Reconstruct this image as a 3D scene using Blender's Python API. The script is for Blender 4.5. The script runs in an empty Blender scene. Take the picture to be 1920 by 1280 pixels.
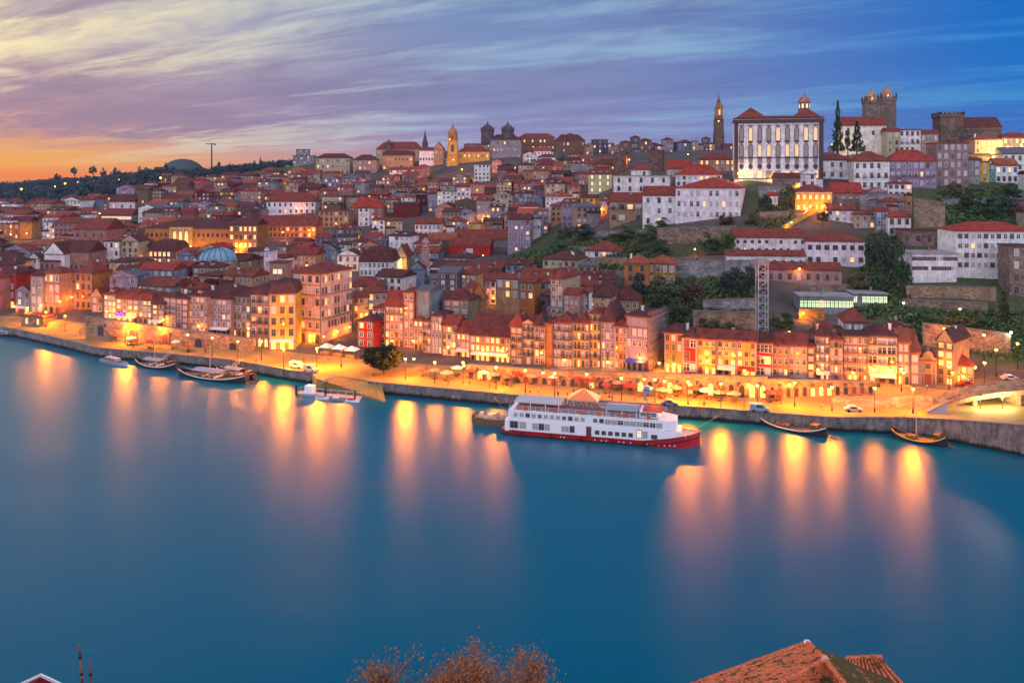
import bpy, bmesh, math, random
from mathutils import Vector, Matrix
from bisect import bisect_right
random.seed(7)
C = bpy.context.scene.collection
SC = bpy.context.scene
F = 1507.0          # focal length in photograph pixels (1920 wide)
HZ = 330.0          # horizon row
CH = 60.0           # camera height above the river
R = math.radians

# ---------------------------------------------------------------- camera
cam_d = bpy.data.cameras.new("camera"); cam = bpy.data.objects.new("camera", cam_d); C.objects.link(cam)
cam.location = (0, 0, CH); cam.rotation_euler = (R(90), 0, 0)
cam_d.sensor_width = 36.0; cam_d.lens = 36.0 * F / 1920.0
cam_d.shift_y = -(640 - HZ) / 1920.0
cam_d.clip_start = 0.5; cam_d.clip_end = 20000
SC.camera = cam
SC.view_settings.view_transform = 'Standard'; SC.view_settings.look = 'None'
SC.view_settings.exposure = 0.0; SC.view_settings.gamma = 1.0
SC.view_settings.use_curve_mapping = False
try:
    SC.cycles.use_denoising = True
    SC.cycles.denoiser = 'OPENIMAGEDENOISE'
    SC.cycles.max_bounces = 5; SC.cycles.diffuse_bounces = 2; SC.cycles.glossy_bounces = 3
    SC.cycles.sample_clamp_indirect = 6.0
except Exception:
    pass

def lin(r, g, b):
    f = lambda c: (c / 255.0 / 12.92) if c / 255.0 <= 0.04045 else ((c / 255.0 + 0.055) / 1.055) ** 2.4
    return (f(r), f(g), f(b), 1.0)

# ---------------------------------------------------------------- node helper
class NT:
    def __init__(s, tree):
        s.t = tree; s.n = tree.nodes; s.l = tree.links
    def node(s, kind, **kw):
        n = s.n.new(kind)
        for k, v in kw.items(): setattr(n, k, v)
        return n
    def link(s, a, b): s.l.new(a, b)
    def put(s, sock, v):
        if isinstance(v, bpy.types.NodeSocket): s.l.new(v, sock)
        else: sock.default_value = v
    def math(s, op, a, b=0.0, c=None, clamp=False):
        n = s.node('ShaderNodeMath', operation=op, use_clamp=clamp)
        s.put(n.inputs[0], a); s.put(n.inputs[1], b)
        if c is not None: s.put(n.inputs[2], c)
        return n.outputs[0]
    def ramp(s, fac, stops, interp='LINEAR'):
        n = s.node('ShaderNodeValToRGB'); n.color_ramp.interpolation = interp
        e = n.color_ramp.elements
        while len(e) < len(stops): e.new(0.5)
        for el, (p, c) in zip(e, stops): el.position = p; el.color = c if len(c) == 4 else (*c, 1)
        s.put(n.inputs[0], fac); return n.outputs[0]
    def mix(s, fac, a, b, mode='MIX'):
        n = s.node('ShaderNodeMix', data_type='RGBA', blend_type=mode)
        s.put(n.inputs['Factor'], fac); s.put(n.inputs[6], a); s.put(n.inputs[7], b)
        return n.outputs[2]
    def noise(s, vec, scale, detail=4, rough=0.55, dist=0.0):
        n = s.node('ShaderNodeTexNoise'); n.inputs['Scale'].default_value = scale
        n.inputs['Detail'].default_value = detail; n.inputs['Roughness'].default_value = rough
        n.inputs['Distortion'].default_value = dist
        if vec is not None: s.put(n.inputs['Vector'], vec)
        return n.outputs['Fac']
    def mrange(s, v, a, b, c=0.0, d=1.0, smooth=True):
        n = s.node('ShaderNodeMapRange'); n.interpolation_type = 'SMOOTHSTEP' if smooth else 'LINEAR'; n.clamp = True
        s.put(n.inputs[0], v)
        for i, x in enumerate((a, b, c, d)): n.inputs[i + 1].default_value = x
        return n.outputs[0]
    def comb(s, x, y, z):
        n = s.node('ShaderNodeCombineXYZ')
        s.put(n.inputs[0], x); s.put(n.inputs[1], y); s.put(n.inputs[2], z); return n.outputs[0]

# ---------------------------------------------------------------- sky (dusk: sunset glow in the west, blue to the east)
world = bpy.data.worlds.new("World"); SC.world = world; world.use_nodes = True
w = NT(world.node_tree); w.n.clear()
tc = w.node('ShaderNodeTexCoord'); sp = w.node('ShaderNodeSeparateXYZ'); w.link(tc.outputs['Generated'], sp.inputs[0])
X, Y, Z = sp.outputs
az = w.math('ARCTAN2', X, Y)                      # 0 = north-west over the town, + to the east
el = w.math('MULTIPLY', w.math('ARCSINE', Z), 180 / math.pi)
elf = w.math('DIVIDE', w.math('ADD', el, 2.0), 52.0, clamp=True)
P_ = lambda deg: (deg + 2.0) / 52.0
def grad(stops): return w.ramp(elf, [(P_(d), lin(*c)) for d, c in stops])
gl = grad([(-1.0, (205, 80, 50)), (0.0, (255, 138, 30)), (1.0, (255, 178, 56)), (2.0, (242, 166, 108)), (3.2, (210, 152, 146)), (5.5, (196, 160, 168)), (8, (214, 194, 182)), (11, (188, 176, 184)), (15, (148, 162, 192)), (24, (96, 140, 178)), (42, (44, 104, 148))])
gm = grad([(-1.0, (150, 110, 150)), (1.0, (168, 138, 175)), (3, (146, 140, 186)), (5.0, (136, 142, 188)), (8, (128, 146, 192)), (12, (112, 140, 188)), (17, (70, 134, 184)), (26, (14, 108, 164)), (42, (0, 84, 130))])
gr = grad([(-1.0, (84, 112, 186)), (2.0, (64, 112, 190)), (5, (36, 116, 198)), (8, (14, 114, 200)), (12, (0, 108, 198)), (17, (0, 98, 168)), (26, (0, 82, 128)), (42, (0, 66, 104))])
tl = w.mrange(az, 0.02, -0.62); tr = w.mrange(az, 0.02, 0.62)
base = w.mix(tr, w.mix(tl, gm, gl), gr)
# streaky high cloud, laid on a flat layer overhead so that it foreshortens towards the horizon
zc = w.math('ADD', w.math('MAXIMUM', Z, 0.0), 0.07)
px_, py_ = w.math('DIVIDE', X, zc), w.math('DIVIDE', Y, zc)
ca, sa = math.cos(R(-24)), math.sin(R(-24))
u_ = w.math('ADD', w.math('MULTIPLY', px_, ca), w.math('MULTIPLY', py_, sa))
v_ = w.math('SUBTRACT', w.math('MULTIPLY', py_, ca), w.math('MULTIPLY', px_, sa))
n1 = w.noise(w.comb(w.math('MULTIPLY', u_, 0.42), v_, 3.3), 0.62, 7, 0.58, 0.7)
n2 = w.noise(w.comb(w.math('MULTIPLY', u_, 0.30), v_, 8.1), 0.95, 8, 0.62, 0.5)
n3 = w.noise(w.comb(w.math('MULTIPLY', u_, 0.5), v_, 14.7), 0.34, 3, 0.5, 0.4)
n5 = w.noise(w.comb(w.math('MULTIPLY', u_, 0.35), w.math('ADD', v_, w.math('MULTIPLY', u_, 0.12)), 21.0), 3.2, 8, 0.66, 0.8)
n1 = w.math('ADD', n1, w.math('MULTIPLY', w.math('SUBTRACT', n5, 0.5), 0.45)); n2 = w.math('ADD', n2, w.math('MULTIPLY', w.math('SUBTRACT', n5, 0.5), 0.5))
dark = w.mrange(w.math('ADD', w.math('MULTIPLY', n1, 0.6), w.math('MULTIPLY', n3, 0.4)), 0.46, 0.63)
brt = w.mrange(w.math('ADD', w.math('MULTIPLY', n2, 0.55), w.math('MULTIPLY', n3, 0.45)), 0.545, 0.39)
low = w.mrange(el, 0.3, 2.8)                       # no cloud detail in the thickest air
hi = w.mrange(el, 30.0, 14.0)
amt = w.math('MULTIPLY', low, hi)
cd = w.mix(tr, w.mix(tl, lin(124, 128, 168), lin(158, 134, 154)), lin(8, 98, 186))
cb = w.mix(tr, w.mix(tl, lin(160, 188, 212), lin(255, 236, 182)), lin(70, 156, 214))
wd = w.math('MULTIPLY', amt, w.mix(tr, (0.85, 0.85, 0.85, 1), (0.28, 0.28, 0.28, 1)))
wb = w.math('MULTIPLY', amt, w.mix(tr, w.mix(tl, (0.75, 0.75, 0.75, 1), (1.0, 1.0, 1.0, 1)), (0.6, 0.6, 0.6, 1)))
sky = w.mix(w.math('MULTIPLY', dark, wd), base, cd)
sky = w.mix(w.math('MULTIPLY', brt, wb), sky, cb)
# low orange streaks beside the sunset
n4 = w.noise(w.comb(w.math('MULTIPLY', az, 2.2), w.math('MULTIPLY', el, 0.55), 5.0), 1.6, 6, 0.6, 0.6)
os_ = w.math('MULTIPLY', w.math('MULTIPLY', w.mrange(n4, 0.5, 0.64), tl), w.mrange(el, 3.8, 0.8))
sky = w.mix(w.math('MULTIPLY', os_, 0.75), sky, lin(255, 196, 92))
# the half of the sky over the camera and behind it: pale violet dusk
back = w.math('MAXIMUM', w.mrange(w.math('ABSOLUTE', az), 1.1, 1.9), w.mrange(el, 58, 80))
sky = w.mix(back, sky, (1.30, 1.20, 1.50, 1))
ns = w.node('ShaderNodeTexSky'); ns.sky_type = 'NISHITA'; ns.sun_disc = False
ns.sun_elevation = R(1.0); ns.sun_rotation = R(-48)
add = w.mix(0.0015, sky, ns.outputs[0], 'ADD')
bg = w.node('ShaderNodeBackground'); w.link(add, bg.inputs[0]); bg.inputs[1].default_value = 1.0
wo = w.node('ShaderNodeOutputWorld'); w.link(bg.outputs[0], wo.inputs[0])

# the last light of the sun, low in the west behind the hills
sd = bpy.data.lights.new("sun", 'SUN'); sd.energy = 0.35; sd.angle = R(8); sd.color = (1.0, 0.62, 0.5)
sun = bpy.data.objects.new("sun", sd); C.objects.link(sun)
sdir = Vector((math.sin(R(-62)) * math.cos(R(9)), math.cos(R(-62)) * math.cos(R(9)), math.sin(R(9))))
sun.rotation_euler = (-sdir).to_track_quat('-Z', 'Y').to_euler(); sun.location = sdir * 500
# ---------------------------------------------------------------- materials
MATS = {}
def pmat(name, col=(0.5, 0.5, 0.5), rough=0.85, fn=None, emit=None, metal=0.0, spec=0.3):
    if name in MATS: return MATS[name]
    m = bpy.data.materials.new(name); m.use_nodes = True
    t = NT(m.node_tree); b = t.n['Principled BSDF']
    b.inputs['Base Color'].default_value = (*col, 1); b.inputs['Roughness'].default_value = rough
    b.inputs['Metallic'].default_value = metal; b.inputs['Specular IOR Level'].default_value = spec
    if emit:
        b.inputs['Emission Color'].default_value = (*emit[:3], 1); b.inputs['Emission Strength'].default_value = emit[3]
        m.cycles.emission_sampling = 'NONE'
    if fn: fn(t, b)
    MATS[name] = m; return m
def bump(t, b, h, strength=0.4, dist=0.1):
    n = t.node('ShaderNodeBump'); n.inputs['Strength'].default_value = strength; n.inputs['Distance'].default_value = dist
    t.link(h, n.inputs['Height']); t.link(n.outputs[0], b.inputs['Normal'])
def objpos(t):
    return t.node('ShaderNodeNewGeometry').outputs['Position']
def plaster(t, b):
    oc = t.node('ShaderNodeObjectInfo').outputs['Color']; p = objpos(t)
    n = t.noise(p, 0.45, 6, 0.65); mp = t.node('ShaderNodeMapping'); t.link(p, mp.inputs[0]); mp.inputs['Scale'].default_value = (2.2, 2.2, 0.25)
    st = t.noise(mp.outputs[0], 1.0, 5, 0.6)
    k = t.math('ADD', t.mrange(n, 0.3, 0.7, 0.66, 1.04), t.mrange(st, 0.35, 0.75, 0.06, -0.24))
    v = t.node('ShaderNodeVectorMath', operation='SCALE'); t.link(oc, v.inputs[0]); t.link(k, v.inputs['Scale'])
    t.link(v.outputs[0], b.inputs['Base Color']); bump(t, b, n, 0.15, 0.05)
def masonry(t, b):
    oc = t.node('ShaderNodeObjectInfo').outputs['Color']; p = objpos(t)
    n = t.noise(p, 0.35, 6, 0.65); vo = t.node('ShaderNodeTexVoronoi'); vo.inputs['Scale'].default_value = 0.9
    mp = t.node('ShaderNodeMapping'); t.link(p, mp.inputs[0]); mp.inputs['Scale'].default_value = (1, 1, 1.9); t.link(mp.outputs[0], vo.inputs['Vector'])
    sp = t.node('ShaderNodeSeparateColor'); t.link(vo.outputs['Color'], sp.inputs[0])
    k = t.math('MULTIPLY', t.mrange(n, 0.3, 0.72, 0.6, 1.15), t.math('MULTIPLY_ADD', sp.outputs[0], 0.6, 0.62))
    v = t.node('ShaderNodeVectorMath', operation='SCALE'); t.link(oc, v.inputs[0]); t.link(k, v.inputs['Scale'])
    t.link(v.outputs[0], b.inputs['Base Color']); bump(t, b, vo.outputs['Distance'], 0.5, 0.15)
def tiles(t, b):
    oc = t.node('ShaderNodeObjectInfo').outputs['Color']; p = objpos(t)
    n = t.noise(p, 0.5, 6, 0.7); n2 = t.noise(p, 3.0, 3, 0.6)
    k = t.math('MULTIPLY', t.mrange(n, 0.28, 0.72, 0.48, 1.15), t.mrange(n2, 0.3, 0.7, 0.65, 1.25))
    v = t.node('ShaderNodeVectorMath', operation='SCALE'); t.link(oc, v.inputs[0]); t.link(k, v.inputs['Scale'])
    mo = t.mrange(t.noise(p, 0.16, 4, 0.6), 0.58, 0.75, 0.0, 0.55)
    t.link(t.mix(mo, v.outputs[0], (0.05, 0.045, 0.035, 1)), b.inputs['Base Color'])
    wv = t.node('ShaderNodeTexWave'); wv.wave_type = 'BANDS'; wv.inputs['Scale'].default_value = 1.4
    tcn = t.node('ShaderNodeTexCoord'); t.link(tcn.outputs['Object'], wv.inputs['Vector']); bump(t, b, wv.outputs['Fac'], 0.5, 0.12)
def massing(t, b):
    at = t.node('ShaderNodeAttribute'); at.attribute_name = 'col'; p = objpos(t)
    n = t.noise(p, 0.6, 5, 0.65)
    v = t.node('ShaderNodeVectorMath', operation='SCALE'); t.link(at.outputs['Color'], v.inputs[0]); t.link(t.mrange(n, 0.3, 0.7, 0.65, 1.1), v.inputs['Scale'])
    t.link(v.outputs[0], b.inputs['Base Color'])
def leafy(t, b):
    oc = t.node('ShaderNodeObjectInfo').outputs['Color']
    n = t.noise(objpos(t), 0.8, 4, 0.7)
    v = t.node('ShaderNodeVectorMath', operation='SCALE'); t.link(oc, v.inputs[0]); t.link(t.mrange(n, 0.3, 0.7, 0.45, 1.5), v.inputs['Scale'])
    t.link(v.outputs[0], b.inputs['Base Color'])
def groundfn(t, b):
    p = objpos(t); n = t.noise(p, 0.05, 7, 0.7); m = t.noise(p, 0.6, 5, 0.7)
    c = t.ramp(n, [(0.36, (0.045, 0.08, 0.024)), (0.5, (0.075, 0.115, 0.034)), (0.6, (0.11, 0.10, 0.06)), (0.75, (0.06, 0.09, 0.034))])
    at_ = t.node('ShaderNodeAttribute'); at_.attribute_name = 'green'; st = t.ramp(n, [(0.35, (0.05, 0.042, 0.04)), (0.6, (0.10, 0.085, 0.075))])
    t.link(t.mix(at_.outputs['Fac'], st, t.mix(t.mrange(m, 0.3, 0.7, 0.2, 0.9), c, (0.03, 0.035, 0.016, 1))), b.inputs['Base Color']); bump(t, b, m, 0.6, 0.6)
def pavefn(t, b):
    p = objpos(t); n = t.noise(p, 0.18, 6, 0.65); br = t.node('ShaderNodeTexVoronoi'); br.inputs['Scale'].default_value = 0.8; t.link(p, br.inputs['Vector'])
    c = t.ramp(n, [(0.3, (0.17, 0.115, 0.04)), (0.5, (0.27, 0.19, 0.06)), (0.7, (0.34, 0.25, 0.085))])
    t.link(t.mix(t.math('MULTIPLY', br.outputs['Distance'], 0.35), c, (0.10, 0.09, 0.08, 1)), b.inputs['Base Color']); bump(t, b, n, 0.3, 0.05)
def quayfn(t, b):
    p = objpos(t); mp = t.node('ShaderNodeMapping'); t.link(p, mp.inputs[0]); mp.inputs['Scale'].default_value = (0.9, 0.9, 0.22)
    n = t.noise(p, 0.5, 7, 0.7); st = t.noise(mp.outputs[0], 1.3, 6, 0.65)
    sp = t.node('ShaderNodeSeparateXYZ'); t.link(p, sp.inputs[0])
    wet = t.mrange(t.math('ADD', sp.outputs[2], t.math('MULTIPLY_ADD', st, 1.6, -0.8)), 0.5, 1.2)
    c = t.ramp(t.math('MULTIPLY_ADD', n, 0.5, t.math('MULTIPLY', st, 0.5)), [(0.34, (0.05, 0.045, 0.042)), (0.5, (0.17, 0.15, 0.14)), (0.64, (0.30, 0.27, 0.25))])
    t.link(t.mix(wet, (0.018, 0.02, 0.018, 1), c), b.inputs['Base Color']); bump(t, b, n, 0.7, 0.2)
PLASTER = pmat('plaster', fn=plaster, rough=0.9)
STONE = pmat('stone_masonry', fn=masonry, rough=0.92)
TILES = pmat('roof_tiles', fn=tiles, rough=0.85)
MASS = pmat('far_town', fn=massing, rough=0.9)
LEAF = pmat('leaves', fn=leafy, rough=0.75)
BARK = pmat('bark', (0.06, 0.045, 0.035), 0.95)
GROUND = pmat('hillside', fn=groundfn, rough=1.0)
PAVE = pmat('granite_paving', fn=pavefn, rough=0.8)
QUAY = pmat('quay_stone', fn=quayfn, rough=0.95)
GLASS = pmat('window_glass', (0.035, 0.04, 0.055), 0.12, spec=0.6)
FRAME = pmat('window_frame', (0.62, 0.60, 0.58), 0.7)
FSTONE = pmat('granite_trim', (0.20, 0.17, 0.16), 0.9)
LITW = pmat('lit_window_warm', (0.8, 0.6, 0.3), 0.5, emit=(1.0, 0.44, 0.09, 1.3))
LITC = pmat('lit_window_pale', (0.8, 0.8, 0.6), 0.5, emit=(1.0, 0.70, 0.36, 0.8))
LITG = pmat('lit_window_green', (0.7, 0.8, 0.6), 0.5, emit=(0.62, 0.85, 0.36, 0.8))
IRON = pmat('dark_iron', (0.03, 0.032, 0.036), 0.6, metal=0.3)
DOOR = pmat('door_wood', (0.13, 0.045, 0.03), 0.7)
BULB = pmat('sodium_bulb', (1, 0.7, 0.3), 0.5, emit=(1.0, 0.58, 0.10, 9.0))
BULBW = pmat('white_bulb', (1, 1, 1), 0.5, emit=(0.95, 1.0, 0.85, 9.0))
WHITE = pmat('white_paint', (0.86, 0.88, 0.9), 0.45)
CLOTH = pmat('awning_cloth', (0.72, 0.66, 0.56), 0.9)
SLATE = pmat('slate', (0.10, 0.10, 0.13), 0.7)

# ---------------------------------------------------------------- mesh helpers
def mesh(name, bm, mats):
    bmesh.ops.recalc_face_normals(bm, faces=bm.faces)
    me = bpy.data.meshes.new(name); bm.to_mesh(me); bm.free()
    for m in (mats if isinstance(mats, (list, tuple)) else [mats]): me.materials.append(m)
    return me
def link(name, me, parent=None, loc=(0, 0, 0), rotz=0.0, scale=None, col=None):
    o = bpy.data.objects.new(name, me); C.objects.link(o)
    if parent is not None: o.parent = parent
    o.location = loc; o.rotation_euler = (0, 0, rotz)
    if scale: o.scale = scale
    if col: o.color = (*col[:3], 1)
    return o
def obj(name, bm, mats, parent=None, col=None, **kw):
    return link(name, mesh(name, bm, mats), parent, col=col, **kw)
def tag(o, label, cat, group=None):
    o['label'] = label; o['category'] = cat
    if group: o['group'] = group
    return o
def thing(name, label, cat, loc=(0, 0, 0), rotz=0.0, group=None):
    o = bpy.data.objects.new(name, None); C.objects.link(o); o.location = loc; o.rotation_euler = (0, 0, rotz)
    o.empty_display_size = 0.2
    return tag(o, label, cat, group)
def struct(o, kind='structure'):
    o['kind'] = kind; return o
def box(bm, x0, x1, y0, y1, z0, z1, mi=0, bot=True, top=True):
    v = [bm.verts.new(p) for p in ((x0, y0, z0), (x1, y0, z0), (x1, y1, z0), (x0, y1, z0), (x0, y0, z1), (x1, y0, z1), (x1, y1, z1), (x0, y1, z1))]
    fs = [(0, 1, 5, 4), (1, 2, 6, 5), (2, 3, 7, 6), (3, 0, 4, 7)]
    if bot: fs.append((3, 2, 1, 0))
    if top: fs.append((4, 5, 6, 7))
    out = []
    for f in fs:
        fc = bm.faces.new([v[i] for i in f]); fc.material_index = mi; out.append(fc)
    return out
def poly(bm, pts, mi=0):
    f = bm.faces.new([bm.verts.new(p) for p in pts]); f.material_index = mi; return f
def prism(bm, pts, z0, z1, mi=0):
    a = [bm.verts.new((x, y, z0)) for x, y in pts]; b = [bm.verts.new((x, y, z1)) for x, y in pts]; n = len(pts)
    for i in range(n):
        bm.faces.new((a[i], a[(i + 1) % n], b[(i + 1) % n], b[i])).material_index = mi
    bm.faces.new(b).material_index = mi; bm.faces.new(a[::-1]).material_index = mi
def lathe(bm, prof, seg=12, cx=0, cy=0, mi=0):
    rings = []
    for r, z in prof:
        rings.append([bm.verts.new((cx + max(r, 1e-3) * math.cos(2 * math.pi * k / seg), cy + max(r, 1e-3) * math.sin(2 * math.pi * k / seg), z)) for k in range(seg)])
    for a, b in zip(rings, rings[1:]):
        for k in range(seg):
            bm.faces.new((a[k], a[(k + 1) % seg], b[(k + 1) % seg], b[k])).material_index = mi
    bm.faces.new(rings[-1]).material_index = mi; bm.faces.new(rings[0][::-1]).material_index = mi
def tube(bm, p, q, r0, r1=None, seg=6, mi=0):
    p, q = Vector(p), Vector(q); r1 = r0 if r1 is None else r1
    d = (q - p).normalized(); a = d.orthogonal().normalized(); b = d.cross(a)
    ra, rb = [], []
    for k in range(seg):
        t = 2 * math.pi * k / seg; o = a * math.cos(t) + b * math.sin(t)
        ra.append(bm.verts.new(p + o * r0)); rb.append(bm.verts.new(q + o * r1))
    for k in range(seg):
        bm.faces.new((ra[k], ra[(k + 1) % seg], rb[(k + 1) % seg], rb[k])).material_index = mi
    bm.faces.new(ra[::-1]).material_index = mi; bm.faces.new(rb).material_index = mi

# ---------------------------------------------------------------- terrain: the real slope of each bank, as profiles along sight lines
def interp(tab, x):
    if x <= tab[0][0]: return tab[0][1]
    if x >= tab[-1][0]: return tab[-1][1]
    i = bisect_right([a for a, _ in tab], x) - 1
    (a, p), (b, q) = tab[i], tab[i + 1]; t = (x - a) / (b - a)
    return p + (q - p) * t
EDGE = [(-900, 430), (-400, 350), (-100, 317), (30, 299), (100, 284), (180, 267), (240, 262), (320, 257), (430, 249), (540, 236), (640, 228), (700, 222), (960, 209), (1340, 197), (1560, 189), (1700, 186.4), (1780, 181.6), (1920, 172), (2300, 150), (2900, 130)]
QZ = [(1450, 3.0), (1560, 3.2), (1700, 4.0), (1780, 4.9), (1920, 6.6), (2300, 8)]
PROF = {
 -900: [(560, 460), (500, 560), (450, 720), (420, 950), (395, 1200), (362, 2200), (356, 2800)],
 -400: [(575, 380), (500, 480), (450, 650), (420, 850), (395, 1100), (358, 2000), (352, 2600)],
 0: [(592, 330), (525, 400), (475, 500), (435, 650), (408, 850), (388, 1100), (352, 2000), (347, 2600)],
 300: [(640, 277), (615, 283), (550, 340), (495, 440), (455, 530), (415, 640), (380, 760), (348, 1000), (328, 1500), (325, 2500)],
 600: [(660, 262), (637, 279), (572, 340), (512, 410), (460, 500), (410, 600), (360, 700), (330, 800), (304, 900), (306, 1300)],
 800: [(688, 240), (657, 262), (598, 310), (530, 390), (470, 480), (418, 560), (368, 650), (328, 760), (283, 880), (283, 1300)],
 960: [(692, 237), (680, 243), (605, 300), (535, 380), (470, 460), (412, 540), (362, 640), (312, 740), (284, 840), (283, 1300)],
 1200: [(738, 210), (733, 214), (692, 221), (605, 262), (548, 305), (506, 335), (445, 375), (428, 390), (358, 440), (315, 540), (286, 720), (284, 1200)],
 1400: [(748, 205), (741, 209), (704, 213), (630, 245), (586, 275), (530, 300), (500, 317), (430, 355), (338, 420), (305, 560), (278, 800), (278, 1200)],
 1600: [(745, 205), (717, 214), (645, 245), (598, 270), (575, 290), (530, 305), (497, 325), (428, 365), (362, 410), (333, 430), (288, 470), (283, 520), (290, 1000)],
 1800: [(737, 205), (722, 212), (650, 245), (595, 275), (532, 300), (432, 350), (350, 420), (290, 470), (272, 520), (285, 1000)],
 1920: [(727, 203), (700, 220), (650, 245), (602, 270), (545, 295), (432, 350), (360, 420), (290, 470), (280, 520), (290, 1000)],
 2900: [(727, 203), (700, 220), (650, 245), (602, 270), (545, 295), (432, 350), (360, 420), (290, 470), (280, 520), (290, 1000)],
}
def zray(py, Y): return CH - (py - HZ) / F * Y
COLS = sorted(PROF); ZT = {}
for c in COLS:
    e = interp(EDGE, c); ZT[c] = [(e, interp(QZ, c))] + [(y, zray(p, y)) for p, y in PROF[c]]
def terr(px, Y):
    px = min(max(px, COLS[0]), COLS[-1]); i = min(bisect_right(COLS, px) - 1, len(COLS) - 2)
    a, b = COLS[i], COLS[i + 1]; t = (px - a) / (b - a)
    e = interp(EDGE, px)
    za = interp(ZT[a], Y - e + ZT[a][0][0] if Y < e + 20 else Y); zb = interp(ZT[b], Y - e + ZT[b][0][0] if Y < e + 20 else Y)
    return za + (zb - za) * t
def tz(x, y): return terr(960 + F * x / y, y)
def hit(px, py, lo=None, hi=3000):
    """distance at which the sight line through (px, py) meets the ground of the far bank"""
    y = lo or interp(EDGE, px) + 0.5
    while y < hi:
        if terr(px, y) >= zray(py, y): return y
        y += 0.5 if y < 600 else 2.0
    return hi
def hit_top(px, py, h):
    """distance at which something H metres tall on the ground shows its top at (px, py)"""
    y = interp(EDGE, px) + 1
    while y < 2600:
        if terr(px, y) + h >= zray(py, y): return y
        y += 0.5 if y < 600 else 2.0
    return 2600
def at(px, Y, z=None): 
    x = (px - 960) / F * Y
    return Vector((x, Y, terr(px, Y) if z is None else z))
# ---------------------------------------------------------------- river, banks, terrain
def waterfn(t, b):
    p = objpos(t); mp = t.node('ShaderNodeMapping'); t.link(p, mp.inputs[0]); mp.inputs['Scale'].default_value = (0.016, 0.06, 1)
    n = t.noise(mp.outputs[0], 1.0, 6, 0.65, 0.4)
    gl_ = t.node('ShaderNodeBsdfGlossy'); gl_.distribution = 'BECKMANN'; gl_.inputs['Color'].default_value = (0.98, 0.98, 1, 1)
    t.link(t.mrange(n, 0.3, 0.7, 0.33, 0.41), gl_.inputs['Roughness'])
    mp2 = t.node('ShaderNodeMapping'); t.link(p, mp2.inputs[0]); mp2.inputs['Scale'].default_value = (0.10, 0.55, 1)
    bn = t.node('ShaderNodeBump'); bn.inputs['Strength'].default_value = 0.17; bn.inputs['Distance'].default_value = 0.3
    t.link(t.noise(mp2.outputs[0], 1.0, 6, 0.65), bn.inputs['Height']); t.link(bn.outputs[0], gl_.inputs['Normal'])
    df = t.node('ShaderNodeBsdfDiffuse'); df.inputs['Color'].default_value = (0.0, 0.108, 0.180, 1)
    fr_ = t.node('ShaderNodeFresnel'); fr_.inputs['IOR'].default_value = 1.42
    mx = t.node('ShaderNodeMixShader'); t.link(fr_.outputs[0], mx.inputs[0]); t.link(df.outputs[0], mx.inputs[1]); t.link(gl_.outputs[0], mx.inputs[2])
    t.link(mx.outputs[0], t.n['Material Output'].inputs['Surface'])
WATER = pmat('river_water', (0.0, 0.085, 0.135), 0.3, fn=waterfn, spec=0.5)
bm = bmesh.new(); poly(bm, [(-3500, -400, 0), (2500, -400, 0), (2500, 420, 0), (-3500, 3000, 0)])
struct(obj('river', bm, WATER))

def ground_mesh(pxs, yfun, n):
    bm = bmesh.new(); rows = []
    for px in pxs:
        ys = yfun(px); rows.append([bm.verts.new(at(px, y)) for y in ys])
    for a, b in zip(rows, rows[1:]):
        for i in range(len(a) - 1): bm.faces.new((a[i], b[i], b[i + 1], a[i + 1]))
    for f in bm.faces: f.smooth = True
    return bm, [v.co.copy() for v in bm.verts]
pxs = list(range(-900, 2901, 25))
def town_y(px):
    e = interp(EDGE, px) + 26
    s = [e + k * 7 for k in range(0, 46)]; y = s[-1]
    while y < 2800: y *= 1.05; s.append(y)
    return s[:46 + 38]
GREENZ = [[(985, 440), (1240, 425), (1430, 420), (1430, 600), (1430, 650), (1190, 600), (1160, 530), (940, 525), (960, 480)], [(1600, 440), (1700, 420), (1700, 620), (1590, 590)], [(1700, 350), (1960, 330), (1960, 700), (1850, 680), (1700, 640)], [(1400, 336), (1490, 336), (1500, 420), (1430, 470), (1400, 420)], [(793, 330), (893, 335), (893, 360), (793, 360)], [(-400, 300), (330, 300), (300, 365), (215, 385), (130, 400), (-400, 395)], [(330, 300), (590, 296), (560, 330), (420, 345), (330, 345)], [(1590, 500), (1700, 500), (1700, 640), (1590, 600)]]
def inpoly(x, y, P):
    ins = False
    for i in range(len(P)):
        (x1, y1), (x2, y2) = P[i], P[i - 1]
        if (y1 > y) != (y2 > y) and x < (x2 - x1) * (y - y1) / (y2 - y1) + x1: ins = not ins
    return ins
bm, vs_ = ground_mesh(pxs, town_y, 0)
hg = obj('hillside_ground', bm, GROUND); ga = hg.data.attributes.new('green', 'FLOAT', 'POINT')
for i, v in enumerate(hg.data.vertices):
    gx, gy_ = 960 + F * v.co.x / v.co.y, HZ + (CH - v.co.z) / v.co.y * F; ga.data[i].value = 1.0 if any(inpoly(gx, gy_, P) for P in GREENZ) else 0.0
struct(hg)
def quay_y(px):
    e = interp(EDGE, px); return [e + 0.9 + (26.6 - 0.9) * k / 9 for k in range(10)]
pq = list(range(-900, 2901, 10))
struct(obj('quay_pavement', ground_mesh(pq, quay_y, 0)[0], PAVE))
# near bank under and below the camera (out of frame)
bm = bmesh.new(); g = []
for i in range(25):
    x = -180 + i * 15; row = []
    for y, z in ((-120, 62), (-20, 57), (6, 47), (25, 34), (45, 21), (60, 11.5), (72, 4), (78, -1)):
        row.append(bm.verts.new((x, y, z)))
    g.append(row)
for a, b in zip(g, g[1:]):
    for i in range(7): bm.faces.new((a[i], b[i], b[i + 1], a[i + 1]))
struct(obj('near_bank_ground', bm, GROUND))

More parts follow.
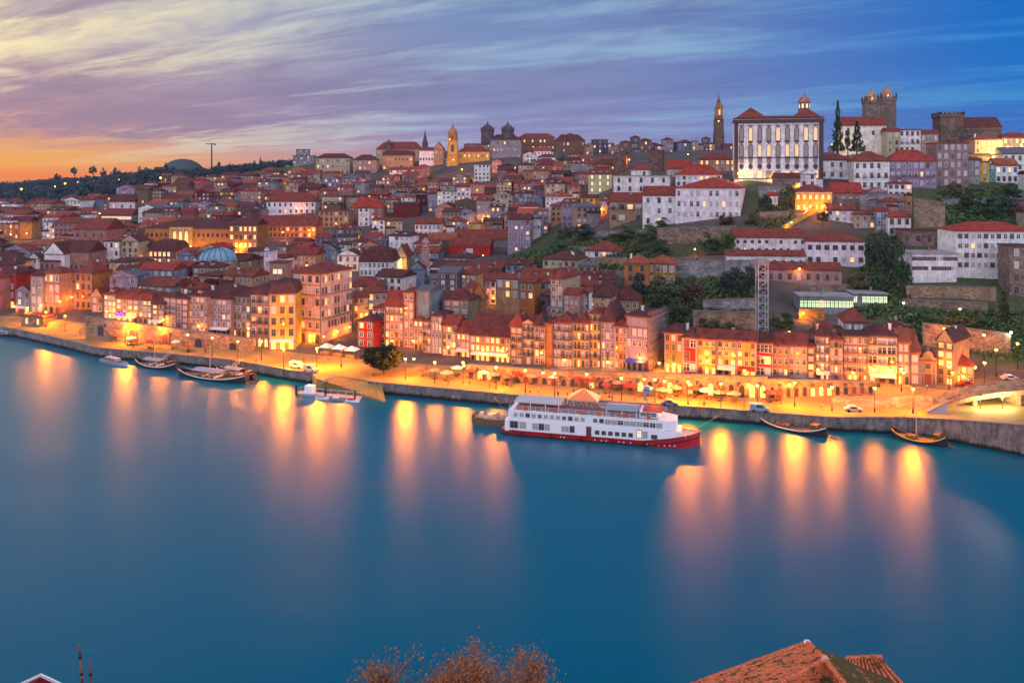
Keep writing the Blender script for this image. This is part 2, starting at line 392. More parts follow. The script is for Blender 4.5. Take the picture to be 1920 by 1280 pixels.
def wall_strip(name, label, pts, thick, h_fun, mat=QUAY, col=(0.35, 0.3, 0.28), cope=True, cat='wall', base=-1.5, label_group=None):
    """a stone wall along world points; h_fun(i) gives its top"""
    bm = bmesh.new(); sec = []
    n = len(pts)
    for i, p in enumerate(pts):
        a = pts[max(i - 1, 0)]; c = pts[min(i + 1, n - 1)]
        d = Vector((c[0] - a[0], c[1] - a[1], 0)).normalized(); q = Vector((-d.y, d.x, 0))
        if q.y < 0: q = -q
        zb = p[2] if len(p) > 2 else base
        sec.append([bm.verts.new((p[0] + q.x * o, p[1] + q.y * o, z)) for o, z in ((0, zb), (0, h_fun(i)), (thick, h_fun(i)), (thick, zb))])
    for a, b in zip(sec, sec[1:]):
        for k in range(3): bm.faces.new((a[k], b[k], b[k + 1], a[k + 1]))
    bm.faces.new(sec[0][::-1]); bm.faces.new(sec[-1])
    t = thing(name, label, cat); t['kind'] = 'thing'
    obj('wall_face', bm, mat, t, col=col)
    if cope:
        bm = bmesh.new(); sec = []
        for i, p in enumerate(pts):
            a = pts[max(i - 1, 0)]; c = pts[min(i + 1, n - 1)]
            d = Vector((c[0] - a[0], c[1] - a[1], 0)).normalized(); q = Vector((-d.y, d.x, 0))
            if q.y < 0: q = -q
            h = h_fun(i) + 0.004
            sec.append([bm.verts.new((p[0] + q.x * o, p[1] + q.y * o, h + dz)) for o, dz in ((-0.12, 0), (-0.12, 0.22), (min(thick, 0.7) + 0.1, 0.22), (min(thick, 0.7) + 0.1, 0))])
        for a, b in zip(sec, sec[1:]):
            for k in range(4): bm.faces.new((a[k], b[k], b[(k + 1) % 4], a[(k + 1) % 4]))
        bm.faces.new(sec[0][::-1]); bm.faces.new(sec[-1])
        obj('coping', bm, FSTONE, t)
    return t
def bank_pts(p0, p1, step=15):
    out = []; p = p0
    while p < p1: out.append(p); p += step
    out.append(p1)
    return out
for p0, p1, lab in ((-500, 588, 'long dark granite quay wall with moored wooden boats below the arcaded terrace'),
                    (690, 1572, 'dark granite quay wall running behind the white cruise ship'),
                    (1572, 2300, 'tall rough stone quay wall bending round under the bridge ramp')):
    q = bank_pts(p0, p1)
    P = [at(p, interp(EDGE, p), -1.5) for p in q]
    wall_strip('quay_wall', lab, P, 1.2, lambda i, q=q: interp(QZ, q[i]) + 0.02)
# paved slipway from the square down to the water, between the two quay walls
bm = bmesh.new()
q = bank_pts(584, 714, 13)
top, low = [], []
for p in q:
    t_ = (p - 584) / (714 - 584); e = interp(EDGE, p)
    top.append(at(p, e + 1.3, 3.03 - 0.15 * t_)); low.append(at(p + 10, e - 6.0 - 1.5 * t_, 2.9 - 2.95 * t_))
a = [bm.verts.new(v) for v in top]; b = [bm.verts.new(v) for v in low]; c = [bm.verts.new((v.x, v.y - 0.3, -1.5)) for v in low]
for i in range(len(q) - 1):
    bm.faces.new((a[i], a[i + 1], b[i + 1], b[i])); bm.faces.new((b[i], b[i + 1], c[i + 1], c[i]))
s = bm.verts.new((top[0].x, top[0].y, -1.5)); bm.faces.new((a[0], b[0], c[0], s))
s2 = bm.verts.new((top[-1].x, top[-1].y, -1.5)); bm.faces.new((a[-1], s2, c[-1], b[-1]))
struct(obj('slipway_path', bm, PAVE))
# ---------------------------------------------------------------- shared window, balcony, chimney and awning meshes
def ring_mesh(name, mats, pane=True, cross=True):
    bm = bmesh.new(); f = 0.13
    for x0, x1, z0, z1 in ((-0.5 - f, -0.5, -0.06, 1.1), (0.5, 0.5 + f, -0.06, 1.1), (-0.5, 0.5, 1.0, 1.1), (-0.5, 0.5, -0.06, 0.0)):
        box(bm, x0, x1, -0.10, 0.02, z0, z1, 0)
    if cross:
        box(bm, -0.04, 0.04, -0.07, 0.01, 0.0, 1.0, 0); box(bm, -0.5, -0.04, -0.065, 0.01, 0.62, 0.67, 0); box(bm, 0.04, 0.5, -0.065, 0.01, 0.62, 0.67, 0)
    if pane: box(bm, -0.5, 0.5, -0.045, 0.015, 0.0, 1.0, 1)
    return mesh(name, bm, mats)
def arch_mesh(name, mats):
    bm = bmesh.new(); n = 8
    pr = [(-0.5, 0.0), (0.5, 0.0)] + [(0.5 * math.cos(math.pi * k / n), 0.75 + 0.25 * math.sin(math.pi * k / n)) for k in range(n + 1)]
    a = [bm.verts.new((x, -0.045, z)) for x, z in pr]; bm.faces.new(a).material_index = 1
    out = [(x * 1.28, -0.06 if z == 0 else 0.75 + (z - 0.75) * 1.3 if z > 0.75 else z) for x, z in pr]
    b = [bm.verts.new((x, -0.11, z)) for x, z in out]; c = [bm.verts.new((x, -0.11, z)) for x, z in pr]; e = [bm.verts.new((x, 0.01, z)) for x, z in out]
    m = len(pr)
    for i in range(m):
        j = (i + 1) % m
        for q in ((b[i], b[j], c[j], c[i]), (c[i], c[j], a[j], a[i]), (b[j], b[i], e[i], e[j])): bm.faces.new(q).material_index = 0
    return mesh(name, bm, mats)
CURT = pmat('curtained_window', (0.34, 0.34, 0.36), 0.35, spec=0.5)
SHUT = pmat('green_shutter', (0.03, 0.10, 0.07), 0.6)
WM = {k: ring_mesh('window_' + k, ms) for k, ms in {
    'w': [FRAME, GLASS], 's': [FSTONE, GLASS], 'c': [FRAME, CURT], 'd': [FSTONE, SHUT], 'l': [FRAME, LITW], 'p': [FSTONE, LITC], 'g': [IRON, LITG], 'k': [FSTONE, pmat('brown_shutter', (0.10, 0.05, 0.03), 0.7)], 'b': [FRAME, pmat('white_blind', (0.5, 0.49, 0.47), 0.6)]}.items()}
AW = {k: arch_mesh('arch_' + k, ms) for k, ms in {'s': [FSTONE, GLASS], 'l': [FSTONE, LITW], 'p': [FSTONE, LITC], 'd': [FSTONE, DOOR]}.items()}
FR = {k: ring_mesh('window_surround_' + k, ms, pane=False) for k, ms in {'w': [FRAME], 's': [FSTONE]}.items()}
def pane_mesh(m):
    bm = bmesh.new(); box(bm, -0.5, 0.5, -0.04, 0.015, 0.0, 1.0); return mesh('pane', bm, m)
PN = {'w': pane_mesh(GLASS), 'c': pane_mesh(CURT), 'l': pane_mesh(LITW), 'p': pane_mesh(LITC), 'd': pane_mesh(SHUT), 'k': pane_mesh(MATS['brown_shutter']), 'b': pane_mesh(MATS['white_blind'])}
def balcony_mesh():
    bm = bmesh.new(); box(bm, -0.5, 0.5, -0.62, 0.0, -0.07, 0.0, 1)
    box(bm, -0.5, 0.5, -0.62, -0.57, 0.93, 0.98, 0)
    for k in range(11):
        x = -0.5 + k / 10.0; box(bm, x - 0.012, x + 0.012, -0.61, -0.58, 0.0, 0.93, 0)
    for x in (-0.49, 0.49): box(bm, x - 0.01, x + 0.01, -0.57, 0.0, 0.93, 0.98, 0)
    return mesh('balcony', bm, [IRON, FSTONE])
BALC = balcony_mesh()
def chimney_mesh():
    bm = bmesh.new(); box(bm, -0.35, 0.35, -0.3, 0.3, -0.6, 1.4, 0); box(bm, -0.43, 0.43, -0.38, 0.38, 1.4, 1.55, 0); box(bm, -0.2, 0.2, -0.16, 0.16, 1.55, 1.9, 1)
    return mesh('chimney', bm, [PLASTER, BARK])
CHIM = chimney_mesh()
def awning_mesh(m):
    bm = bmesh.new(); pts = [(-0.5, 0.0, 0.55), (0.5, 0.0, 0.55), (0.5, -1.6, 0.0), (-0.5, -1.6, 0.0)]
    a = [bm.verts.new(p) for p in pts]; b = [bm.verts.new((x, y, z - 0.08)) for x, y, z in pts]
    bm.faces.new(a); bm.faces.new(b[::-1])
    for i in range(4): bm.faces.new((a[i], b[i], b[(i + 1) % 4], a[(i + 1) % 4]))
    box(bm, -0.5, 0.5, -1.63, -1.6, -0.3, 0.0)
    return mesh('awning', bm, m)
AWN = {'cream': awning_mesh(CLOTH), 'red': awning_mesh(pmat('red_cloth', (0.4, 0.04, 0.03), 0.9)), 'blue': awning_mesh(pmat('blue_cloth', (0.03, 0.08, 0.4), 0.9))}
def door_mesh():
    bm = bmesh.new(); box(bm, -0.5, 0.5, -0.06, 0.02, 0, 1.0, 1)
    for x0, x1, z0, z1 in ((-0.66, -0.5, 0, 1.12), (0.5, 0.66, 0, 1.12), (-0.5, 0.5, 1.0, 1.12)): box(bm, x0, x1, -0.12, 0.02, z0, z1, 0)
    return mesh('door', bm, [FSTONE, DOOR])
DOORM = door_mesh()

# ---------------------------------------------------------------- roofs (local: facade along x at y = 0, house runs back to y = d)
def roof_bm(kind, w, d, z, rise, o=0.45):
    bm = bmesh.new(); x0, x1, y0, y1 = -w / 2 - o, w / 2 + o, -o, d + o; t = 0.28
    B = [(x0, y0), (x1, y0), (x1, y1), (x0, y1)]
    lo = [bm.verts.new((x, y, z - 0.06)) for x, y in B]; hi = [bm.verts.new((x, y, z + t)) for x, y in B]
    for i in range(4): bm.faces.new((lo[i], lo[(i + 1) % 4], hi[(i + 1) % 4], hi[i]))
    bm.faces.new(lo[::-1]); W, D = x1 - x0, y1 - y0; zt = z + t + rise
    V = lambda x, y, zz=zt: bm.verts.new((x, y, zz))
    if kind in ('hip', 'pyr'):
        if kind == 'pyr' or abs(W - D) < 0.6:
            k = V((x0 + x1) / 2, (y0 + y1) / 2)
            for i in range(4): bm.faces.new((hi[i], hi[(i + 1) % 4], k))
        elif W > D:
            a, b = V(x0 + D * 0.5, (y0 + y1) / 2), V(x1 - D * 0.5, (y0 + y1) / 2)
            for q in ((hi[0], hi[1], b, a), (hi[1], hi[2], b), (hi[2], hi[3], a, b), (hi[3], hi[0], a)): bm.faces.new(q)
        else:
            a, b = V(0, y0 + W * 0.5), V(0, y1 - W * 0.5)
            for q in ((hi[0], hi[1], a), (hi[1], hi[2], b, a), (hi[2], hi[3], b), (hi[3], hi[0], a, b)): bm.faces.new(q)
    elif kind == 'gable':
        a, b = V(x0, (y0 + y1) / 2), V(x1, (y0 + y1) / 2)
        for q in ((hi[0], hi[1], b, a), (hi[1], hi[2], b), (hi[2], hi[3], a, b), (hi[3], hi[0], a)): bm.faces.new(q)
    elif kind == 'front':
        a, b = V((x0 + x1) / 2, y0), V((x0 + x1) / 2, y1)
        for q in ((hi[0], hi[1], a), (hi[1], hi[2], b, a), (hi[2], hi[3], b), (hi[3], hi[0], a, b)): bm.faces.new(q)
    elif kind == 'mansard':
        s = min(W, D) * 0.13; m = [bm.verts.new((x + (s if x < 0 else -s), y + (s if y < d / 2 else -s), z + t + rise * 0.72)) for x, y in B]
        for i in range(4): bm.faces.new((hi[i], hi[(i + 1) % 4], m[(i + 1) % 4], m[i]))
        k0 = (m[0].co + m[3].co) / 2; k1 = (m[1].co + m[2].co) / 2
        a, b = V(k0.x + s * 2, k0.y), V(k1.x - s * 2, k1.y)
        for q in ((m[0], m[1], b, a), (m[1], m[2], b), (m[2], m[3], a, b), (m[3], m[0], a)): bm.faces.new(q)
    else:  # flat with parapet
        bm.faces.new(hi)
    return bm

PAL = dict(white=(0.82, 0.80, 0.79), cream=(0.58, 0.47, 0.31), yellow=(0.68, 0.40, 0.08), ochre=(0.48, 0.26, 0.075), pink=(0.48, 0.22, 0.18), rose=(0.50, 0.30, 0.25),
           red=(0.40, 0.03, 0.025), maroon=(0.19, 0.03, 0.03), grey=(0.33, 0.32, 0.34), lilac=(0.36, 0.30, 0.40), blue=(0.22, 0.31, 0.44), stone=(0.30, 0.23, 0.17),
           peach=(0.58, 0.33, 0.18), orange=(0.56, 0.22, 0.06), brown=(0.21, 0.12, 0.08), slate=(0.11, 0.10, 0.13), tan=(0.40, 0.28, 0.18), green=(0.50, 0.55, 0.26))
for k_ in PAL:
    if k_ not in ('white', 'yellow', 'red', 'green'): PAL[k_] = tuple(c * 0.84 for c in PAL[k_])
RC = dict(red=(0.24, 0.052, 0.034), dark=(0.12, 0.036, 0.032), orange=(0.34, 0.095, 0.045), plum=(0.10, 0.04, 0.046), slate=(0.075, 0.07, 0.085), grey=(0.32, 0.32, 0.35), bright=(0.36, 0.05, 0.032))
INFO = {}
SCR = []
FOOT = []       # world footprints, so the filler keeps clear
LMK = []        # landmarks to name others by
def yaw0(px): return R(-20 if px < 1500 else -14)

def house(x0, x1, ye, b, label, wall='cream', roof='hip', rc='red', cols=3, rows=4, name='house', cat=None, yaw=None, d=None, x2=None, yr=None, mat=None, win='wc',
          lit=0.06, litk='l', pane=False, balc=0, shop=None, door=False, group=None, lm=None, Y=None, rise=None, chim=None, side=None, zb=None, dormer=0, trim=None, wz=(0, 1), wf=0.56, ww=None, arch=False, scol=None):
    pm = (x0 + x1) / 2
    Yc = Y or hit(pm, b)
    yw = yaw0(pm) if yaw is None else R(yaw); ux, uy = math.cos(yw), math.sin(yw); bx, by = -uy, ux
    cx = (pm - 960) / F * Yc
    k0, k1 = (x0 - 960) / F, (x1 - 960) / F
    a = (cx - k0 * Yc) / (ux - k0 * uy); e = (k1 * Yc - cx) / (ux - k1 * uy)
    L = Vector((cx - a * ux, Yc - a * uy)); Rr = Vector((cx + e * ux, Yc + e * uy)); W = (Rr - L).length; O = (L + Rr) / 2
    if x2 is not None:
        k2 = (x2 - 960) / F; P0 = Rr if x2 >= x1 else L
        den = bx - k2 * by; d = abs((k2 * P0.y - P0.x) / den) if abs(den) > 1e-3 else 10
        d = min(max(d, 3), 60)
    if d is None: d = min(max(W * 0.9, 8), 14)
    ze = zray(ye, Yc); zg = zray(b, Yc)
    crn = [L, Rr, L + Vector((bx, by)) * d, Rr + Vector((bx, by)) * d]
    z0 = (min([tz(p.x, p.y) for p in crn] + [zg]) - 0.8) if zb is None else zb
    FOOT.append((O.x + bx * d / 2, O.y + by * d / 2, max(W, d) * 0.55, W, d, yw))
    if lm: LMK.append((pm, (ye + b) / 2, lm))
    SCR.append((min(x0, x2 if x2 else x0), max(x1, x2 if x2 else x1), ye, b, Yc))
    t = thing(name, label, cat or name.replace('_', ' '), (O.x, O.y, z0), yw, group)
    H = ze - z0; hg = zg - z0; wm = mat or PLASTER
    col = PAL[wall] if isinstance(wall, str) else wall
    col = tuple(min(c * random.uniform(0.92, 1.08), 0.85) for c in col)
    bm = bmesh.new(); box(bm, -W / 2, W / 2, 0, d, 0, H, 0)
    obj('wall', bm, wm, t, col=col)
    if trim != 'no':
        bm = bmesh.new(); box(bm, -W / 2 - 0.15, W / 2 + 0.15, -0.18, -0.003, H - 0.5, H - 0.07)
        obj('cornice', bm, FSTONE if trim != 'white' else FRAME, t)
    kr = rise if rise is not None else ((ye - yr) / F * Yc if yr is not None else 0.21 * min(W, d) + 0.3)
    if roof == 'flat': kr = 0.0
    r = obj('roof', roof_bm(roof, W, d, H, kr), TILES if rc not in ('slate', 'grey') else SLATE, t, col=RC[rc])
    if rc == 'grey': r.data.materials[0] = PLASTER
    if roof == 'front':
        bm = bmesh.new(); v = [(-W / 2, -0.002, H), (W / 2, -0.002, H), (0, -0.002, H + kr * 0.93 + 0.2)]
        A = [bm.verts.new(p) for p in v]; B_ = [bm.verts.new((x, -0.5, z)) for x, y, z in v]
        bm.faces.new(A); bm.faces.new(B_[::-1])
        for i in range(3): bm.faces.new((A[i], B_[i], B_[(i + 1) % 3], A[(i + 1) % 3]))
        obj('gable', bm, wm, t, col=col)
    nch = (random.random() < 0.5) if chim is None else chim
    for _ in range(int(nch)):
        link('chimney', CHIM, r, (random.uniform(-0.35, 0.35) * W, d * random.uniform(0.3, 0.8), H + 0.3 + kr * 0.45), col=PAL[random.choice(('cream', 'grey', 'pink', 'white'))], scale=(1, 1, random.uniform(0.8, 1.3)))
    # windows
    rh = (H - hg) / rows
    def wins(n, x_of, face_w, rot, org):
        nonlocal t
        cw = face_w / n; www = ww or min(1.25, cw * 0.5); wh = min(rh * wf, 2.3)
        for j in range(rows):
            f = (j + 0.5) / rows
            if not (wz[0] <= f <= wz[1]): continue
            if j == 0 and (shop or door): continue
            if j == rows - 1 and arch == 'top': pass
            for i in range(n):
                u = (i + 0.5) * cw - face_w / 2
                z = hg + rh * (j + 0.5) - wh / 2
                p = org + Vector((u * math.cos(rot), u * math.sin(rot), z))
                k = litk if random.random() < lit else random.choice(win)
                if not arch and k in 'wsc' and random.random() < 0.22: k = random.choice('kbbc')
                if not arch and random.random() < 0.03: continue
                if arch: o = link('window', AW.get(k, AW['s']), t, p, rot, (www, 1, wh))
                elif pane:
                    o = link('window', FR['s' if k in 'sdk' else 'w'], t, p, rot, (www, 1, wh)); link('pane', PN.get(k, PN['w']), o)
                else: o = link('window', WM[k], t, p, rot, (www * random.uniform(.9, 1.1), 1, wh))
    if cols: wins(cols, None, W, 0.0, Vector((0, 0, 0)))
    sd_ = side
    if sd_ is None and x2 is not None: sd_ = max(1, round(d / 3.6))
    if sd_:
        if x2 is None or x2 >= x1: wins(sd_, None, d, math.pi / 2, Vector((W / 2, d / 2, 0)))
        else: wins(sd_, None, d, -math.pi / 2, Vector((-W / 2, d / 2, 0)))
    if balc:
        for j in range(1, rows):
            if (balc >> j) & 1 and cols:
                cw = W / cols
                if balc & 1: link('balcony', BALC, t, (0, 0, hg + rh * (j + 0.5) - min(rh * wf, 2.3) / 2), 0, (W * 0.9, 1, 1))
                else:
                    for i in range(cols): link('balcony', BALC, t, ((i + 0.5) * cw - W / 2, 0, hg + rh * (j + 0.5) - min(rh * wf, 2.3) / 2), 0, (min(cw * 0.85, 2.2), 1, 0.95))
    if shop:
        n = max(cols or 2, 2); cw = W / n
        for i in range(n): 
            k = random.choice('slld')
            link('shopfront', AW[k] if k in AW else AW['s'], t, ((i + 0.5) * cw - W / 2, 0, hg), 0, (cw * 0.55, 1, min(rh * 0.82, 2.9)))
        if shop in AWN: link('awning', AWN[shop], t, (0, -0.01, hg + min(rh * 0.85, 3.0)), 0, (W * 0.9, 1, 1))
    if door:
        link('door', DOORM, t, (0, 0, hg), 0, (min(1.6, W * 0.3), 1, min(rh * 0.75, 3)))
    for i in range(dormer):
        u = ((i + 0.5) / dormer - 0.5) * W * 0.86
        bm = bmesh.new(); box(bm, -0.7, 0.7, 0, 2.6, 0, 1.5)
        dm = obj('dormer', bm, PLASTER, t, col=PAL['white'] if dormer > 1 else col, loc=(u, d * 0.10, H + 0.3))
        link('window', WM['w'], dm, (0, -0.002, 0.35), 0, (0.7, 1, 0.9))
        obj('dormer_roof', roof_bm('front', 1.4, 2.6, 1.5, 0.5, 0.15), TILES, dm, col=RC[rc])
    INFO[t.name] = (H, W, d, hg)
    return t

def as_part(t, host):
    """a built storey becomes a part of the house it stands on"""
    M = Matrix.Translation(t.location) @ Matrix.Rotation(t.rotation_euler.z, 4, 'Z'); Mh = Matrix.Translation(host.location) @ Matrix.Rotation(host.rotation_euler.z, 4, 'Z')
    t.parent = host; L = Mh.inverted() @ M
    t.location = L.to_translation(); t.rotation_euler = L.to_euler()
    for k in ('label', 'category', 'group'):
        if k in t: del t[k]
# ---------------------------------------------------------------- the riverfront rows
h = house
G1 = 'houses along the riverfront'
def fr(*a, **k):
    k.setdefault('group', G1); k.setdefault('name', 'riverfront_house'); k.setdefault('cat', 'house'); k.setdefault('pane', True)
    t_ = h(*a, **k); H_, W_, d_, hg_ = INFO[t_.name]; q_ = FR_ST[len(SCR) % 3]
    for s_ in (-1, 1):
        bm = bmesh.new(); x_ = s_ * (W_ / 2 - 0.2); box(bm, x_ - 0.2, x_ + 0.2, -0.11, -0.003, max(hg_, 0), H_ - 0.52); obj('pilaster', bm, q_, t_)
    n_ = k.get('rows', 4)
    for f_ in ((1, n_ - 1) if n_ > 3 else (1,)):
        z_ = hg_ + (H_ - hg_) * f_ / n_; bm = bmesh.new(); box(bm, -W_ / 2 + 0.41, W_ / 2 - 0.41, -0.13, -0.003, z_ - 0.12, z_ + 0.1); obj('string_course', bm, q_, t_)
    return t_
FR_ST = [FSTONE, pmat('pale_granite', (0.33, 0.28, 0.24), 0.9), pmat('brown_granite', (0.16, 0.11, 0.09), 0.9)]
fr(-40, 0, 520, 582, 'pink riverfront house cut by the edge of the view', 'pink', cols=4, d=10)
fr(0, 30, 512, 577, 'dark red narrow house at the far end of the quay', 'red', cols=2, rows=4, shop='none', rc='dark', lm='dark red house')
fr(30, 58, 545, 588, 'small grey gabled house with brightly lit ground floor beside the dark red house', 'grey', 'front', cols=2, rows=3, shop='cream', rc='dark', lit=0.4)
fr(58, 80, 517, 590, 'grey narrow four-storey house with pale lower wall by the quay archway', 'grey', cols=2, rows=4, rc='dark')
fr(80, 113, 512, 588, 'salmon four-storey house lit orange, above the small stone gatehouse', 'peach', cols=3, rows=4, lit=0.25, shop='none')
fr(127, 141, 528, 580, 'slim orange tower-like house glowing in the alley mouth', 'orange', cols=1, rows=4, lit=0.5, d=10)
fr(141, 172, 512, 580, 'tall orange house with dark window rows and bare brown side wall', 'orange', 'hip', cols=3, rows=4, x2=210, side=0, win='ss', rc='red', lm='tall orange house', yr=492)
fr(172, 193, 556, 585, 'low peach house with steep front gable beside the tall orange house', 'peach', 'front', cols=2, rows=2, rise=3.2)
fr(195, 218, 552, 598, 'cream arcade house with white attic windows and a boxy roof storey', 'cream', cols=3, rows=4, dormer=1, lit=0.3)
fr(218, 260, 560, 603, 'wide peach house with lit attic, the purple-lit bar at its foot', 'peach', 'mansard', cols=4, rows=4, dormer=2, shop='cream', lit=0.3, lm='purple-lit bar', rise=3)
fr(260, 285, 562, 607, 'cream three-bay house topped by a small gabled attic room', 'cream', 'mansard', cols=3, rows=4, dormer=1, shop='none', lit=0.25, rise=2.6)
fr(285, 308, 570, 611, 'ochre house with a broad dark roof sloping back behind it', 'ochre', 'gable', cols=2, rows=4, shop='cream', lit=0.3, rc='dark', rise=3.5)
fr(308, 330, 558, 613, 'pale rose narrow house with three stacked balconies over the river wall', 'rose', cols=2, rows=5, balc=12, rc='dark')
fr(330, 353, 560, 617, 'plain salmon house between two balconied houses on the river wall', 'pink', cols=2, rows=5, rc='plum')
fr(353, 390, 555, 622, 'grey-pink five-storey house with four close rows of white windows', 'rose', cols=5, rows=5, win='w', rc='dark', lit=0.05, dormer=1)
fr(390, 433, 560, 627, 'wide lilac-pink house with café tables and a white lamp at street level', 'lilac', cols=5, rows=5, shop='cream', win='ww', rc='dark')
fr(436, 470, 556, 632, 'grey tiled house with green-grey window frames next to the corner house', 'grey', cols=4, rows=5, win='wd', rc='plum', shop='none', lit=0.1)
fr(470, 505, 552, 650, 'mauve five-storey house with rows of grey balconies joined to the yellow corner house', 'rose', 'mansard', cols=3, rows=5, balc=30, win='wd', shop='none', rc='plum', dormer=1, rise=3)
fr(505, 554, 550, 655, 'bright yellow corner house with dark mansard roof and white dormers on the square', 'yellow', 'mansard', cols=3, rows=5, yaw=4, win='s', shop='cream', rc='plum', dormer=3, lm='yellow corner house', d=12, rise=4.2)
# the big block on the square
big = fr(548, 602, 512, 641, 'huge six-storey corner block on the square, peach front and mauve side', (0.66, 0.42, 0.30), 'hip', 'red', cols=4, rows=6, yaw=-24, x2=660, side=10, win='ws', shop='none', name='apartment_block', cat='apartment block', lm='huge block on the square', rise=2.6, chim=1, lit=0.06, wf=0.5, group=None)
for zf in (0.335, 0.68):
    H_, W_, d_, hg_ = INFO[big.name]; bm = bmesh.new(); z = hg_ + (H_ - hg_) * zf
    box(bm, -W_ / 2 - 0.25, W_ / 2 + 0.25, -0.25, -0.003, z, z + 0.35); box(bm, W_ / 2 + 0.003, W_ / 2 + 0.25, -0.003, d_, z, z + 0.35)
    obj('string_course', bm, FSTONE, big)
fr(663, 692, 557, 612, 'yellow lit house first in the street climbing from the square', 'yellow', cols=3, rows=4, yaw=18, Y=300, shop='none', lit=0.4, d=12)
fr(690, 726, 548, 600, 'cream lit house with red roof higher up the street from the square', 'cream', 'hip', cols=3, rows=3, yaw=18, Y=330, lit=0.4, d=12)
fr(655, 722, 536, 572, 'orange house with broad red hipped roof behind the climbing street', 'peach', 'hip', cols=5, rows=3, yaw=8, Y=352, lit=0.2)
fr(671, 700, 602, 652, 'small red house with white windows at the corner of the square', 'red', 'hip', cols=2, rows=3, win='w', rc='dark', lm='small red house', d=9, lit=0.2)
fr(700, 722, 578, 645, 'narrow house with big white windows on maroon panels beside the small red house', 'maroon', cols=2, rows=4, win='w', ww=1.5, wf=0.7, balc=8, lit=0.1)
fr(722, 757, 574, 650, 'peach house with wooden gallery and steep red roof behind the round tree', 'peach', 'gable', cols=4, rows=5, balc=17, yr=548, shop='none', lit=0.15)
fr(757, 776, 548, 652, 'tall thin peach house rising to a white-windowed attic above its neighbours', 'peach', cols=2, rows=6, win='w', d=8)
fr(776, 793, 600, 655, 'salmon house with lit arch window beside the thin tall house', 'pink', cols=2, rows=4, shop='none', lit=0.3)
fr(781, 806, 546, 606, 'pale blue-grey slate-clad house towering behind the riverfront row', 'blue', 'gable', rc='slate', cols=0, Y=265, x2=830, side=0, d=12)
fr(793, 809, 602, 662, 'peach narrow house with iron balconies, fourth along from the small red house', 'peach', cols=2, rows=4, balc=14)
fr(809, 829, 592, 663, 'grey house glazed with tall white-framed bays', 'grey', cols=3, rows=5, win='wc', wf=0.72, rc='plum', lm='white-bayed grey house')
fr(829, 856, 610, 667, 'cream house with shuttered windows next to the white-bayed grey house', 'cream', 'gable', cols=3, rows=4, rise=2.6, win='cd')
fr(856, 882, 624, 669, 'low rose house with red roof and a grey shop canopy', 'rose', 'gable', cols=3, rows=3, shop='cream', rise=3.0)
fr(882, 957, 630, 677, 'long ochre house under a broad dark roof with a lit restaurant terrace', 'ochre', 'gable', cols=8, rows=3, shop='cream', yr=596, rc='dark', lit=0.35, lm='long restaurant house', d=12)
fr(957, 980, 612, 684, 'amber narrow house adjoining the long restaurant house', 'ochre', cols=2, rows=5, balc=12, yr=585)
fr(980, 1002, 606, 684, 'cream house with green-shuttered glass gallery, second from the long restaurant house', 'cream', 'front', cols=3, rows=5, win='wd', balc=30, wf=0.7)
fr(1002, 1022, 610, 684, 'white-windowed house with pink trim just before the blank orange gable wall', 'pink', cols=2, rows=5, win='w', balc=12, rc='plum', yr=588, wf=0.7)
fr(1022, 1037, 606, 684, 'narrow house end with a blank orange-lit gable wall', 'orange', cols=0, rows=5, rc='dark', Y=232, lm='blank orange wall')
fr(1037, 1074, 605, 689, 'lilac house with long rows of pale green glazed balconies', 'lilac', cols=5, rows=5, win='wc', balc=31, wf=0.68, lm='glazed lilac house', yr=590)
fr(1074, 1105, 605, 690, 'yellow house with green balcony doors next to the glazed lilac house', 'yellow', cols=4, rows=5, win='wd', balc=31, wf=0.66, yr=592)
fr(1105, 1127, 588, 690, 'tall amber house rising one storey over the yellow balcony house', 'yellow', cols=3, rows=6, win='wd', balc=42, lit=0.12)
fr(1127, 1152, 603, 692, 'pale lilac tiled house with white windows under a violet roof', 'lilac', 'hip', 'plum', cols=3, rows=5, win='w', yr=572, lm='pale lilac tiled house', d=14)
fr(1152, 1176, 612, 692, 'orange house with dark upper windows beside the scaffolded block', 'orange', cols=3, rows=5, win='sw', yr=600)
sc_ = fr(1174, 1216, 593, 694, 'block wrapped in grey scaffold netting with orange-lit bare side', 'lilac', 'flat', 'dark', cols=4, rows=5, yaw=-30, x2=1246, side=0, name='apartment_block', cat='apartment block', group=None, lm='scaffolded block', shop='blue', lit=0.06, wz=(0.5, 0.8))
H_, W_, d_, hg_ = INFO[sc_.name]; bm = bmesh.new()
for i in range(9):
    y = d_ * i / 8; box(bm, W_ / 2 + 1.0, W_ / 2 + 1.08, y - 0.05, y + 0.05, hg_, H_ + 1.5); box(bm, W_ / 2 + 0.1, W_ / 2 + 0.18, y - 0.05, y + 0.05, hg_, H_ + 1.5)
for k in range(8):
    z = hg_ + (H_ - hg_) * (k + 0.8) / 8; box(bm, W_ / 2 + 0.19, W_ / 2 + 0.98, 0, d_, z, z + 0.08)
obj('scaffold', bm, pmat('scaffold_pipe', (0.3, 0.28, 0.28), 0.5, metal=0.4), sc_)
fr(1246, 1280, 624, 697, 'orange four-storey house between the scaffolded block and a red-striped house', 'orange', cols=3, rows=4, win='sd', rc='dark', shop='none', yr=612)
fr(1280, 1307, 633, 700, 'red house with paired white windows at the start of the long yellow terrace', 'red', cols=2, rows=3, win='w', ww=1.6, wf=0.6, rc='dark', yr=620)
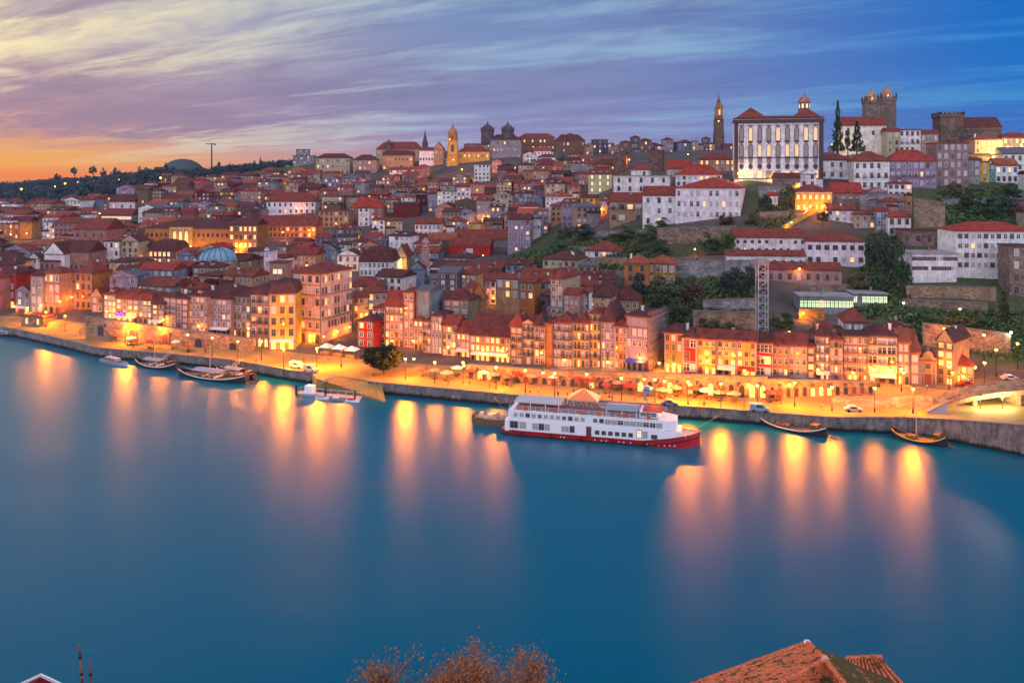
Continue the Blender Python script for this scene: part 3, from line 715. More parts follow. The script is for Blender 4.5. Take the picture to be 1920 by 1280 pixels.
for i, (a, b_, ye, bb, lab) in enumerate(((1307, 1344, 636, 701, 'yellow terrace house adjoining the first red house, small shop below'), (1344, 1381, 638, 703, 'middle house of the long yellow terrace, with a wall lamp'), (1381, 1418, 640, 705, 'yellow terrace house with a red awning, before the second red house'))):
    fr(a, b_, ye, bb, lab, 'yellow', 'gable', 'red', cols=3, rows=4, win='ws', shop=('none', 'cream', 'red')[i], lit=0.12, yr=ye - 14, group='houses of the yellow terrace', lm=('long yellow terrace' if i == 1 else None), wf=0.5)
fr(1418, 1448, 643, 707, 'dark red house with large white windows at the end of the yellow terrace', 'red', 'gable', cols=2, rows=3, win='w', ww=1.8, wf=0.62, rc='dark', lm='second red house', yr=628)
fr(1448, 1479, 648, 707, 'pale peach three-storey house next to the second red house', 'peach', 'gable', cols=3, rows=3, win='w', yr=630, wf=0.5)
fr(1479, 1513, 648, 708, 'pale yellow three-storey house, twin of the pale peach one', 'cream', 'gable', cols=3, rows=3, win='w', yr=630, wf=0.5)
fr(1513, 1528, 650, 710, 'narrow maroon house with pink shutters squeezed between taller ones', 'maroon', cols=1, rows=4, win='c', ww=1.2)
fr(1528, 1556, 630, 712, 'lilac house with glass balconies above a bright white awning', 'lilac', 'hip', 'dark', cols=3, rows=5, balc=30, shop='cream', wf=0.65, lit=0.2, yr=618)
fr(1556, 1580, 637, 716, 'brown-pink house with tall white balcony doors and a red doorway', 'rose', cols=3, rows=5, balc=20, win='wc', wf=0.66, door=True)
wt = fr(1580, 1627, 630, 717, 'broad rose house carrying a white attic storey with a pyramid roof', 'rose', 'flat', 'dark', cols=5, rows=5, balc=14, shop='none', win='wc', lm='house with white attic', d=14)
_aw = fr(1582, 1627, 604, 640, 'white wooden attic storey under red pyramid roof on the broad rose house', 'white', 'pyr', 'red', cols=4, rows=2, Y=222, d=10, zb=zray(632, 222), name='attic_storey', pane=False, win='wc', yr=582, wz=(0.4, 1), group=None)
as_part(_aw, wt)
fr(1627, 1681, 630, 719, 'wide house with three tiers of black balconies over a lit restaurant', 'tan', 'hip', 'dark', cols=3, rows=5, balc=28, shop='cream', ww=2.0, wf=0.66, yr=612, lit=0.12, lm='black-balconied house')
fr(1682, 1706, 642, 721, 'plain pink-brown house beside the black-balconied house', 'pink', 'gable', 'orange', cols=2, rows=4, shop='none', rise=3)
fr(1706, 1724, 662, 721, 'low pink house with one lit window next to the little chapel', 'rose', 'gable', 'orange', cols=1, rows=3, rise=5, d=14)
# the chapel
ch = fr(1724, 1756, 676, 722, 'little baroque chapel with stone front, tall red door and curved gable', 'stone', 'gable', cols=0, rows=2, name='chapel', cat='chapel', d=14, group=None, lm='little chapel', rise=1.5)
H_, W_, d_, hg_ = INFO[ch.name]
bm = bmesh.new(); n = 14
pr = [(-W_ / 2, H_ - 0.1), (-W_ / 2, H_ + 0.7), (-W_ * 0.36, H_ + 0.9)] + [(W_ * 0.3 * math.cos(math.pi - math.pi * k / n), H_ + 1.2 + 1.5 * math.sin(math.pi * k / n)) for k in range(n + 1)] + [(W_ * 0.36, H_ + 0.9), (W_ / 2, H_ + 0.7), (W_ / 2, H_ - 0.1)]
A = [bm.verts.new((x, -0.35, z)) for x, z in pr]; B_ = [bm.verts.new((x, 0.1, z)) for x, z in pr]
bm.faces.new(A); bm.faces.new(B_[::-1])
for i in range(len(pr)): bm.faces.new((A[i], B_[i], B_[(i + 1) % len(pr)], A[(i + 1) % len(pr)]))
obj('curved_gable', bm, STONE, ch, col=PAL['tan'])
link('door', AW['d'], ch, (0, -0.02, hg_), 0, (1.7, 1, 3.6)); link('window', WM['s'], ch, (0, -0.02, hg_ + 4.4), 0, (1.1, 1, 1.3))
for s in (-1, 1):
    bm = bmesh.new(); box(bm, s * W_ * 0.44 - 0.25, s * W_ * 0.44 + 0.25, -0.25, -0.003, hg_, H_ - 0.55); obj('pilaster', bm, FSTONE, ch)
bm = bmesh.new(); box(bm, -0.06, 0.06, -0.2, -0.08, H_ + 2.6, H_ + 3.9); box(bm, -0.4, 0.4, -0.19, -0.09, H_ + 3.3, H_ + 3.42); obj('cross', bm, FSTONE, ch)
fr(1757, 1788, 640, 722, 'slender stone tower house with dark purple side and a balconied loft', 'tan', 'front', 'plum', cols=2, rows=5, yaw=-48, x2=1817, side=0, win='ls', lit=0.2, rise=3.2, lm='purple-sided tower house', balc=16)
fr(1789, 1826, 684, 720, 'low amber house with sloping red roof at the foot of the ramp', 'yellow', 'hip', 'red', cols=3, rows=2, lit=0.3, d=9, rise=2.2, yaw=-18)
fr(1672, 1703, 614, 640, 'small dark red house with dormer behind the black-balconied house', 'maroon', 'hip', 'dark', cols=3, rows=2, Y=250, win='w')
fr(1532, 1563, 616, 640, 'small white-topped red house above the lilac glass-balcony house', 'red', cols=3, rows=2, Y=248, win='w')
# behind the right riverfront
fr(1032, 1057, 522, 590, 'slim cream tower house with lit edge and dark purple flank above the river rows', 'cream', 'hip', 'red', cols=2, rows=5, yaw=-26, x2=1088, side=0, Y=258, win='ww', lm='purple-flanked tower house', yr=508)
fr(1058, 1086, 552, 594, 'brick-pink plain house hugging the purple-flanked tower house', 'pink', 'gable', cols=3, rows=4, Y=250, lit=0.1)
fr(1086, 1104, 548, 588, 'pale blue-white narrow house above the amber riverfront houses', 'white', 'hip', cols=2, rows=4, Y=254, win='wc')
fr(1104, 1146, 556, 586, 'yellow house under wide dark red roofs on the first slope', 'yellow', 'hip', 'dark', cols=4, rows=3, Y=257, yr=532, d=14, lit=0.2)
fr(1146, 1196, 562, 598, 'orange-walled house with long dark eaves beside the garden trees', 'ochre', 'hip', 'dark', cols=4, rows=2, Y=262, yr=540, lit=0.1)
fr(930, 974, 524, 560, 'cream terrace house with white roof railing glowing above an alley', 'peach', 'flat', 'red', cols=3, rows=2, Y=300, lit=0.4, trim='white', lm='railed terrace house')
fr(974, 1002, 530, 562, 'vivid orange small house next to the railed terrace house', 'orange', 'gable', cols=2, rows=2, Y=296, lit=0.3)
fr(880, 914, 560, 590, 'vivid red gable house lit by a street lamp', 'orange', 'front', 'red', cols=1, rows=3, Y=275, rise=5, yaw=15, win='s', lm='vivid red gable house', d=12)
fr(830, 880, 562, 604, 'tan house with big plain roof below the vivid red gable house', 'tan', 'hip', 'dark', cols=3, rows=3, Y=268, yr=545)
fr(822, 857, 512, 548, 'dark slate-walled house over the tan house', 'slate', 'gable', 'slate', cols=2, rows=3, Y=315)
fr(857, 891, 514, 540, 'peach house with red roof and two lit windows beside the slate-walled house', 'peach', 'hip', cols=4, rows=3, Y=318, lit=0.3)
# ---------------------------------------------------------------- the houses and monuments up the slope
def hh(*a, **k):
    k.setdefault('name', 'hillside_house'); k.setdefault('cat', 'house')
    return h(*a, **k)
# ---- below the great white palace
hh(1267, 1388, 353, 412, 'long white four-storey house with red hipped roof on a stone base', 'white', 'hip', 'bright', cols=10, rows=3, yaw=-20, x2=1421, side=5, win='wcc', lit=0.08, yr=334, lm='long white house', trim='white', name='manor_house', cat='manor house', wf=0.5)
hh(1143, 1205, 378, 418, 'brown wooden loggia wing with balcony attached to the white wing', 'tan', 'gable', 'red', cols=4, rows=2, yaw=-14, win='sw', balc=3, lm='loggia house', yr=362, ww=2.2)
hh(1205, 1267, 366, 424, 'white wing with few windows linking the loggia and the long white house', 'white', 'gable', 'red', cols=3, rows=3, yaw=-16, win='ws', yr=350)
_bw = hh(1150, 1255, 330, 362, 'broad white chapel-like house with stepped parapet under the tower', 'white', 'flat', 'grey', cols=5, rows=2, yaw=-16, win='ss', trim='white', lm='broad white house')
_rp = hh(1183, 1216, 318, 334, 'white pyramid-roofed upper room of the broad white house', 'white', 'pyr', 'bright', cols=2, rows=1, yaw=-16, Y=468, zb=zray(332, 468), d=11, win='s', yr=308, name='roof_pavilion')
hh(1267, 1353, 328, 350, 'white house with one long bright red roof just below the palace', 'white', 'hip', 'bright', cols=8, rows=2, yaw=-16, win='cs', yr=309, trim='white')
hh(1103, 1147, 326, 362, 'green-lit pale yellow house with three dark dormers', 'green', 'gable', 'red', cols=3, rows=3, yaw=-10, win='p', lit=0.3, litk='p', dormer=3, lm='green-lit house')
hh(1084, 1103, 326, 348, 'pink house end adjoining the green-lit house', 'pink', 'gable', cols=1, rows=2, yaw=-10)
hh(1311, 1379, 299, 322, 'peach house with many small windows at the shoulder of the palace', 'peach', 'hip', 'red', cols=7, rows=2, yaw=-10, yr=287, lit=0.25)
hh(1250, 1293, 316, 332, 'small house with vivid red roof above the white ones', 'cream', 'gable', 'bright', cols=4, rows=1, yr=300, lit=0.2)
for a, b_, t_, bb, lab in ((1150, 1173, 286, 326, 'ruined brown stone tower rising above the green-lit house'), (1217, 1241, 282, 322, 'second brown stone tower near the red roofs')):
    hh(a, b_, t_, bb, lab, 'brown', 'flat', 'dark', cols=1, rows=3, mat=STONE, name='stone_tower', cat='tower', d=10, win='s')
hh(1500, 1531, 326, 362, 'white gabled house glowing at the foot of the palace', 'white', 'front', 'grey', cols=2, rows=3, win='s', lit=0.1, yaw=-10, rise=2)
hh(1456, 1500, 334, 366, 'bare stone wall house lit orange beside the white gabled one', 'stone', 'gable', 'dark', cols=2, rows=2, mat=STONE, yaw=-6, win='s')
ar = hh(1491, 1560, 360, 398, 'blazing yellow arcaded gallery in the stairway street', 'yellow', 'hip', 'red', cols=6, rows=2, arch=True, win='l', lit=0.6, yaw=-8, lm='yellow arcaded gallery', trim='white', name='arcaded_gallery', cat='gallery', wf=0.75)
hh(1440, 1458, 366, 386, 'small white cottage with red roof under the palace olive tree', 'white', 'gable', 'bright', cols=2, rows=1, d=7)
hh(1560, 1616, 362, 388, 'low house with vivid red roofs next to the yellow gallery', 'rose', 'gable', 'bright', cols=4, rows=1, yr=343)
hh(1550, 1604, 394, 416, 'white low house in the stair quarter under the yellow gallery', 'white', 'gable', 'red', cols=4, rows=2, yr=384, lit=0.2)
hh(1602, 1642, 402, 428, 'cream house with lit garden door in the stair quarter', 'cream', 'hip', 'red', cols=3, rows=2, lit=0.4)
hh(1642, 1666, 396, 436, 'blue-grey narrow house backing onto the white villa of the stair quarter', 'blue', 'gable', 'red', cols=2, rows=3)
hh(1665, 1708, 407, 442, 'white two-storey villa with red cap roof near the ruined walls', 'white', 'hip', 'bright', cols=3, rows=2, win='s', yr=397, lm='villa near the ruins')
hh(1690, 1753, 432, 462, 'roofless brown stone house among dark trees', 'stone', 'flat', 'dark', cols=3, rows=1, mat=STONE, win='s')
# ---- the row east of the palace
G3 = 'houses in the terrace east of the palace'
hh(1537, 1601, 300, 336, 'white terrace house with dark garden in front, first after the palace', 'white', 'hip', 'red', cols=4, rows=2, win='s', yr=288, group=G3, yaw=-8)
hh(1601, 1668, 302, 356, 'white terrace house with green shutters and a raised red roof hip', 'white', 'hip', 'red', cols=5, rows=3, win='sd', yr=284, group=G3, yaw=-8, balc=2, lm='green-shuttered terrace house')
hh(1668, 1756, 302, 352, 'long mauve terrace house with two rows of white shuttered windows', 'lilac', 'hip', 'bright', cols=8, rows=3, win='wc', yr=281, group=G3, yaw=-8, balc=2)
hh(1756, 1816, 268, 350, 'tall shabby brown house closing the terrace', (0.30, 0.22, 0.20), 'flat', 'red', cols=5, rows=5, win='wsc', yaw=-6, lm='tall shabby brown house')
hh(1816, 1837, 300, 346, 'narrow stone house in the shadow of the tall shabby one', 'grey', 'gable', cols=2, rows=3, yaw=-6)
hh(1837, 1855, 303, 342, 'slim yellow house with three windows one above another', 'yellow', 'flat', cols=1, rows=3, yaw=-6)
hh(1855, 1867, 308, 342, 'sliver of a turquoise house beside the slim yellow one', (0.05, 0.30, 0.36), 'flat', cols=1, rows=3, yaw=-6)
hh(1867, 1909, 310, 344, 'white house with four dark windows and an orange roof', 'white', 'gable', 'orange', cols=4, rows=2, win='s', yr=297, yaw=-6)
hh(1880, 1945, 288, 322, 'white house with wide grey roof cut by the edge of the view', 'white', 'gable', 'slate', cols=5, rows=2, win='s', yr=276, yaw=-10)
hh(1828, 1880, 262, 288, 'floodlit cream house with orange-red roof on the cathedral ridge', 'cream', 'hip', 'orange', cols=5, rows=2, lit=0.5, yaw=-4, lm='floodlit cream house')
hh(1880, 1945, 258, 285, 'floodlit long house with a white upper gallery at the ridge end', 'cream', 'hip', 'red', cols=6, rows=2, lit=0.5, yaw=-4)
hh(1580, 1662, 236, 290, 'white monastery wing with long red roof before the twin towers', 'white', 'gable', 'red', cols=5, rows=2, win='s', yr=218, Y=470, yaw=-4, trim='white', lm='monastery wing')
hh(1662, 1688, 246, 288, 'cream narrow house beneath the twin towers', 'cream', 'gable', 'red', cols=2, rows=3, Y=462, yaw=-4)
hh(1686, 1726, 243, 288, 'white house with balconied windows between towers and battlements', 'white', 'flat', 'red', cols=4, rows=3, Y=462, win='s', balc=2, yaw=-4)
hh(1726, 1760, 250, 286, 'pinkish low house leaning on the battlemented church', 'rose', 'gable', cols=3, rows=2, Y=466, yaw=-4)
# ---- white convent blocks over the cliff
hh(1377, 1512, 446, 476, 'upper white convent block with two rows of tiny windows', 'white', 'gable', 'red', cols=10, rows=2, yaw=-8, win='s', ww=1.0, yr=431, wf=0.36, lm='upper convent block', trim='no', name='convent_building', cat='convent')
hh(1363, 1510, 480, 502, 'lower white convent wing with its own strip of red roof', 'white', 'gable', 'red', cols=9, rows=1, yaw=-8, win='s', ww=1.0, yr=471, wf=0.3, d=8, trim='no', name='convent_building', cat='convent')
hh(1511, 1622, 453, 498, 'white convent block with larger square windows and hipped red roof', 'white', 'hip', 'red', cols=7, rows=2, yaw=-8, win='s', ww=1.5, yr=438, wf=0.36, trim='no', name='convent_building', cat='convent')
hh(1437, 1578, 506, 532, 'pink-lit long convent annex with a bright lamp on its corner', 'rose', 'gable', 'red', cols=8, rows=1, yaw=-8, win='s', ww=1.1, yr=494, wf=0.4, d=9, trim='no', lm='pink-lit annex', name='convent_building', cat='convent')
hh(1794, 1940, 434, 524, 'large white institute with green-white window rows and an arcade below', 'white', 'hip', 'bright', cols=12, rows=5, yaw=-4, win='wsc', yr=419, trim='white', lm='large white institute', wz=(0.2, 1), d=16, name='institute_building', cat='institute', group=None, wf=0.45, ww=1.3)
hh(1711, 1794, 476, 530, 'modern white flat-roofed building with two dark window bands', 'white', 'flat', 'grey', cols=9, rows=3, yaw=-4, win='s', ww=1.9, wf=0.34, trim='no', wz=(0.3, 1), name='modern_building', cat='building', lm='modern white building')
hh(1893, 1945, 462, 556, 'old pinkish stone tower house beside a conifer', 'stone', 'flat', 'dark', cols=2, rows=4, mat=STONE, yaw=-10, win='s', name='stone_tower', cat='tower', d=10)
hh(1171, 1215, 494, 548, 'vivid orange double-gabled house standing over the gardens', 'orange', 'hip', 'orange', cols=2, rows=3, yaw=-16, win='s', yr=481, lm='orange garden house', d=11)
hh(1215, 1266, 494, 534, 'amber house with glazed white veranda beside the vivid orange one', 'ochre', 'hip', 'orange', cols=4, rows=2, yaw=-16, win='wc', yr=481, d=11)
hh(1098, 1167, 470, 484, 'low white cottage with wide red roof in the hillside gardens', 'white', 'hip', 'red', cols=5, rows=1, yaw=-14, win='s', yr=455, lm='garden cottage')
# lit glass pavilion
pv = hh(1500, 1600, 556, 584, 'long flat-roofed pavilion with green-white lit glass front', 'grey', 'flat', 'grey', cols=14, rows=1, yaw=-6, win='g', wf=0.72, ww=1.15, trim='no', lm='lit glass pavilion', name='glass_pavilion', cat='pavilion', Y=276, d=9)
hh(1600, 1664, 551, 572, 'stepped-back glass annex of the lit pavilion with white lamps inside', 'grey', 'flat', 'grey', cols=8, rows=1, yaw=-6, win='g', wf=0.6, ww=1.3, trim='no', name='glass_pavilion', cat='pavilion', Y=288, d=9)
# ---- middle: old town south slope
hh(842, 919, 459, 482, 'deep red walled hall with a white door panel', 'red', 'gable', 'red', cols=1, rows=1, yaw=-6, win='w', ww=3.0, lm='deep red hall', yr=448)
hh(850, 952, 448, 466, 'long grey warehouse wall above the deep red hall', 'grey', 'gable', 'red', cols=0, rows=1, yaw=-6, yr=432, name='warehouse', cat='warehouse')
hh(674, 738, 490, 518, 'white-fronted house under dark red mansard with four dormers', 'white', 'mansard', 'dark', cols=8, rows=2, yaw=-4, win='w', yr=464, dormer=4, lm='dormered mansard house')
hh(605, 632, 468, 498, 'pale blue gable-fronted house behind the huge block', 'blue', 'front', 'plum', cols=2, rows=3, yaw=-4, rise=2.5, win='w')
hh(632, 672, 478, 508, 'pale blue-white stepped house joined to the gable-fronted one', 'white', 'front', 'plum', cols=3, rows=2, yaw=-6, rise=2.5, win='w')
cf = hh(741, 763, 482, 506, 'small church front floodlit yellow-white with a steep gable', 'cream', 'front', 'red', cols=1, rows=2, yaw=-4, rise=6, name='church', cat='church', lm='floodlit church front', arch=True, win='p', d=16)
hh(768, 796, 504, 536, 'blank blue-grey house end east of the floodlit church front', 'blue', 'front', 'dark', cols=0, rows=2, yaw=4, rise=3)
hh(539, 591, 478, 508, 'peach house with flat lit facade over the huge block', 'peach', 'gable', cols=5, rows=3, yaw=-8, lit=0.15, win='ws', lm='flat peach house')
hh(505, 536, 492, 526, 'pale house with one big lit picture window', 'rose', 'flat', cols=1, rows=1, yaw=-8, win='p', ww=5, wf=0.3)
hh(495, 507, 470, 520, 'slim white gable tower beside the flat peach house', 'white', 'front', 'slate', cols=1, rows=3, yaw=-8, rise=2)
hh(778, 826, 420, 444, 'long white house above the round dark trees', 'white', 'gable', 'red', cols=6, rows=2, yaw=-4, win='w')
hh(737, 786, 380, 408, 'windowless dark red block among the middle roofs', 'maroon', 'flat', 'dark', cols=0, rows=1, yaw=-2, lm='windowless red block')
hh(672, 692, 390, 424, 'slim white four-storey house, tall among low red roofs', 'white', 'flat', cols=2, rows=4, yaw=-4, win='sw', lm='slim white house')
hh(655, 718, 390, 414, 'brick-red roofed house behind the slim white one', 'pink', 'hip', 'bright', cols=5, rows=2, yaw=-4, yr=370)
hh(590, 653, 396, 426, 'square peach block at the east end of the long orange palace', 'peach', 'flat', 'red', cols=7, rows=3, yaw=-4, win='s', lit=0.1)
hh(500, 591, 378, 402, 'white house with nine dark windows and a rusty roof', 'white', 'hip', 'red', cols=9, rows=2, yaw=-4, win='s', yr=361, lm='nine-windowed white house')
hh(480, 592, 424, 446, 'long orange-lit wing running east from the orange palace', 'orange', 'gable', 'red', cols=14, rows=2, yaw=-5, win='s', yr=406, lit=0.1, name='palace_wing', cat='palace')
se = hh(272, 430, 428, 478, 'long orange exchange palace with a blazing yellow central portico', 'orange', 'hip', 'dark', cols=18, rows=2, yaw=-6, win='sd', yr=414, lit=0.08, name='exchange_palace', cat='palace', lm='exchange palace', arch=True, d=30)
H_, W_, d_, hg_ = INFO[se.name]; u = W_ * -0.06
bm = bmesh.new(); box(bm, u - 7, u + 7, -1.6, -0.004, hg_ - 1, H_ + 0.6); po = obj('portico', bm, PLASTER, se, col=PAL['yellow'])
for i in range(4): 
    bm = bmesh.new(); lathe(bm, [(0.6, hg_), (0.5, hg_ + 1), (0.45, H_ - 1), (0.6, H_)], 10, u - 5.4 + i * 3.6, -2.3); obj('column', bm, PLASTER, po, col=PAL['cream'])
for i in range(3): link('window', AW['l'], po, (u - 3.6 + i * 3.6, -1.61, hg_ + (H_ - hg_) * 0.25), 0, (2.0, 1, (H_ - hg_) * 0.65))
hh(430, 482, 422, 482, 'tall orange-lit facade between the exchange palace and the east wing', 'orange', 'gable', 'dark', cols=6, rows=4, yaw=-6, win='sl', lit=0.3, lm='tall orange facade')
# ---- west quarter
hh(228, 260, 452, 498, 'beige gable-fronted house with four rows of windows', 'cream', 'front', 'dark', cols=3, rows=4, win='s', yaw=-10, rise=3, lm='beige gable house')
hh(195, 223, 452, 498, 'white house with nine square windows left of the beige gable house', 'white', 'flat', 'dark', cols=3, rows=3, win='s', yaw=-10)
hh(260, 279, 462, 494, 'orange narrow gable house with lit windows by the beige gable house', 'orange', 'front', 'dark', cols=2, rows=3, yaw=-10, lit=0.6, rise=3)
hh(279, 329, 470, 496, 'house with dark mansard roof and a row of lit lower windows', 'brown', 'mansard', 'dark', cols=6, rows=2, yaw=-10, lit=0.6, yr=450, dormer=2)
hh(120, 167, 472, 506, 'pink blank-walled house under deep red roof', 'pink', 'gable', 'dark', cols=5, rows=3, yaw=-10, wz=(0, 0.35), yr=453, lm='blank pink house', win='s')
hh(83, 121, 476, 508, 'pale house with tall white windowless gable', 'white', 'front', 'dark', cols=0, rows=2, yaw=-12, rise=6, lm='tall white gable')
hh(55, 74, 484, 508, 'tiny white gable house below the tall white gable', 'white', 'front', 'dark', cols=1, rows=2, yaw=-12, rise=2.5, win='s')
hh(74, 113, 490, 508, 'rose house with hipped dark roof beside the tiny white gable', 'rose', 'hip', 'dark', cols=4, rows=1, yaw=-12, win='s', yr=474)
hh(37, 60, 416, 448, 'flat-topped amber apartment block over the far quay', 'ochre', 'flat', cols=0, rows=3, yaw=-14, x2=77, side=0, lm='amber flat-topped block', name='apartment_block', cat='apartment block')
hh(-5, 36, 420, 448, 'orange-lit far block cut by the edge of the view', 'orange', 'flat', cols=4, rows=3, yaw=-14, lit=0.4, name='apartment_block', cat='apartment block')
rc_ = hh(138, 198, 430, 472, 'reddish church body with buttressed front near the dark spire', 'pink', 'gable', 'red', cols=4, rows=2, yaw=-10, arch=True, win='s', yr=411, name='church', cat='church', lm='reddish church', d=20)
hh(190, 246, 403, 414, 'low hall with a strip of bright greenish lit windows', 'cream', 'gable', 'red', cols=10, rows=1, win='p', lit=0, yaw=-8, ww=2.4, yr=392, name='market_hall', cat='hall', lm='lit-strip hall')
hh(143, 166, 402, 428, 'white side chapel catching a street light beside the dark spire', 'white', 'flat', 'dark', cols=1, rows=2, yaw=-8, lit=0.3)
hh(205, 253, 378, 396, 'white church nave with red roof and a small dome behind', 'white', 'gable', 'dark', cols=3, rows=1, yaw=-4, win='s', yr=365, name='church', cat='church', d=18)
# ---- skyline
_at = hh(549, 588, 292, 306, 'pale stepped apartment tower alone on the western skyline', 'grey', 'flat', 'slate', cols=6, rows=4, yaw=0, win='s', lm='stepped apartment tower', name='apartment_tower', cat='apartment block', Y=930)
_ts = hh(555, 578, 280, 294, 'upper storeys of the stepped apartment tower with a mast', 'grey', 'flat', 'slate', cols=4, rows=2, yaw=0, win='s', name='tower_storey', cat='apartment block', Y=936, d=8, zb=zray(296, 936))
hh(592, 656, 296, 328, 'white-trimmed house row with broad dark roof on the skyline', 'cream', 'hip', 'dark', cols=7, rows=3, yaw=-2, win='sw', lit=0.15, yr=288, Y=800)
hh(662, 706, 300, 330, 'white-windowed townhouse on the ridge west of the amber-lit lane', 'rose', 'hip', 'dark', cols=5, rows=3, yaw=-2, win='w', yr=290, Y=790, lit=0.2)
hh(717, 774, 291, 322, 'wide peach townhouse with dark rounded roof on the ridge', 'peach', 'mansard', 'dark', cols=8, rows=2, yaw=-2, win='s', yr=282, Y=800, lm='wide peach townhouse')
hh(705, 790, 280, 292, 'long rust-roofed convent above the wide peach townhouse', 'cream', 'hip', 'red', cols=9, rows=1, yaw=-4, win='s', yr=266, Y=830, name='convent_building', cat='convent')
hh(786, 813, 282, 304, 'white plain block with a row of dark windows on the ridge', 'white', 'gable', 'red', cols=5, rows=2, wz=(0, 0.5), yaw=-2, win='s', Y=800)
hh(813, 832, 280, 304, 'red-roofed house between the white plain block and the lit belfry', 'peach', 'front', 'red', cols=2, rows=2, yaw=-2, Y=800, rise=7)
hh(835, 857, 296, 332, 'grey stone church front below the lit belfry', 'grey', 'front', 'dark', cols=1, rows=2, yaw=-2, mat=STONE, rise=5, arch=True, win='s', name='church', cat='church', Y=790)
hh(859, 918, 284, 334, 'golden floodlit monastery wing with round gable beside the belfry', 'yellow', 'hip', 'red', cols=7, rows=3, yaw=-2, Y=795, lit=0.3, win='sl', lm='golden monastery wing', yr=275)
hh(917, 976, 262, 312, 'grey twin-domed seminary with four rows of white windows', 'grey', 'hip', 'dark', cols=9, rows=4, yaw=-4, Y=800, win='w', yr=252, lm='twin-domed seminary', name='seminary', cat='seminary')
hh(889, 918, 308, 352, 'slim pale blue apartment house with a grid of windows below the seminary', 'white', 'flat', cols=4, rows=6, yaw=-2, win='sw', Y=690, lm='pale blue apartment house', name='apartment_block', cat='apartment block')
hh(972, 1040, 258, 284, 'reddish hospital front with lit columns on the skyline', 'brown', 'hip', 'red', cols=9, rows=2, yaw=-2, lit=0.35, win='s', yr=250, Y=840, lm='hospital front', name='hospital', cat='hospital')
hh(1040, 1097, 264, 288, 'dull red hospital wing with roof tower beside the lit columns', 'brown', 'hip', 'dark', cols=8, rows=2, yaw=-2, win='s', yr=252, Y=840, name='hospital', cat='hospital')
for a, b_, t_, bb, lab, wc, YY in ((1110, 1140, 262, 288, 'squat dark block beside the hospital wing on the skyline', 'slate', 800), (1162, 1184, 268, 292, 'brown stepped house east of the squat dark block', 'brown', 760), (1184, 1200, 258, 290, 'dark square tower-block peeping over brown roofs', 'slate', 760), (1200, 1222, 264, 290, 'brown flat-roofed skyline house near the dark tower-block', 'brown', 760), (1242, 1262, 262, 290, 'grey skyline house with a tall lift-room', 'grey', 760), (1270, 1300, 268, 290, 'blue-grey skyline house with two gables', 'blue', 770), (1318, 1332, 260, 286, 'narrow slate-dark block just west of the tall bell tower', 'slate', 800)):
    hh(a, b_, t_, bb, lab, wc, random.choice(('flat', 'hip')), 'dark', cols=3, rows=3, yaw=random.uniform(-8, 4), Y=YY, win='sw', lit=0.12)
for a, b_, t_, lab, wc in ((1098, 1112, 272, 'low tan skyline house wedged between hospital wing and dark block', 'tan'), (1140, 1152, 270, 'narrow grey skyline house east of the squat dark block', 'grey'), (1152, 1166, 274, 'rose skyline house under the brown stepped one', 'rose'), (1176, 1190, 272, 'cream skyline house in the crowded brown roofs', 'cream'), (1220, 1236, 271, 'dark maroon skyline house near the second stone tower', 'maroon'), (1232, 1246, 274, 'lilac skyline house beside the grey house with the lift-room', 'lilac'), (1258, 1274, 270, 'brown skyline house between the grey and blue-grey ones', 'brown'), (1298, 1310, 266, 'tall tan skyline house east of the blue-grey gables', 'tan'), (1306, 1320, 272, 'rose-brown skyline house west of the narrow slate block', 'rose'), (1330, 1340, 270, 'thin cream skyline house touching the tall bell tower', 'cream'), (1356, 1376, 274, 'low brown skyline house between bell tower and palace', 'brown'), (1060, 1078, 254, 'raised square roof room over the dull red hospital wing', 'brown')):
    hh(a, b_, t_, 296, lab, wc, random.choice(('hip', 'gable', 'front')), random.choice(('dark', 'red', 'plum')), cols=2, rows=4, yaw=random.uniform(-8, 4), Y=random.uniform(735, 790) if a != 1060 else 850, win='sw', lit=0.1, d=10)
as_part(_rp, _bw); as_part(_ts, _at)
# ---------------------------------------------------------------- landmark buildings
def frame(px, b, Y, yaw): 
    p = at(px, Y); return Vector((p.x, p.y, zray(b, Y)))
def ppm(Y): return F / Y     # photograph pixels per metre
# the bishop's palace
PY = 418
DTRIM = pmat('dark_granite', (0.085, 0.05, 0.052), 0.9)
PCUR = pmat('palace_curtain', (0.30, 0.26, 0.24), 0.4); PLIT = pmat('palace_lit_window', (0.6, 0.45, 0.28), 0.4, emit=(1.0, 0.62, 0.28, 0.55))
AWD = {k: arch_mesh('palace_arch_' + k, ms) for k, ms in {'s': [DTRIM, PCUR], 'l': [DTRIM, PLIT], 'p': [DTRIM, PLIT]}.items()}
WMD = ring_mesh('palace_window', [DTRIM, PCUR])
pal = house(1377, 1543, 222, 336, 'immense white palace with dark granite trim and a lantern dome, crowning the hill', 'white', 'flat', 'dark', cols=0, rows=1, name='palace', cat='palace', yaw=-14, x2=1561, side=0, Y=PY, lm='palace', trim='no', chim=0, group=None)
H_, W_, d_, hg_ = INFO[pal.name]; HH = H_ - hg_; zr = lambda f: hg_ + HH * f
wv = []
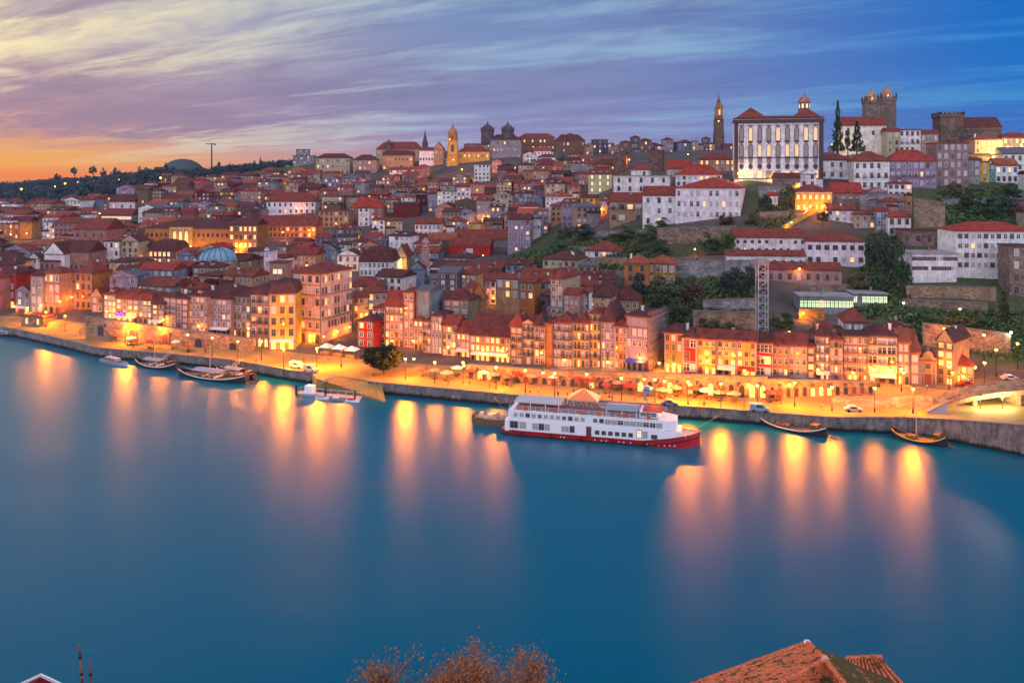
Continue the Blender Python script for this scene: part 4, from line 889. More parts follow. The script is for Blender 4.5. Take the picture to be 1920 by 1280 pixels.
for j, (f0, f1, wwd, kinds) in enumerate(((0.02, 0.13, 2.1, 'sl'), (0.17, 0.25, 1.9, 'o'), (0.27, 0.335, 1.7, 'ss'), (0.375, 0.575, 1.9, 'sssspl'), (0.635, 0.855, 1.9, 'sslps'))):
    for face, n, ln, rot in (('f', 9, W_, 0.0), ('s', 5, d_, math.pi / 2)):
        for i in range(n):
            u = (i + 0.5) * (ln * 0.94) / n - ln * 0.47
            p = (u, -0.01, zr(f0)) if face == 'f' else (W_ / 2 + 0.01, d_ / 2 + u, zr(f0))
            k = random.choice(kinds); hgt = HH * (f1 - f0)
            if k == 'o':
                bm = bmesh.new(); n_ = 14
                o1 = [bm.verts.new((0.62 * math.cos(2 * math.pi * q / n_), -0.12, 0.5 + 0.62 * math.sin(2 * math.pi * q / n_))) for q in range(n_)]
                o2 = [bm.verts.new((0.42 * math.cos(2 * math.pi * q / n_), -0.12, 0.5 + 0.42 * math.sin(2 * math.pi * q / n_))) for q in range(n_)]
                o3 = [bm.verts.new((0.42 * math.cos(2 * math.pi * q / n_), -0.03, 0.5 + 0.42 * math.sin(2 * math.pi * q / n_))) for q in range(n_)]
                o0 = [bm.verts.new((0.62 * math.cos(2 * math.pi * q / n_), 0.02, 0.5 + 0.62 * math.sin(2 * math.pi * q / n_))) for q in range(n_)]
                for q in range(n_):
                    r_ = (q + 1) % n_
                    for a_, b_ in ((o0, o1), (o1, o2), (o2, o3)): bm.faces.new((a_[q], a_[r_], b_[r_], b_[q])).material_index = 0
                bm.faces.new(o3).material_index = 1
                obj('oval_window', bm, [DTRIM, GLASS], pal, loc=p, rotz=rot, scale=(wwd, 1, hgt))
            else:
                big_ = j >= 3
                o = link('window', AWD[k] if big_ else (WMD if k == 's' else WM[k]), pal, p, rot, (wwd, 1, hgt))
                if j == 4:
                    bm = bmesh.new(); box(bm, -0.7, 0.7, -0.3, -0.115, 1.10, 1.16, 0); box(bm, -0.6, 0.6, -0.22, -0.115, -0.16, -0.07, 0); obj('hood', bm, DTRIM, o)
for nm, z0, z1, pr in (('plinth', 0, 0.015, 0.2), ('string_course', 0.345, 0.36, 0.18), ('cornice', 0.925, 0.985, 0.7), ('parapet_cap', 0.995, 1.02, 0.25)):
    bm = bmesh.new(); box(bm, -W_ / 2 - pr, W_ / 2 + pr, -pr, -0.003, zr(z0), zr(z1)); box(bm, W_ / 2 + 0.003, W_ / 2 + pr, -0.003, d_, zr(z0), zr(z1)); obj(nm, bm, DTRIM, pal)
for u in (-W_ / 2 + 0.9, W_ / 2 - 0.9):
    bm = bmesh.new(); box(bm, u - 1.0, u + 1.0, -0.3, -0.003, zr(0.016), zr(0.344)); box(bm, u - 1.0, u + 1.0, -0.3, -0.003, zr(0.361), zr(0.924)); obj('pilaster', bm, DTRIM, pal)
bm = bmesh.new(); box(bm, W_ / 2 + 0.003, W_ / 2 + 0.3, 0, 2, zr(0.361), zr(0.924)); obj('pilaster', bm, DTRIM, pal)
for cx_, ww_, rr in ((-W_ * 0.30, W_ * 0.38, 6.6), (W_ * 0.33, W_ * 0.34, 6.2)):
    o = obj('hip_roof', roof_bm('hip', ww_, d_ * 0.7, 0, rr), TILES, pal, col=RC['red'], loc=(cx_, d_ * 0.1, zr(1.0)))
o = obj('long_roof', roof_bm('hip', W_ * 0.96, d_ * 0.9, 0, 2.4), TILES, pal, col=RC['red'], loc=(0, d_ * 0.05, zr(0.995)))
lx, ly, lz = W_ * 0.33, d_ * 0.45, zr(1.0) + 4.6
lan = obj('lantern_dome', (lambda bm: (lathe(bm, [(3.3, 0), (3.3, 1.0), (2.7, 1.2), (2.7, 4.4), (3.2, 4.6), (3.1, 5.2), (2.4, 6.8), (1.2, 7.9), (0.7, 8.2), (0.6, 9.4), (0.15, 9.8), (0.1, 11.4)], 12), bm)[1])(bmesh.new()), STONE, pal, col=PAL['pink'], loc=(lx, ly, lz))
for k in range(8):
    a_ = math.pi / 4 * k - math.pi / 8; link('lantern_window', AW['p'], lan, (2.66 * math.sin(a_), -2.66 * math.cos(a_), 1.5), a_, (1.0, 1, 2.4))

def tower(name, label, cat, px, b, Y, w, prof, mat=STONE, col='stone', seg=4, yaw=0, lm=None):
    """square or round tower from a profile of (half-width, height) pairs"""
    p = frame(px, b, Y, yaw); t = thing(name, label, cat, p, R(yaw))
    FOOT.append((p.x, p.y, w, w, w, 0))
    bm = bmesh.new()
    if seg == 4:
        lathe(bm, [(r * math.sqrt(2), z) for r, z in prof], 4); bmesh.ops.rotate(bm, verts=bm.verts, matrix=Matrix.Rotation(math.pi / 4, 3, 'Z'))
    else: lathe(bm, prof, seg)
    obj('shaft', bm, mat, t, col=PAL[col] if isinstance(col, str) else col)
    if lm: LMK.append((px, b, lm))
    return t
# tall baroque bell tower far on the skyline
Yb = 800; m = lambda px: px / ppm(Yb)
t = tower('bell_tower', 'tall slender baroque bell tower with a golden-lit upper stage on the skyline', 'tower', 1347.5, 288, Yb, 10, [(6.4, -8), (6.2, 4), (5.4, 4.6), (5.2, 20), (5.6, 20.4), (4.9, 21), (4.7, 33), (5.4, 33.6), (4.2, 34.2), (4.0, 37)], col='brown', lm='bell tower')
bm = bmesh.new(); lathe(bm, [(r * 1.414, z) for r, z in [(3.9, 37), (3.7, 45), (4.2, 45.4), (3.0, 46.2), (2.5, 50)]], 4); bmesh.ops.rotate(bm, verts=bm.verts, matrix=Matrix.Rotation(math.pi / 4, 3, 'Z')); obj('upper_stage', bm, STONE, t, col=PAL['ochre'])
bm = bmesh.new(); lathe(bm, [(2.4, 50), (2.2, 52), (1.0, 54), (0.8, 56), (0.25, 57), (0.12, 62)], 10); obj('cupola', bm, STONE, t, col=PAL['brown'])
for z, k, hh_ in ((38.5, 'l', 5.0), (24, 's', 5), (8, 's', 6)):
    link('window', AW[k], t, (0, {38.5: -3.86, 24: -4.8, 8: -5.3}[z], z), 0, (1.8, 1, hh_))
    link('window', AW[k], t, ({38.5: 3.86, 24: 4.8, 8: 5.3}[z], 0, z), math.pi / 2, (1.8, 1, hh_))
for sx in (-1, 1):
    bm = bmesh.new(); lathe(bm, [(0.6, 45.4), (0.8, 46.5), (0.3, 48), (0.1, 49.5)], 8, sx * 3.4, -3.4); obj('urn', bm, STONE, t, col=PAL['brown'])
t.scale = (0.84, 0.84, 1.0)
# cathedral with twin towers
for k, (pc, top, Yc, lab) in enumerate(((1633.5, 192, 480, 'cathedral tower nearest the palace, battlemented with a glowing domed lantern'), (1663, 186, 492, 'second cathedral tower, set back, with pinnacled battlements'))):
    w2 = 13.2 / ppm(Yc); hgt = (285 - top) / ppm(Yc)
    t = tower('cathedral_tower', lab, 'tower', pc, 285, Yc, w2 * 1.3, [(w2, -6), (w2, hgt - 1.2), (w2 * 1.08, hgt - 1.0), (w2 * 1.08, hgt), (w2 * 0.9, hgt + 0.05)], col=(0.20, 0.165, 0.14), yaw=-12, lm='cathedral towers' if k == 0 else None)
    for q in range(4):
        for e in range(5):
            a_ = q * math.pi / 2; u = (e / 4 - 0.5) * 2 * w2; r_ = w2 * 1.0
            x, y = u * math.cos(a_) + r_ * math.sin(a_), u * math.sin(a_) - r_ * math.cos(a_)
            if e < 4 or True:
                bm = bmesh.new(); hm = 3.2 if e in (0, 4) else 1.3
                box(bm, x - 0.45, x + 0.45, y - 0.45, y + 0.45, hgt + 0.06, hgt + hm); obj('merlon', bm, STONE, t, col=(0.20, 0.165, 0.14))
    bm = bmesh.new(); lathe(bm, [(w2 * 0.66, hgt), (w2 * 0.66, hgt + 3.2), (w2 * 0.72, hgt + 3.4), (w2 * 0.6, hgt + 5), (w2 * 0.3, hgt + 6.3), (0.5, hgt + 6.6), (0.4, hgt + 8.2), (0.12, hgt + 8.6), (0.1, hgt + 11)], 12); obj('domed_lantern', bm, STONE, t, col=PAL['peach'])
    for q in range(4):
        a_ = q * math.pi / 2; link('belfry_window', AW['l' if q in (0, 1) else 's'], t, (w2 * 0.67 * math.sin(a_), -w2 * 0.67 * math.cos(a_), hgt + 0.6), a_, (0.9, 1, 2.2))
        link('window', AW['s'], t, (w2 * 1.005 * math.sin(a_), -w2 * 1.005 * math.cos(a_), hgt * 0.62), a_, (1.1, 1, 3.0))
# battlemented church on the ridge
t = tower('battlemented_tower', 'dark stone church tower with battlements at the east end of the ridge', 'tower', 1777, 268, 500, 9, [(6.6, -6), (6.6, 15.4), (7.2, 15.8), (7.2, 17.2)], col=(0.11, 0.095, 0.085), yaw=-8, lm='battlemented tower')
for q in range(4):
    for e in range(6):
        a_ = q * math.pi / 2; u = (e / 5 - 0.5) * 13.2; x, y = u * math.cos(a_) + 6.6 * math.sin(a_), u * math.sin(a_) - 6.6 * math.cos(a_)
        bm = bmesh.new(); box(bm, x - 0.6, x + 0.6, y - 0.6, y + 0.6, 17.21, 18.8); obj('merlon', bm, STONE, t, col=(0.11, 0.095, 0.085))
link('window', AW['s'], t, (0, -6.62, 8), 0, (1.6, 1, 5))
ch2 = house(1800, 1878, 240, 266, 'long dark stone church nave with moss-red roof on the ridge', (0.12, 0.10, 0.095), 'gable', 'dark', cols=4, rows=1, name='church_nave', cat='church', yaw=-8, Y=502, yr=219, mat=STONE, win='s', arch=True, wf=0.5, d=16, chim=0)
H_, W_, d_, hg_ = INFO[ch2.name]; bm = bmesh.new(); lathe(bm, [(0.9, H_), (0.8, H_ + 5.5), (0.2, H_ + 8), (0.1, H_ + 10)], 8, W_ / 2 - 0.5, d_ / 2); obj('pinnacle', bm, STONE, ch2, col=PAL['brown'])
# golden belfry
t = tower('belfry', 'golden floodlit church belfry with domed cap on the western ridge', 'tower', 849, 334, 792, 8, [(5.0, -6), (5.0, 22), (5.6, 22.6), (4.6, 23.2), (4.6, 36), (5.2, 36.6), (4.7, 37.2)], col='yellow', mat=PLASTER, lm='golden belfry')
bm = bmesh.new(); lathe(bm, [(4.6, 37.2), (4.6, 43), (4.9, 43.4), (4.0, 46.5), (2.2, 49), (0.9, 50), (0.7, 52.5), (0.2, 53), (0.12, 57)], 12); obj('domed_cap', bm, STONE, t, col=PAL['ochre'])
for a_ in (0, math.pi / 2): 
    link('bell_opening', AW['s'], t, (4.62 * math.sin(a_), -4.62 * math.cos(a_), 26), a_, (2.4, 1, 7)); link('window', AW['s'], t, (4.62 * math.sin(a_), -4.62 * math.cos(a_), 38.4), a_, (1.4, 1, 3.4))
# domes of the seminary, and other skyline caps
for pc, b, Yc, w2, hgt, lab in ((914, 254, 806, 6.5, 0, 'western drum dome with pinnacles of the grey seminary'), (952, 254, 806, 6.2, 0, 'eastern drum dome with pinnacles of the grey seminary')):
    t = tower('dome_tower', lab, 'dome', pc, b, Yc, 6, [(w2, -8), (w2, 4.5), (w2 * 1.1, 5), (w2 * 1.0, 5.6), (w2 * 0.85, 8), (w2 * 0.5, 10), (1.3, 10.8), (1.1, 12.4), (0.2, 13), (0.12, 16)], col='slate', seg=12)
    for q in range(6):
        a_ = math.pi / 3 * q; link('window', AW['s'], t, ((w2 + 0.02) * math.sin(a_), -(w2 + 0.02) * math.cos(a_) * 0.98, -2.0), a_, (1.6, 1, 4.6))
        bm = bmesh.new(); lathe(bm, [(0.5, 5.4), (0.4, 7.4), (0.1, 9)], 6, w2 * 1.02 * math.sin(a_ + 0.5), -w2 * 1.02 * math.cos(a_ + 0.5)); obj('pinnacle', bm, STONE, t, col=PAL['slate'])
t = tower('church_spire', 'thin dark pointed spire over the rust-roofed convent', 'spire', 797, 274, 835, 4, [(3.0, -8), (3.0, 4), (2.4, 5), (0.9, 12), (0.15, 17)], col='slate', seg=8); link('window', AW['s'], t, (0, -2.95, -2), 0, (1, 1, 3))
t = tower('small_dome', 'small dark rooftop dome at the west end of the rust-roofed convent', 'dome', 729, 274, 832, 5, [(3.6, -7), (3.6, 2), (4.2, 2.4), (4.0, 3.4), (2.6, 5.2), (0.6, 6.2), (0.1, 7.2)], col='brown', seg=12); link('window', AW['s'], t, (0, -3.6, -2), 0, (1, 1, 2.4))
t = tower('church_spire', 'dark stepped church spire above the reddish church roofs', 'spire', 178, 414, 700, 6, [(5.2, -10), (5.0, 2), (3.8, 3), (3.6, 8), (2.6, 9), (1.4, 13), (0.3, 17)], col='slate', seg=8, lm='dark spire'); link('window', AW['s'], t, (0, -3.6, 3.6), 0, (1.4, 1, 3.6))
t = tower('church_dome', 'pale grey ribbed church dome with lantern behind the white nave', 'dome', 268, 396, 745, 9, [(6.6, -10), (6.6, 3), (7.2, 3.6), (6.8, 5.2), (5.6, 8.6), (3.2, 11.2), (1.4, 12.2), (1.2, 15), (0.3, 15.6), (0.12, 19)], col='grey', mat=PLASTER, seg=14); 
for q in range(5):
    a_ = math.pi / 5 * (q - 2); link('window', AW['s'], t, (6.62 * math.sin(a_), -6.62 * math.cos(a_), -1.5), a_, (1.3, 1, 3.2))
t = tower('bell_gable', 'little white bell turret with a red cap above the floodlit church front', 'belfry', 798, 476, 395, 3, [(1.9, -6), (1.9, 2.2), (2.2, 2.4), (1.5, 2.9), (1.5, 5.4), (1.9, 5.6), (1.2, 6.8), (0.2, 8.2)], col='rose', mat=PLASTER); link('bell_opening', AW['s'], t, (0, -1.52, 3.1), 0, (1, 1, 1.9))
# domed arena among the trees on the far western hill
Yd = 1350; p = frame(343, 332, Yd, 0); t = thing('domed_arena', 'large grey-green domed arena rising from the trees on the far hill', 'arena', p); LMK.append((343, 315, 'domed arena'))
rd = 39 / ppm(Yd); hd = 34 / ppm(Yd); bm = bmesh.new()
lathe(bm, [(rd * math.cos(a_ * math.pi / 20), 4 + (hd - 4) * math.sin(a_ * math.pi / 20)) for a_ in range(0, 11)], 32); obj('dome', bm, pmat('copper_dome', (0.05, 0.075, 0.078), 0.7), t)
bm = bmesh.new(); lathe(bm, [(rd * 0.98, -8), (rd * 0.98, 3.99)], 32); obj('drum', bm, PLASTER, t, col=PAL['tan'])
for q in range(15):
    a_ = R(-70 + 10 * q); link('window', WM['p'], t, (rd * 0.985 * math.sin(a_), -rd * 0.985 * math.cos(a_), 0.3), a_, (4.6, 1, 2.6))
for q in range(-2, 3):
    bm = bmesh.new(); box(bm, q * 3.4 - 1.0, q * 3.4 + 1.0, -0.3, 0.3, 0, 5.5); o = obj('dome_window', bm, LITC if q % 2 else GLASS, t); a_ = R(34); o.location = (0, -rd * math.cos(R(24)) * 0.965, 4 + (hd - 4) * math.sin(R(20))); o.rotation_euler = (R(-52), 0, 0)
# tall mast with a T head on a little domed pavilion
Ym = 1150; p = frame(397, 335, Ym, 0); t = thing('lattice_mast', 'thin tall mast with a T-shaped head against the orange sky', 'mast', p)
bm = bmesh.new(); hm = 64 / ppm(Ym)
for sx, sy in ((-.7, -.7), (.7, -.7), (.7, .7), (-.7, .7)): tube(bm, (sx, sy, 8), (sx * .5, sy * .5, hm), 0.32, 0.25, 4)
for k in range(14): 
    z = 10 + (hm - 10) * k / 14; z2 = 10 + (hm - 10) * (k + 1) / 14; s_ = -1 if k % 2 else 1; tube(bm, (-.65 * s_, -.65, z), (.65 * s_, -.65, z2), 0.16, 0.16, 4); tube(bm, (-.65 * s_, .65, z), (.65 * s_, .65, z2), 0.16, 0.16, 4)
obj('mast', bm, IRON, t)
bm = bmesh.new(); tube(bm, (-9, 0, hm + 0.6), (5, 0, hm + 0.9), 0.5, 0.6, 5); tube(bm, (0, 0, hm - 1), (0, 0, hm + 2.2), 0.7, 0.4, 5); obj('jib', bm, IRON, t); bm = bmesh.new(); box(bm, 3.2, 5.6, -1, 1, hm - 0.9, hm + 0.7); obj('counterweight', bm, IRON, t)
bm = bmesh.new(); lathe(bm, [(7, -6), (7, 6), (7.4, 6.4), (6.6, 8.4), (4.2, 10.6), (0.5, 11.6)], 16); obj('pavilion_base', bm, STONE, t, col=PAL['brown'])
for q in (-1, 0, 1): link('window', AW['p'], t, (7.02 * math.sin(q * .6), -7.02 * math.cos(q * .6), 0.5), q * .6, (2, 1, 4))
# round grey hall with a glowing blue glass vault
p = frame(399, 516, 372, 0); t = thing('vaulted_hall', 'rounded grey hall topped by a blue-lit glass vault', 'hall', (p.x, p.y + 6, p.z), R(-10)); LMK.append((399, 490, 'blue-vaulted hall')); FOOT.append((p.x, p.y + 6, 10, 18, 14, 0))
r_ = 36 / ppm(378); hw = 37 / ppm(378)
bm = bmesh.new(); lathe(bm, [(r_, -6), (r_, hw - 3.2), (r_ * 1.02, hw - 3.1), (r_ * 1.02, hw - 2.6), (r_ * 0.97, hw - 2.55)], 28); obj('wall', bm, PLASTER, t, col=PAL['grey'])
bm = bmesh.new(); lathe(bm, [(r_ * 0.96 * math.cos(k * math.pi / 16), hw - 2.5 + 5.6 * math.sin(k * math.pi / 16)) for k in range(9)], 28)
obj('glass_vault', bm, pmat('blue_vault', (0.16, 0.28, 0.36), 0.25, emit=(0.03, 0.35, 0.7, 0.10)), t)
for k in range(9):
    a_ = R(-64 + 16 * k); link('window', WM['c'], t, (r_ * 1.0 * math.sin(a_), -r_ * 1.0 * math.cos(a_), 3.0), a_, (1.1, 1, 2.4))
for k in range(7):
    a_ = R(-60 + 20 * k); bm = bmesh.new(); q_ = [Vector((r_ * 0.975 * math.cos(j * math.pi / 16) * math.sin(a_), -r_ * 0.975 * math.cos(j * math.pi / 16) * math.cos(a_), hw - 2.45 + 5.65 * math.sin(j * math.pi / 16))) for j in range(9)]
    for u_, v_2 in zip(q_, q_[1:]): tube(bm, u_, v_2, 0.12, 0.12, 4)
    obj('vault_rib', bm, IRON, t)
# lattice lift tower against the cliff
STEEL = pmat('grey_steel', (0.36, 0.37, 0.42), 0.5)
p = frame(1431, 628, 238, 0); t = thing('lift_tower', 'narrow steel lattice lift tower climbing the cliff below the convent', 'lift tower', p); LMK.append((1431, 560, 'lift tower')); hl = (628 - 498) / ppm(238)
wl = 9 / ppm(238)
for sx in (-1, 1):
    for sy in (0, 1):
        bm = bmesh.new(); box(bm, sx * wl - 0.14, sx * wl + 0.14, sy * 2.6 - 0.14, sy * 2.6 + 0.14, -3, hl); obj('corner_post', bm, STEEL, t)
for k in range(9):
    z = hl * k / 9; bm = bmesh.new(); box(bm, -wl + 0.15, wl - 0.15, -0.1, 0.1, z, z + 0.2); box(bm, -wl + 0.15, wl - 0.15, 2.5, 2.7, z, z + 0.2); obj('crossbar', bm, STEEL, t)
    bm = bmesh.new(); tube(bm, (-wl * .9, 0.0, z + 0.2), (wl * .9, 0.0, z + hl / 9), 0.08, 0.08, 4); tube(bm, (wl * .9, 0.02, z + 0.2), (-wl * .9, 0.02, z + hl / 9), 0.08, 0.08, 4); obj('brace', bm, STEEL, t)
bm = bmesh.new(); box(bm, -wl * .8, wl * .8, 0.25, 2.4, hl * 0.62, hl * 0.72); obj('lift_cabin', bm, GLASS, t)
bm = bmesh.new(); box(bm, -wl - .3, wl + .3, -.3, 2.9, hl + 0.001, hl + 1.8); obj('top_room', bm, PLASTER, t, col=PAL['grey'])
# ---------------------------------------------------------------- retaining walls
def rwall(label, a, b, top, thick=1.2, col='stone', name='retaining_wall', Y=None, mat=STONE):
    """a, b: (px, foot row) ends; top: rows of the top edge at both ends"""
    Ya = Y[0] if Y else hit(*a); Yb_ = Y[1] if Y else hit(*b); n = 8; pts = []; hs = []
    for i in range(n + 1):
        f = i / n; px = a[0] + (b[0] - a[0]) * f; YY = Ya + (Yb_ - Ya) * f
        pts.append(((px - 960) / F * YY, YY, zray(a[1] + (b[1] - a[1]) * f, YY) - 2.5)); hs.append(zray(top[0] + (top[1] - top[0]) * f, YY))
    return wall_strip(name, label, pts, thick, lambda i: hs[i], mat=mat, col=PAL[col])
rwall('rubble stone terrace wall under the long white house', (1232, 458), (1378, 458), (428, 424))
rwall('grey ruined terrace wall beside the amber veranda house', (1268, 524), (1422, 522), (490, 488), col='grey')
rwall('pale cut-stone wall high on the cliff by the lift tower', (1318, 584), (1424, 586), (563, 560), col='grey')
rwall('broad rough pinkish retaining wall at the foot of the cliff', (1300, 626), (1420, 628), (583, 586), col='tan', thick=2)
rwall('mossy garden terrace wall below the red-roofed cottage', (1085, 500), (1172, 502), (484, 483), col='tan')
rwall('lower garden wall beneath the orange garden house', (990, 516), (1168, 520), (506, 508), col='grey')
rwall('long brick-brown terrace wall in front of the modern white building', (1700, 560), (1868, 566), (536, 540), col='tan', thick=2)
rwall('second tier of brown terrace wall over the grassy slope', (1694, 580), (1852, 592), (562, 568), col='stone')
rwall('old pink stone town wall sloping down towards the bridge ramp', (1730, 648), (1895, 668), (606, 626), col='tan', thick=1.6, name='town_wall')
rwall('grey retaining wall under the stair quarter houses', (1612, 404), (1694, 404), (366, 364), col='grey')
rwall('tall ruined stone wall between dark trees east of the white villa', (1714, 428), (1772, 426), (372, 380), col='stone')
rwall('orange-lit stone terrace wall holding the glass pavilion', (1498, 600), (1546, 602), (580, 581), col='ochre')
rwall('stairway parapet glowing yellow under the arcaded gallery', (1470, 432), (1532, 398), (424, 386), col='yellow', mat=PLASTER)
rwall('low stone wall of the hillside gardens among bushes', (1040, 470), (1140, 474), (462, 464), col='grey')
rwall('ivy-backed wall in the gardens beneath the loggia house', (1100, 446), (1236, 448), (434, 430), col='grey')
rwall('long mid-slope terrace wall west of the lower convent wing', (1180, 500), (1362, 494), (488, 480), col='stone')
rwall('pale patch of cliff wall above the broad pinkish one', (1326, 604), (1420, 606), (588, 589), col='grey')
rwall('stone bank wall under the white terrace houses', (1560, 392), (1700, 392), (374, 372), col='stone')
rwall('dark stone wall at the palace foot near the olive tree', (1424, 372), (1498, 368), (350, 348), col='grey')
rwall('garden wall on the slope below the east terrace', (1770, 388), (1900, 384), (374, 372), col='grey')
rwall('overgrown terrace wall above the glass pavilion', (1500, 548), (1620, 544), (536, 533), col='stone')
rwall('grey wall under the palace beside the long white house', (1424, 412), (1480, 410), (398, 396), col='stone')
# arcaded river wall under the right-hand houses
def arcade(label, pa, pb, foot, top, Y, n, kinds, lm):
    t = rwall(label, (pa, foot[0]), (pb, foot[1]), top, 2.2, 'tan', 'arcade_wall', Y)
    A, B_ = Vector(((pa - 960) / F * Y[0], Y[0], 0)), Vector(((pb - 960) / F * Y[1], Y[1], 0)); D = (B_ - A); rot = math.atan2(D.y, D.x)
    nrm = Vector((math.sin(rot), -math.cos(rot), 0))
    for i in range(n):
        f = (i + 0.5) / n; p = A + D * f + nrm * 0.02; YY = p.y; zf = zray(foot[0] + (foot[1] - foot[0]) * f, YY); zt_ = zray(top[0] + (top[1] - top[0]) * f, YY)
        k = random.choice(kinds); link('arch', AW[k], t, (p.x, p.y, zf), rot, (min(2.6, D.length / n * 0.5), 1, (zt_ - zf) * (0.62 if k != 'p' else 0.5)))
        if i % 2 == 0: link('window', WM['s'], t, (p.x + D.normalized().x * 1.9, p.y + D.normalized().y * 1.9, zf + (zt_ - zf) * 0.55), rot, (0.9, 1, 1.1))
    LMK.append(((pa + pb) / 2, (top[0] + foot[0]) / 2, lm)); return t
arcade('long arcaded granite wall between the promenade and the riverfront houses', 1030, 1440, (731, 746), (695, 708), (219.5, 205.5), 22, 'sddsl', 'arcaded wall')
arcade('lower arcaded wall with white-lit arches before the lilac balcony house', 1440, 1640, (746, 737), (712, 716), (205.5, 203.5), 13, 'dslps', 'white-lit arches')
arcade('stone wall with café arches behind the white parasols', 875, 1030, (706, 731), (684, 695), (227, 219.5), 9, 'dsld', 'café arches')
arcade('tall arcaded river wall glowing orange, with a few round arches', 160, 470, (626, 664), (594, 636), (281, 262), 5, 'ds', 'orange river wall')
h(40, 82, 592, 612, 'small stone gatehouse with a lit arch at the far end of the promenade', 'tan', 'flat', 'red', cols=2, rows=1, name='gatehouse', cat='gatehouse', arch=True, win='l', lit=0.5, d=6, mat=STONE, chim=0)
rwall('low pink retaining wall beside the café terrace under the upper road', (1560, 764), (1748, 768), (747, 742), 1.0, 'rose', Y=(197, 192.5))
# bridge ramp with a lit underpass
t = thing('bridge_ramp', 'curved concrete bridge ramp with a bright lit underpass beneath', 'ramp', (0, 0, 0)); LMK.append((1850, 750, 'bridge ramp'))
cv = [(1752, 768, 194), (1776, 757, 193.5), (1800, 749, 192.5), (1830, 742, 191), (1870, 736, 189), (1920, 731, 186.5), (2000, 726, 182), (2120, 722, 176)]
tp = [Vector(((a - 960) / F * y, y, zray(b, y))) for a, b, y in cv]
bm = bmesh.new(); sec = []
for v in tp: sec.append([bm.verts.new((v.x, v.y, v.z - 1.1)), bm.verts.new((v.x, v.y, v.z)), bm.verts.new((v.x + 3, v.y + 9, v.z + 0.15)), bm.verts.new((v.x + 3, v.y + 9, v.z - 1.1))])
for a, b in zip(sec, sec[1:]):
    for k in range(4): bm.faces.new((a[k], b[k], b[(k + 1) % 4], a[(k + 1) % 4]))
bm.faces.new(sec[0][::-1]); bm.faces.new(sec[-1]); obj('deck', bm, STONE, t, col=PAL['tan'])
bm = bmesh.new(); pts = [tp[i] for i in range(2, 8)]
for a, b in zip(pts, pts[1:]):
    poly(bm, [(a.x + 3, a.y + 8.9, 2.5), (b.x + 3, b.y + 8.9, 2.5), (b.x + 3, b.y + 8.9, b.z - 1.11), (a.x + 3, a.y + 8.9, a.z - 1.11)])
obj('back_wall', bm, pmat('underpass_plaster', (0.62, 0.56, 0.42), 0.9), t)
for i in (0, 3, 5):
    v = tp[i]; bm = bmesh.new(); box(bm, v.x - 0.5, v.x + 0.5, v.y + 0.3, v.y + 8.5, 2.0, v.z - 1.12); obj('pier', bm, STONE, t, col=PAL['tan'])
bm = bmesh.new()
for a, b in zip(tp, tp[1:]):
    tube(bm, a + Vector((0, .2, 1.0)), b + Vector((0, .2, 1.0)), 0.05, 0.05, 4)
    for k in range(3):
        q_ = a + (b - a) * k / 3; tube(bm, q_ + Vector((0, .2, -0.05)), q_ + Vector((0, .2, 1.0)), 0.035, 0.035, 4)
obj('railing', bm, IRON, t)
# grey stair canopy on the quay before the ramp
p = at(1756, 187.5); t = thing('stair_canopy', 'blue-grey slanted stair canopy standing on the quay before the bridge ramp', 'canopy', p, R(-20))
bm = bmesh.new(); poly(bm, [(-2.2, -1.2, 0.4), (2.2, -1.2, 3.1), (2.2, 1.4, 3.1), (-2.2, 1.4, 0.4)]); bmesh.ops.solidify(bm, geom=bm.faces[:], thickness=0.16); obj('slanted_roof', bm, pmat('zinc', (0.36, 0.40, 0.46), 0.4, metal=0.4), t)
bm = bmesh.new(); v = [(-2.1, -1.1, 0), (2.1, -1.1, 0), (2.1, -1.1, 2.85), (-2.1, -1.1, 0.2)]; poly(bm, v); poly(bm, [(x, 1.3, z) for x, y, z in v][::-1]); box(bm, 1.9, 2.1, -1.05, 1.25, 0, 2.8); obj('side_panel', bm, pmat('canopy_panel', (0.34, 0.37, 0.42), 0.6), t)
# ---------------------------------------------------------------- boats
def wpt(px, py): 
    y = CH * F / (py - HZ); return Vector(((px - 960) / F * y, y, 0))
RED = pmat('hull_red', (0.50, 0.02, 0.03), 0.4); NAVY = pmat('hull_dark', (0.03, 0.028, 0.035), 0.5); WOOD = pmat('boat_wood', (0.20, 0.11, 0.06), 0.7)
STRAKE = pmat('strake_cream', (0.70, 0.64, 0.50), 0.5); YSTR = pmat('strake_yellow', (0.62, 0.46, 0.06), 0.5); TARP = pmat('grey_tarpaulin', (0.30, 0.31, 0.36), 0.8); SAILC = pmat('furled_sail', (0.46, 0.38, 0.32), 0.9)
def hull_bm(L, B, prof, flare=0.8, n=22):
    """prof(t) -> (half-beam factor, sheer height); keel at -0.4"""
    bm = bmesh.new(); sec = []
    for i in range(n + 1):
        t = i / n; b, s = prof(t); x = L * t; hb = max(B / 2 * b, 0.02)
        sec.append([bm.verts.new((x, -hb, s)), bm.verts.new((x, -hb * flare, 0.0)), bm.verts.new((x, -hb * flare * 0.6, -0.5)), bm.verts.new((x, hb * flare * 0.6, -0.5)), bm.verts.new((x, hb * flare, 0.0)), bm.verts.new((x, hb, s))])
    for a, b in zip(sec, sec[1:]):
        for k in range(5): bm.faces.new((a[k], a[k + 1], b[k + 1], b[k]))
    bm.faces.new(sec[0]); bm.faces.new(sec[-1][::-1]); return bm
